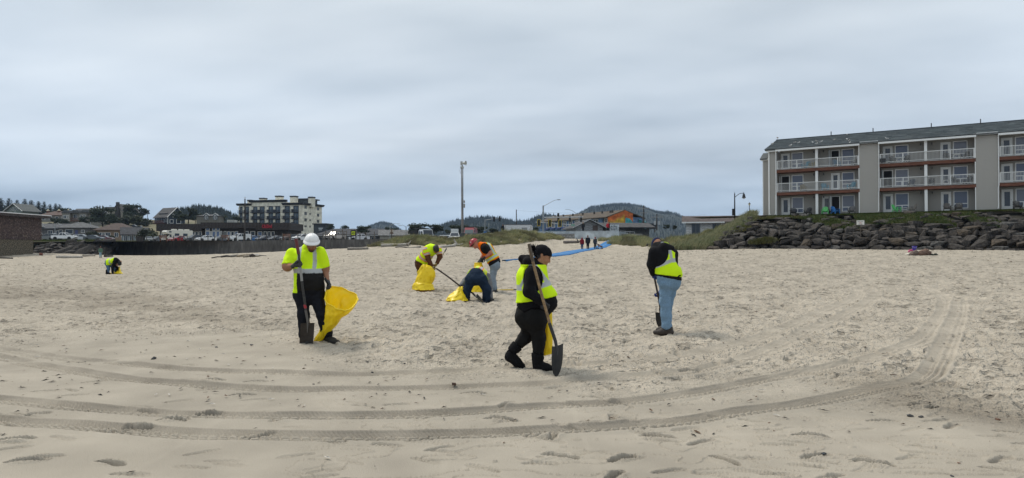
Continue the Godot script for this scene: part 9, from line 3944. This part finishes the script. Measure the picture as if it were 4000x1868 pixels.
# ------------------------------------------------------------------ driftwood, stones and litter on the sand
# a weathered log between two pixels on the ground; ends broken, with a few root stubs if asked
func log_at(label: String,u0: float,v0: float,u1: float,v1: float,r0: float,r1: float,c: Color,bend:=0.1,roots:=0,rise:=0.0)->void:
	var a:=hit(u0,v0)
	var z:=hit(u1,v1)
	if absf(a.z-z.z)>12.0:
		z=px(u1,v1,-a.z+signf(a.z-z.z)*6.0)
		z.y=maxf(z.y,ground(z.x,-z.z))
	a.y+=r0*0.7
	z.y+=r1*0.7+rise
	var o:=thing("driftwood_log",label,"driftwood",Vector3.ZERO,0.0,"driftwood on the upper beach")
	var pts:=[]
	var rr:=[]
	var side:=(z-a).cross(Vector3.UP).normalized()
	for i in 9:
		var f:=i/8.0
		pts.append(a.lerp(z,f)+side*sin(f*PI*1.3)*bend+Vector3(0,sin(f*7.0)*bend*0.15,0))
		rr.append(lerpf(r0,r1,f)*rng.randf_range(0.88,1.12))
	var b:=Mb.new()
	b.sweep(pts,rr,8)
	var m:=mat(c,0.95,"stain",Vector3(1.2,3.0,1.2),3.0)
	obj("trunk",b,m,o)
	for k in roots:
		var t:=Mb.new()
		var d:=Vector3(rng.randfn(),absf(rng.randfn())*0.8,rng.randfn()).normalized()
		t.sweep([z,z+d*r1*2.2,z+d*r1*3.6+Vector3(0,0.1,0)],[r1*0.7,r1*0.4,r1*0.12],6)
		obj("root_stub",t,m,o)
func small_things()->void:
	rng.seed=65
	var pale:=Color(0.40,0.37,0.32)
	var greyw:=Color(0.25,0.23,0.20)
	var dark:=Color(0.06,0.05,0.042)
	log_at("long bleached log with a raised forked end, below the middle of the sea wall",870,985,745,990,0.06,0.2,Color(0.6,0.58,0.53),0.4,2,0.2)
	log_at("grey log by the sea wall, just left of the white hard hat",1055,982,1140,978,0.3,0.28,greyw,0.1)
	log_at("thick grey log right of the hard hat, at the foot of the sea wall",1276,968,1328,962,0.34,0.42,greyw,0.1,3)
	log_at("pale log with a knotted root end leaning against the sea wall's right end",1330,966,1408,958,0.18,0.4,pale,0.2,5,0.2)
	log_at("short grey log on the open sand below the yellow 45 sign",1360,977,1436,975,0.24,0.2,greyw,0.05)
	log_at("bleached log at the foot of the left dune",1490,965,1592,960,0.28,0.24,pale,0.15,2)
	log_at("dark end-on log left of the bleached log at the dune",1472,958,1500,956,0.2,0.2,greyw,0.0)
	log_at("thin bent branch running right from the bleached log at the dune",1545,968,1640,968,0.09,0.13,greyw,0.6)
	log_at("bleached log with splayed roots, right of the bent branch",1720,968,1785,962,0.14,0.26,Color(0.5,0.47,0.42),0.2,4)
	log_at("pale log at the foot of the big dark slabs at the left",218,1009,322,1008,0.26,0.2,Color(0.48,0.44,0.38),0.1)
	log_at("second pale log lying behind the first by the big dark slabs",324,1003,370,1001,0.24,0.18,Color(0.45,0.40,0.33),0.1)
	log_at("dark log right of the striding person by the sea wall's left end",408,1004,440,1003,0.22,0.16,dark,0.1)
	log_at("bundle-like dark and grey log lying beside the ramp wall",2202,951,2260,949,0.24,0.22,Color(0.2,0.17,0.15),0.1,3)
	log_at("dark log half sunk in the grass beside the right dune",2655,921,2692,915,0.2,0.24,Color(0.13,0.12,0.11),0.05)
	log_at("red-brown stump below the tan concrete wall at the left",153,998,166,998,0.3,0.24,Color(0.20,0.07,0.04),0.0)
	log_at("dark timber lying in the hollow at the far left edge",-10,1009,44,1012,0.2,0.12,dark,0.1)
	log_at("small dark log right of the white log below the sea wall",997,986,1014,985,0.2,0.16,dark,0.0)
	log_at("reddish log at the left foot of the boulder wall",2686,967,2712,965,0.22,0.2,Color(0.13,0.085,0.065),0.05)
	# burnt driftwood pile
	var o:=thing("driftwood_pile","flat pile of charred and bleached driftwood on the open sand below the sea wall","driftwood",Vector3.ZERO)
	for q in [[826,1008,872,1004,0.07,dark],[862,1005,906,1004,0.12,Color(0.03,0.028,0.026)],[900,1004,950,1000,0.15,greyw],[925,1003,985,1001,0.14,Color(0.33,0.27,0.19)],[935,1000,986,995,0.08,Color(0.16,0.11,0.07)],[950,1005,1012,1003,0.12,Color(0.3,0.26,0.2)],[985,1003,1040,1005,0.07,greyw],[975,1004,995,999,0.18,dark],[990,1002,1015,1000,0.14,Color(0.55,0.53,0.5)]]:
		var a:=hit(q[0],q[1]+2)
		var z:=hit(q[2],q[3]+4)
		z=px(q[2],q[3],-a.z)
		a.y+=q[4]
		z.y=maxf(z.y,ground(z.x,-z.z)+0.1)
		var b:=Mb.new()
		b.sweep([a,a.lerp(z,0.5)+Vector3(0,0.08,0),z],[q[4],q[4]*1.1,q[4]*0.6],7)
		obj("branch",b,mat(q[5],0.95,"stain",Vector3(1.2,3,1.2),3.0),o)
	# heap of things left on the sand before the boulder wall
	var p:=hit(3595,997)
	o=thing("clothes_heap","heap of brown and white towels and clothes on the sand below the boulder wall","clothes",p)
	for q in [[-0.75,0.0,0.42,0.2,Color(0.6,0.55,0.46)],[-0.55,0.15,0.3,0.33,Color(0.15,0.11,0.09)],[0.1,0.1,0.5,0.42,Color(0.15,0.095,0.07)],[0.5,-0.1,0.45,0.28,Color(0.13,0.085,0.065)],[1.0,0.0,0.4,0.1,Color(0.03,0.04,0.03)],[-0.2,-0.3,0.4,0.14,Color(0.05,0.04,0.035)]]:
		var f:=Field.new(Vector3(q[0]-0.75,-0.15,q[1]-0.6),Vector3(q[0]+0.75,0.75,q[1]+0.6),0.04)
		f.bone(Vector3(q[0]-q[2]*0.6,0.04,q[1]),Vector3(q[0]+q[2]*0.5,q[3]*0.6,q[1]),q[3]*0.45,q[3]*0.5,0.0,0)
		f.bone(Vector3(q[0]-q[2]*0.2,q[3]*0.4,q[1]+0.1),Vector3(q[0]+q[2]*0.8,0.04,q[1]-0.1),q[3]*0.4,q[3]*0.25,0.08,0)
		var b:=Mb.new()
		f.skin(b,0.0,none,none,0.07,fold_noise)
		obj("cloth",b,mat(q[4],0.95,"cloth",Vector3.ONE),o)
	o=thing("bucket","purple toy bucket on the heap of clothes below the boulder wall","bucket",p+Vector3(-0.35,0.32,-0.1))
	var b1:=Mb.new()
	b1.lathe(Vector3.ZERO,[Vector2(0.01,0),Vector2(0.11,0.0),Vector2(0.16,0.3),Vector2(0.175,0.31),Vector2(0.17,0.33),Vector2(0.14,0.31),Vector2(0.1,0.03),Vector2(0.01,0.02)],14)
	obj("pail",b1,mat(Color(0.05,0.035,0.34),0.4,"plain"),o)
	var b2:=Mb.new()
	var pts:=[]
	var rr:=[]
	for i in 9:
		var a:=PI*i/8.0
		pts.append(Vector3(cos(a)*0.16,0.3-sin(a)*0.1,0.14*sin(a)))
		rr.append(0.008)
	b2.sweep(pts,rr,5)
	obj("handle",b2,mat(Color(0.5,0.5,0.55),0.4,"plain"),o)
	o=thing("toy","pink toy beside the purple bucket on the clothes heap","toy",p+Vector3(-0.72,0.22,0.05))
	var b3:=Mb.new()
	b3.sweep([Vector3(-0.16,0.0,0),Vector3(-0.05,0.1,0),Vector3(0.1,0.12,0),Vector3(0.2,0.05,0)],[0.05,0.08,0.07,0.03],8)
	obj("body",b3,mat(Color(0.45,0.07,0.16),0.6,"plain"),o)
	p=hit(2535,962)
	o=thing("dark_bag","small black bag lying on the sand left of the bent man's cap","bag",p)
	for q in [[0.0,0.22,Color(0.012,0.012,0.013)],[0.42,0.16,Color(0.05,0.035,0.03)]]:
		var f:=Field.new(Vector3(q[0]-0.6,-0.2,-0.5),Vector3(q[0]+0.6,0.6,0.5),0.035)
		f.bone(Vector3(q[0]-0.14,q[1]*0.6,0),Vector3(q[0]+0.16,q[1]*0.5,0),q[1],q[1]*0.8,0.0,0)
		var b:=Mb.new()
		f.skin(b,0.0,none,none,0.06,fold_noise)
		obj("cloth",b,mat(q[2],0.9,"cloth"),o)
	# stones on the near sand
	var rk:=[rock_mesh(301,0.35),rock_mesh(302,0.3),rock_mesh(303,0.4),rock_mesh(304,0.3)]
	var slate:=Color(0.045,0.05,0.058)
	for q in [[600,1405,24,0.6,Color(0.07,0.075,0.08),"grey angular stone, largest on the left foreground sand"],[845,1358,14,0.4,slate,"dark pebble left of the square shovel, nearer the left"],[982,1350,17,0.4,slate,"dark pebble nearest the square shovel's left side"],[1222,1413,12,0.6,slate,"round dark pebble just below the hard-hatted man's feet"],[1454,1457,16,0.4,slate,"flat dark pebble on the upper tyre track, left of the woman"],[1580,1423,10,0.7,slate,"small black pebble left of the walking woman's rear boot"],[1435,1415,12,0.35,slate,"flat dark pebble above the upper tyre track"],[1496,1421,8,0.5,slate,"tiny dark pebble between two others above the upper tyre track"],[1772,1504,24,0.5,Color(0.12,0.055,0.03),"red-brown stone on the second tyre track"],[2215,1529,10,0.5,slate,"black pebble between the second and third tyre tracks"],[3218,1777,24,0.45,Color(0.06,0.075,0.085),"blue-grey pebble at the bottom right, beside a footprint"],[3158,1758,16,0.3,Color(0.22,0.12,0.05),"tan pebble at the bottom right, left of the blue-grey one"],[3555,1627,28,0.35,Color(0.06,0.06,0.06),"left one of two dark flat stones at the lower right"],[3598,1631,26,0.35,Color(0.035,0.035,0.037),"right one of two dark flat stones at the lower right"],[3898,1641,22,0.4,Color(0.22,0.10,0.05),"orange-brown stone near the right edge of the foreground"],[3720,1863,18,0.4,slate,"dark pebble at the bottom edge on the right"],[1225,1502,12,0.3,slate,"flat dark pebble below the second tyre track's left part"],[3747,1810,14,0.4,Color(0.45,0.3,0.22),"pale pink shell fragment at the lower right"]]:
		var g:=hit(q[0],q[1])
		var s: float=q[2]/FOCAL*-g.z
		o=thing("pebble",q[5],"stone",g+Vector3(0,s*q[3]*0.3,0),rng.randf()*TAU,"loose stones on the near sand")
		var st:=obj("stone",rk[rng.randi() % 4],mat(q[4],0.7,"rocky",Vector3.ONE*4.0,0.3),o)
		st.scale=Vector3(s*1.1,s*q[3]*1.2,s*0.8)
	# flecks of weed, bark and broken shell all over the beach
	var chip:=Mb.new()
	chip.poly([Vector3(-0.5,0,0),Vector3(-0.1,0.1,0.25),Vector3(0.5,0.02,0.05),Vector3(0.0,0.06,-0.25)],Vector3.UP)
	chip.poly([Vector3(-0.3,0,0.1),Vector3(0.1,0.3,0.0),Vector3(0.4,0,-0.1)],Vector3(0,0,1))
	var places:=[]
	var tints:=[]
	for i in 3800:
		var d:=sqrt(rng.randf_range(25.0,75.0*75.0))
		if i<900:
			d=rng.randf_range(6.0,16.0)
		var x:=rng.randf_range(-0.75,0.75)*d
		var y:=ground(x,d)
		if d<16.0 and near_ras.flat(x,d)>0.5:
			continue
		var s:=rng.randf_range(0.015,0.06)*(1.0 if d<15.0 else 1.0+d*0.03)
		places.append(Transform3D(Basis.from_scale(Vector3(s*rng.randf_range(1,2.5),s*0.7,s)).rotated(Vector3.UP,rng.randf()*TAU),Vector3(x,y+0.012,-d)))
		var q:=rng.randf()
		tints.append(Color(0.04,0.035,0.03) if q<0.6 else (Color(0.12,0.07,0.04) if q<0.88 else Color(0.55,0.52,0.47)))
	copies("beach_litter",chip.mesh(),tint_mat(0.9),places,tints)
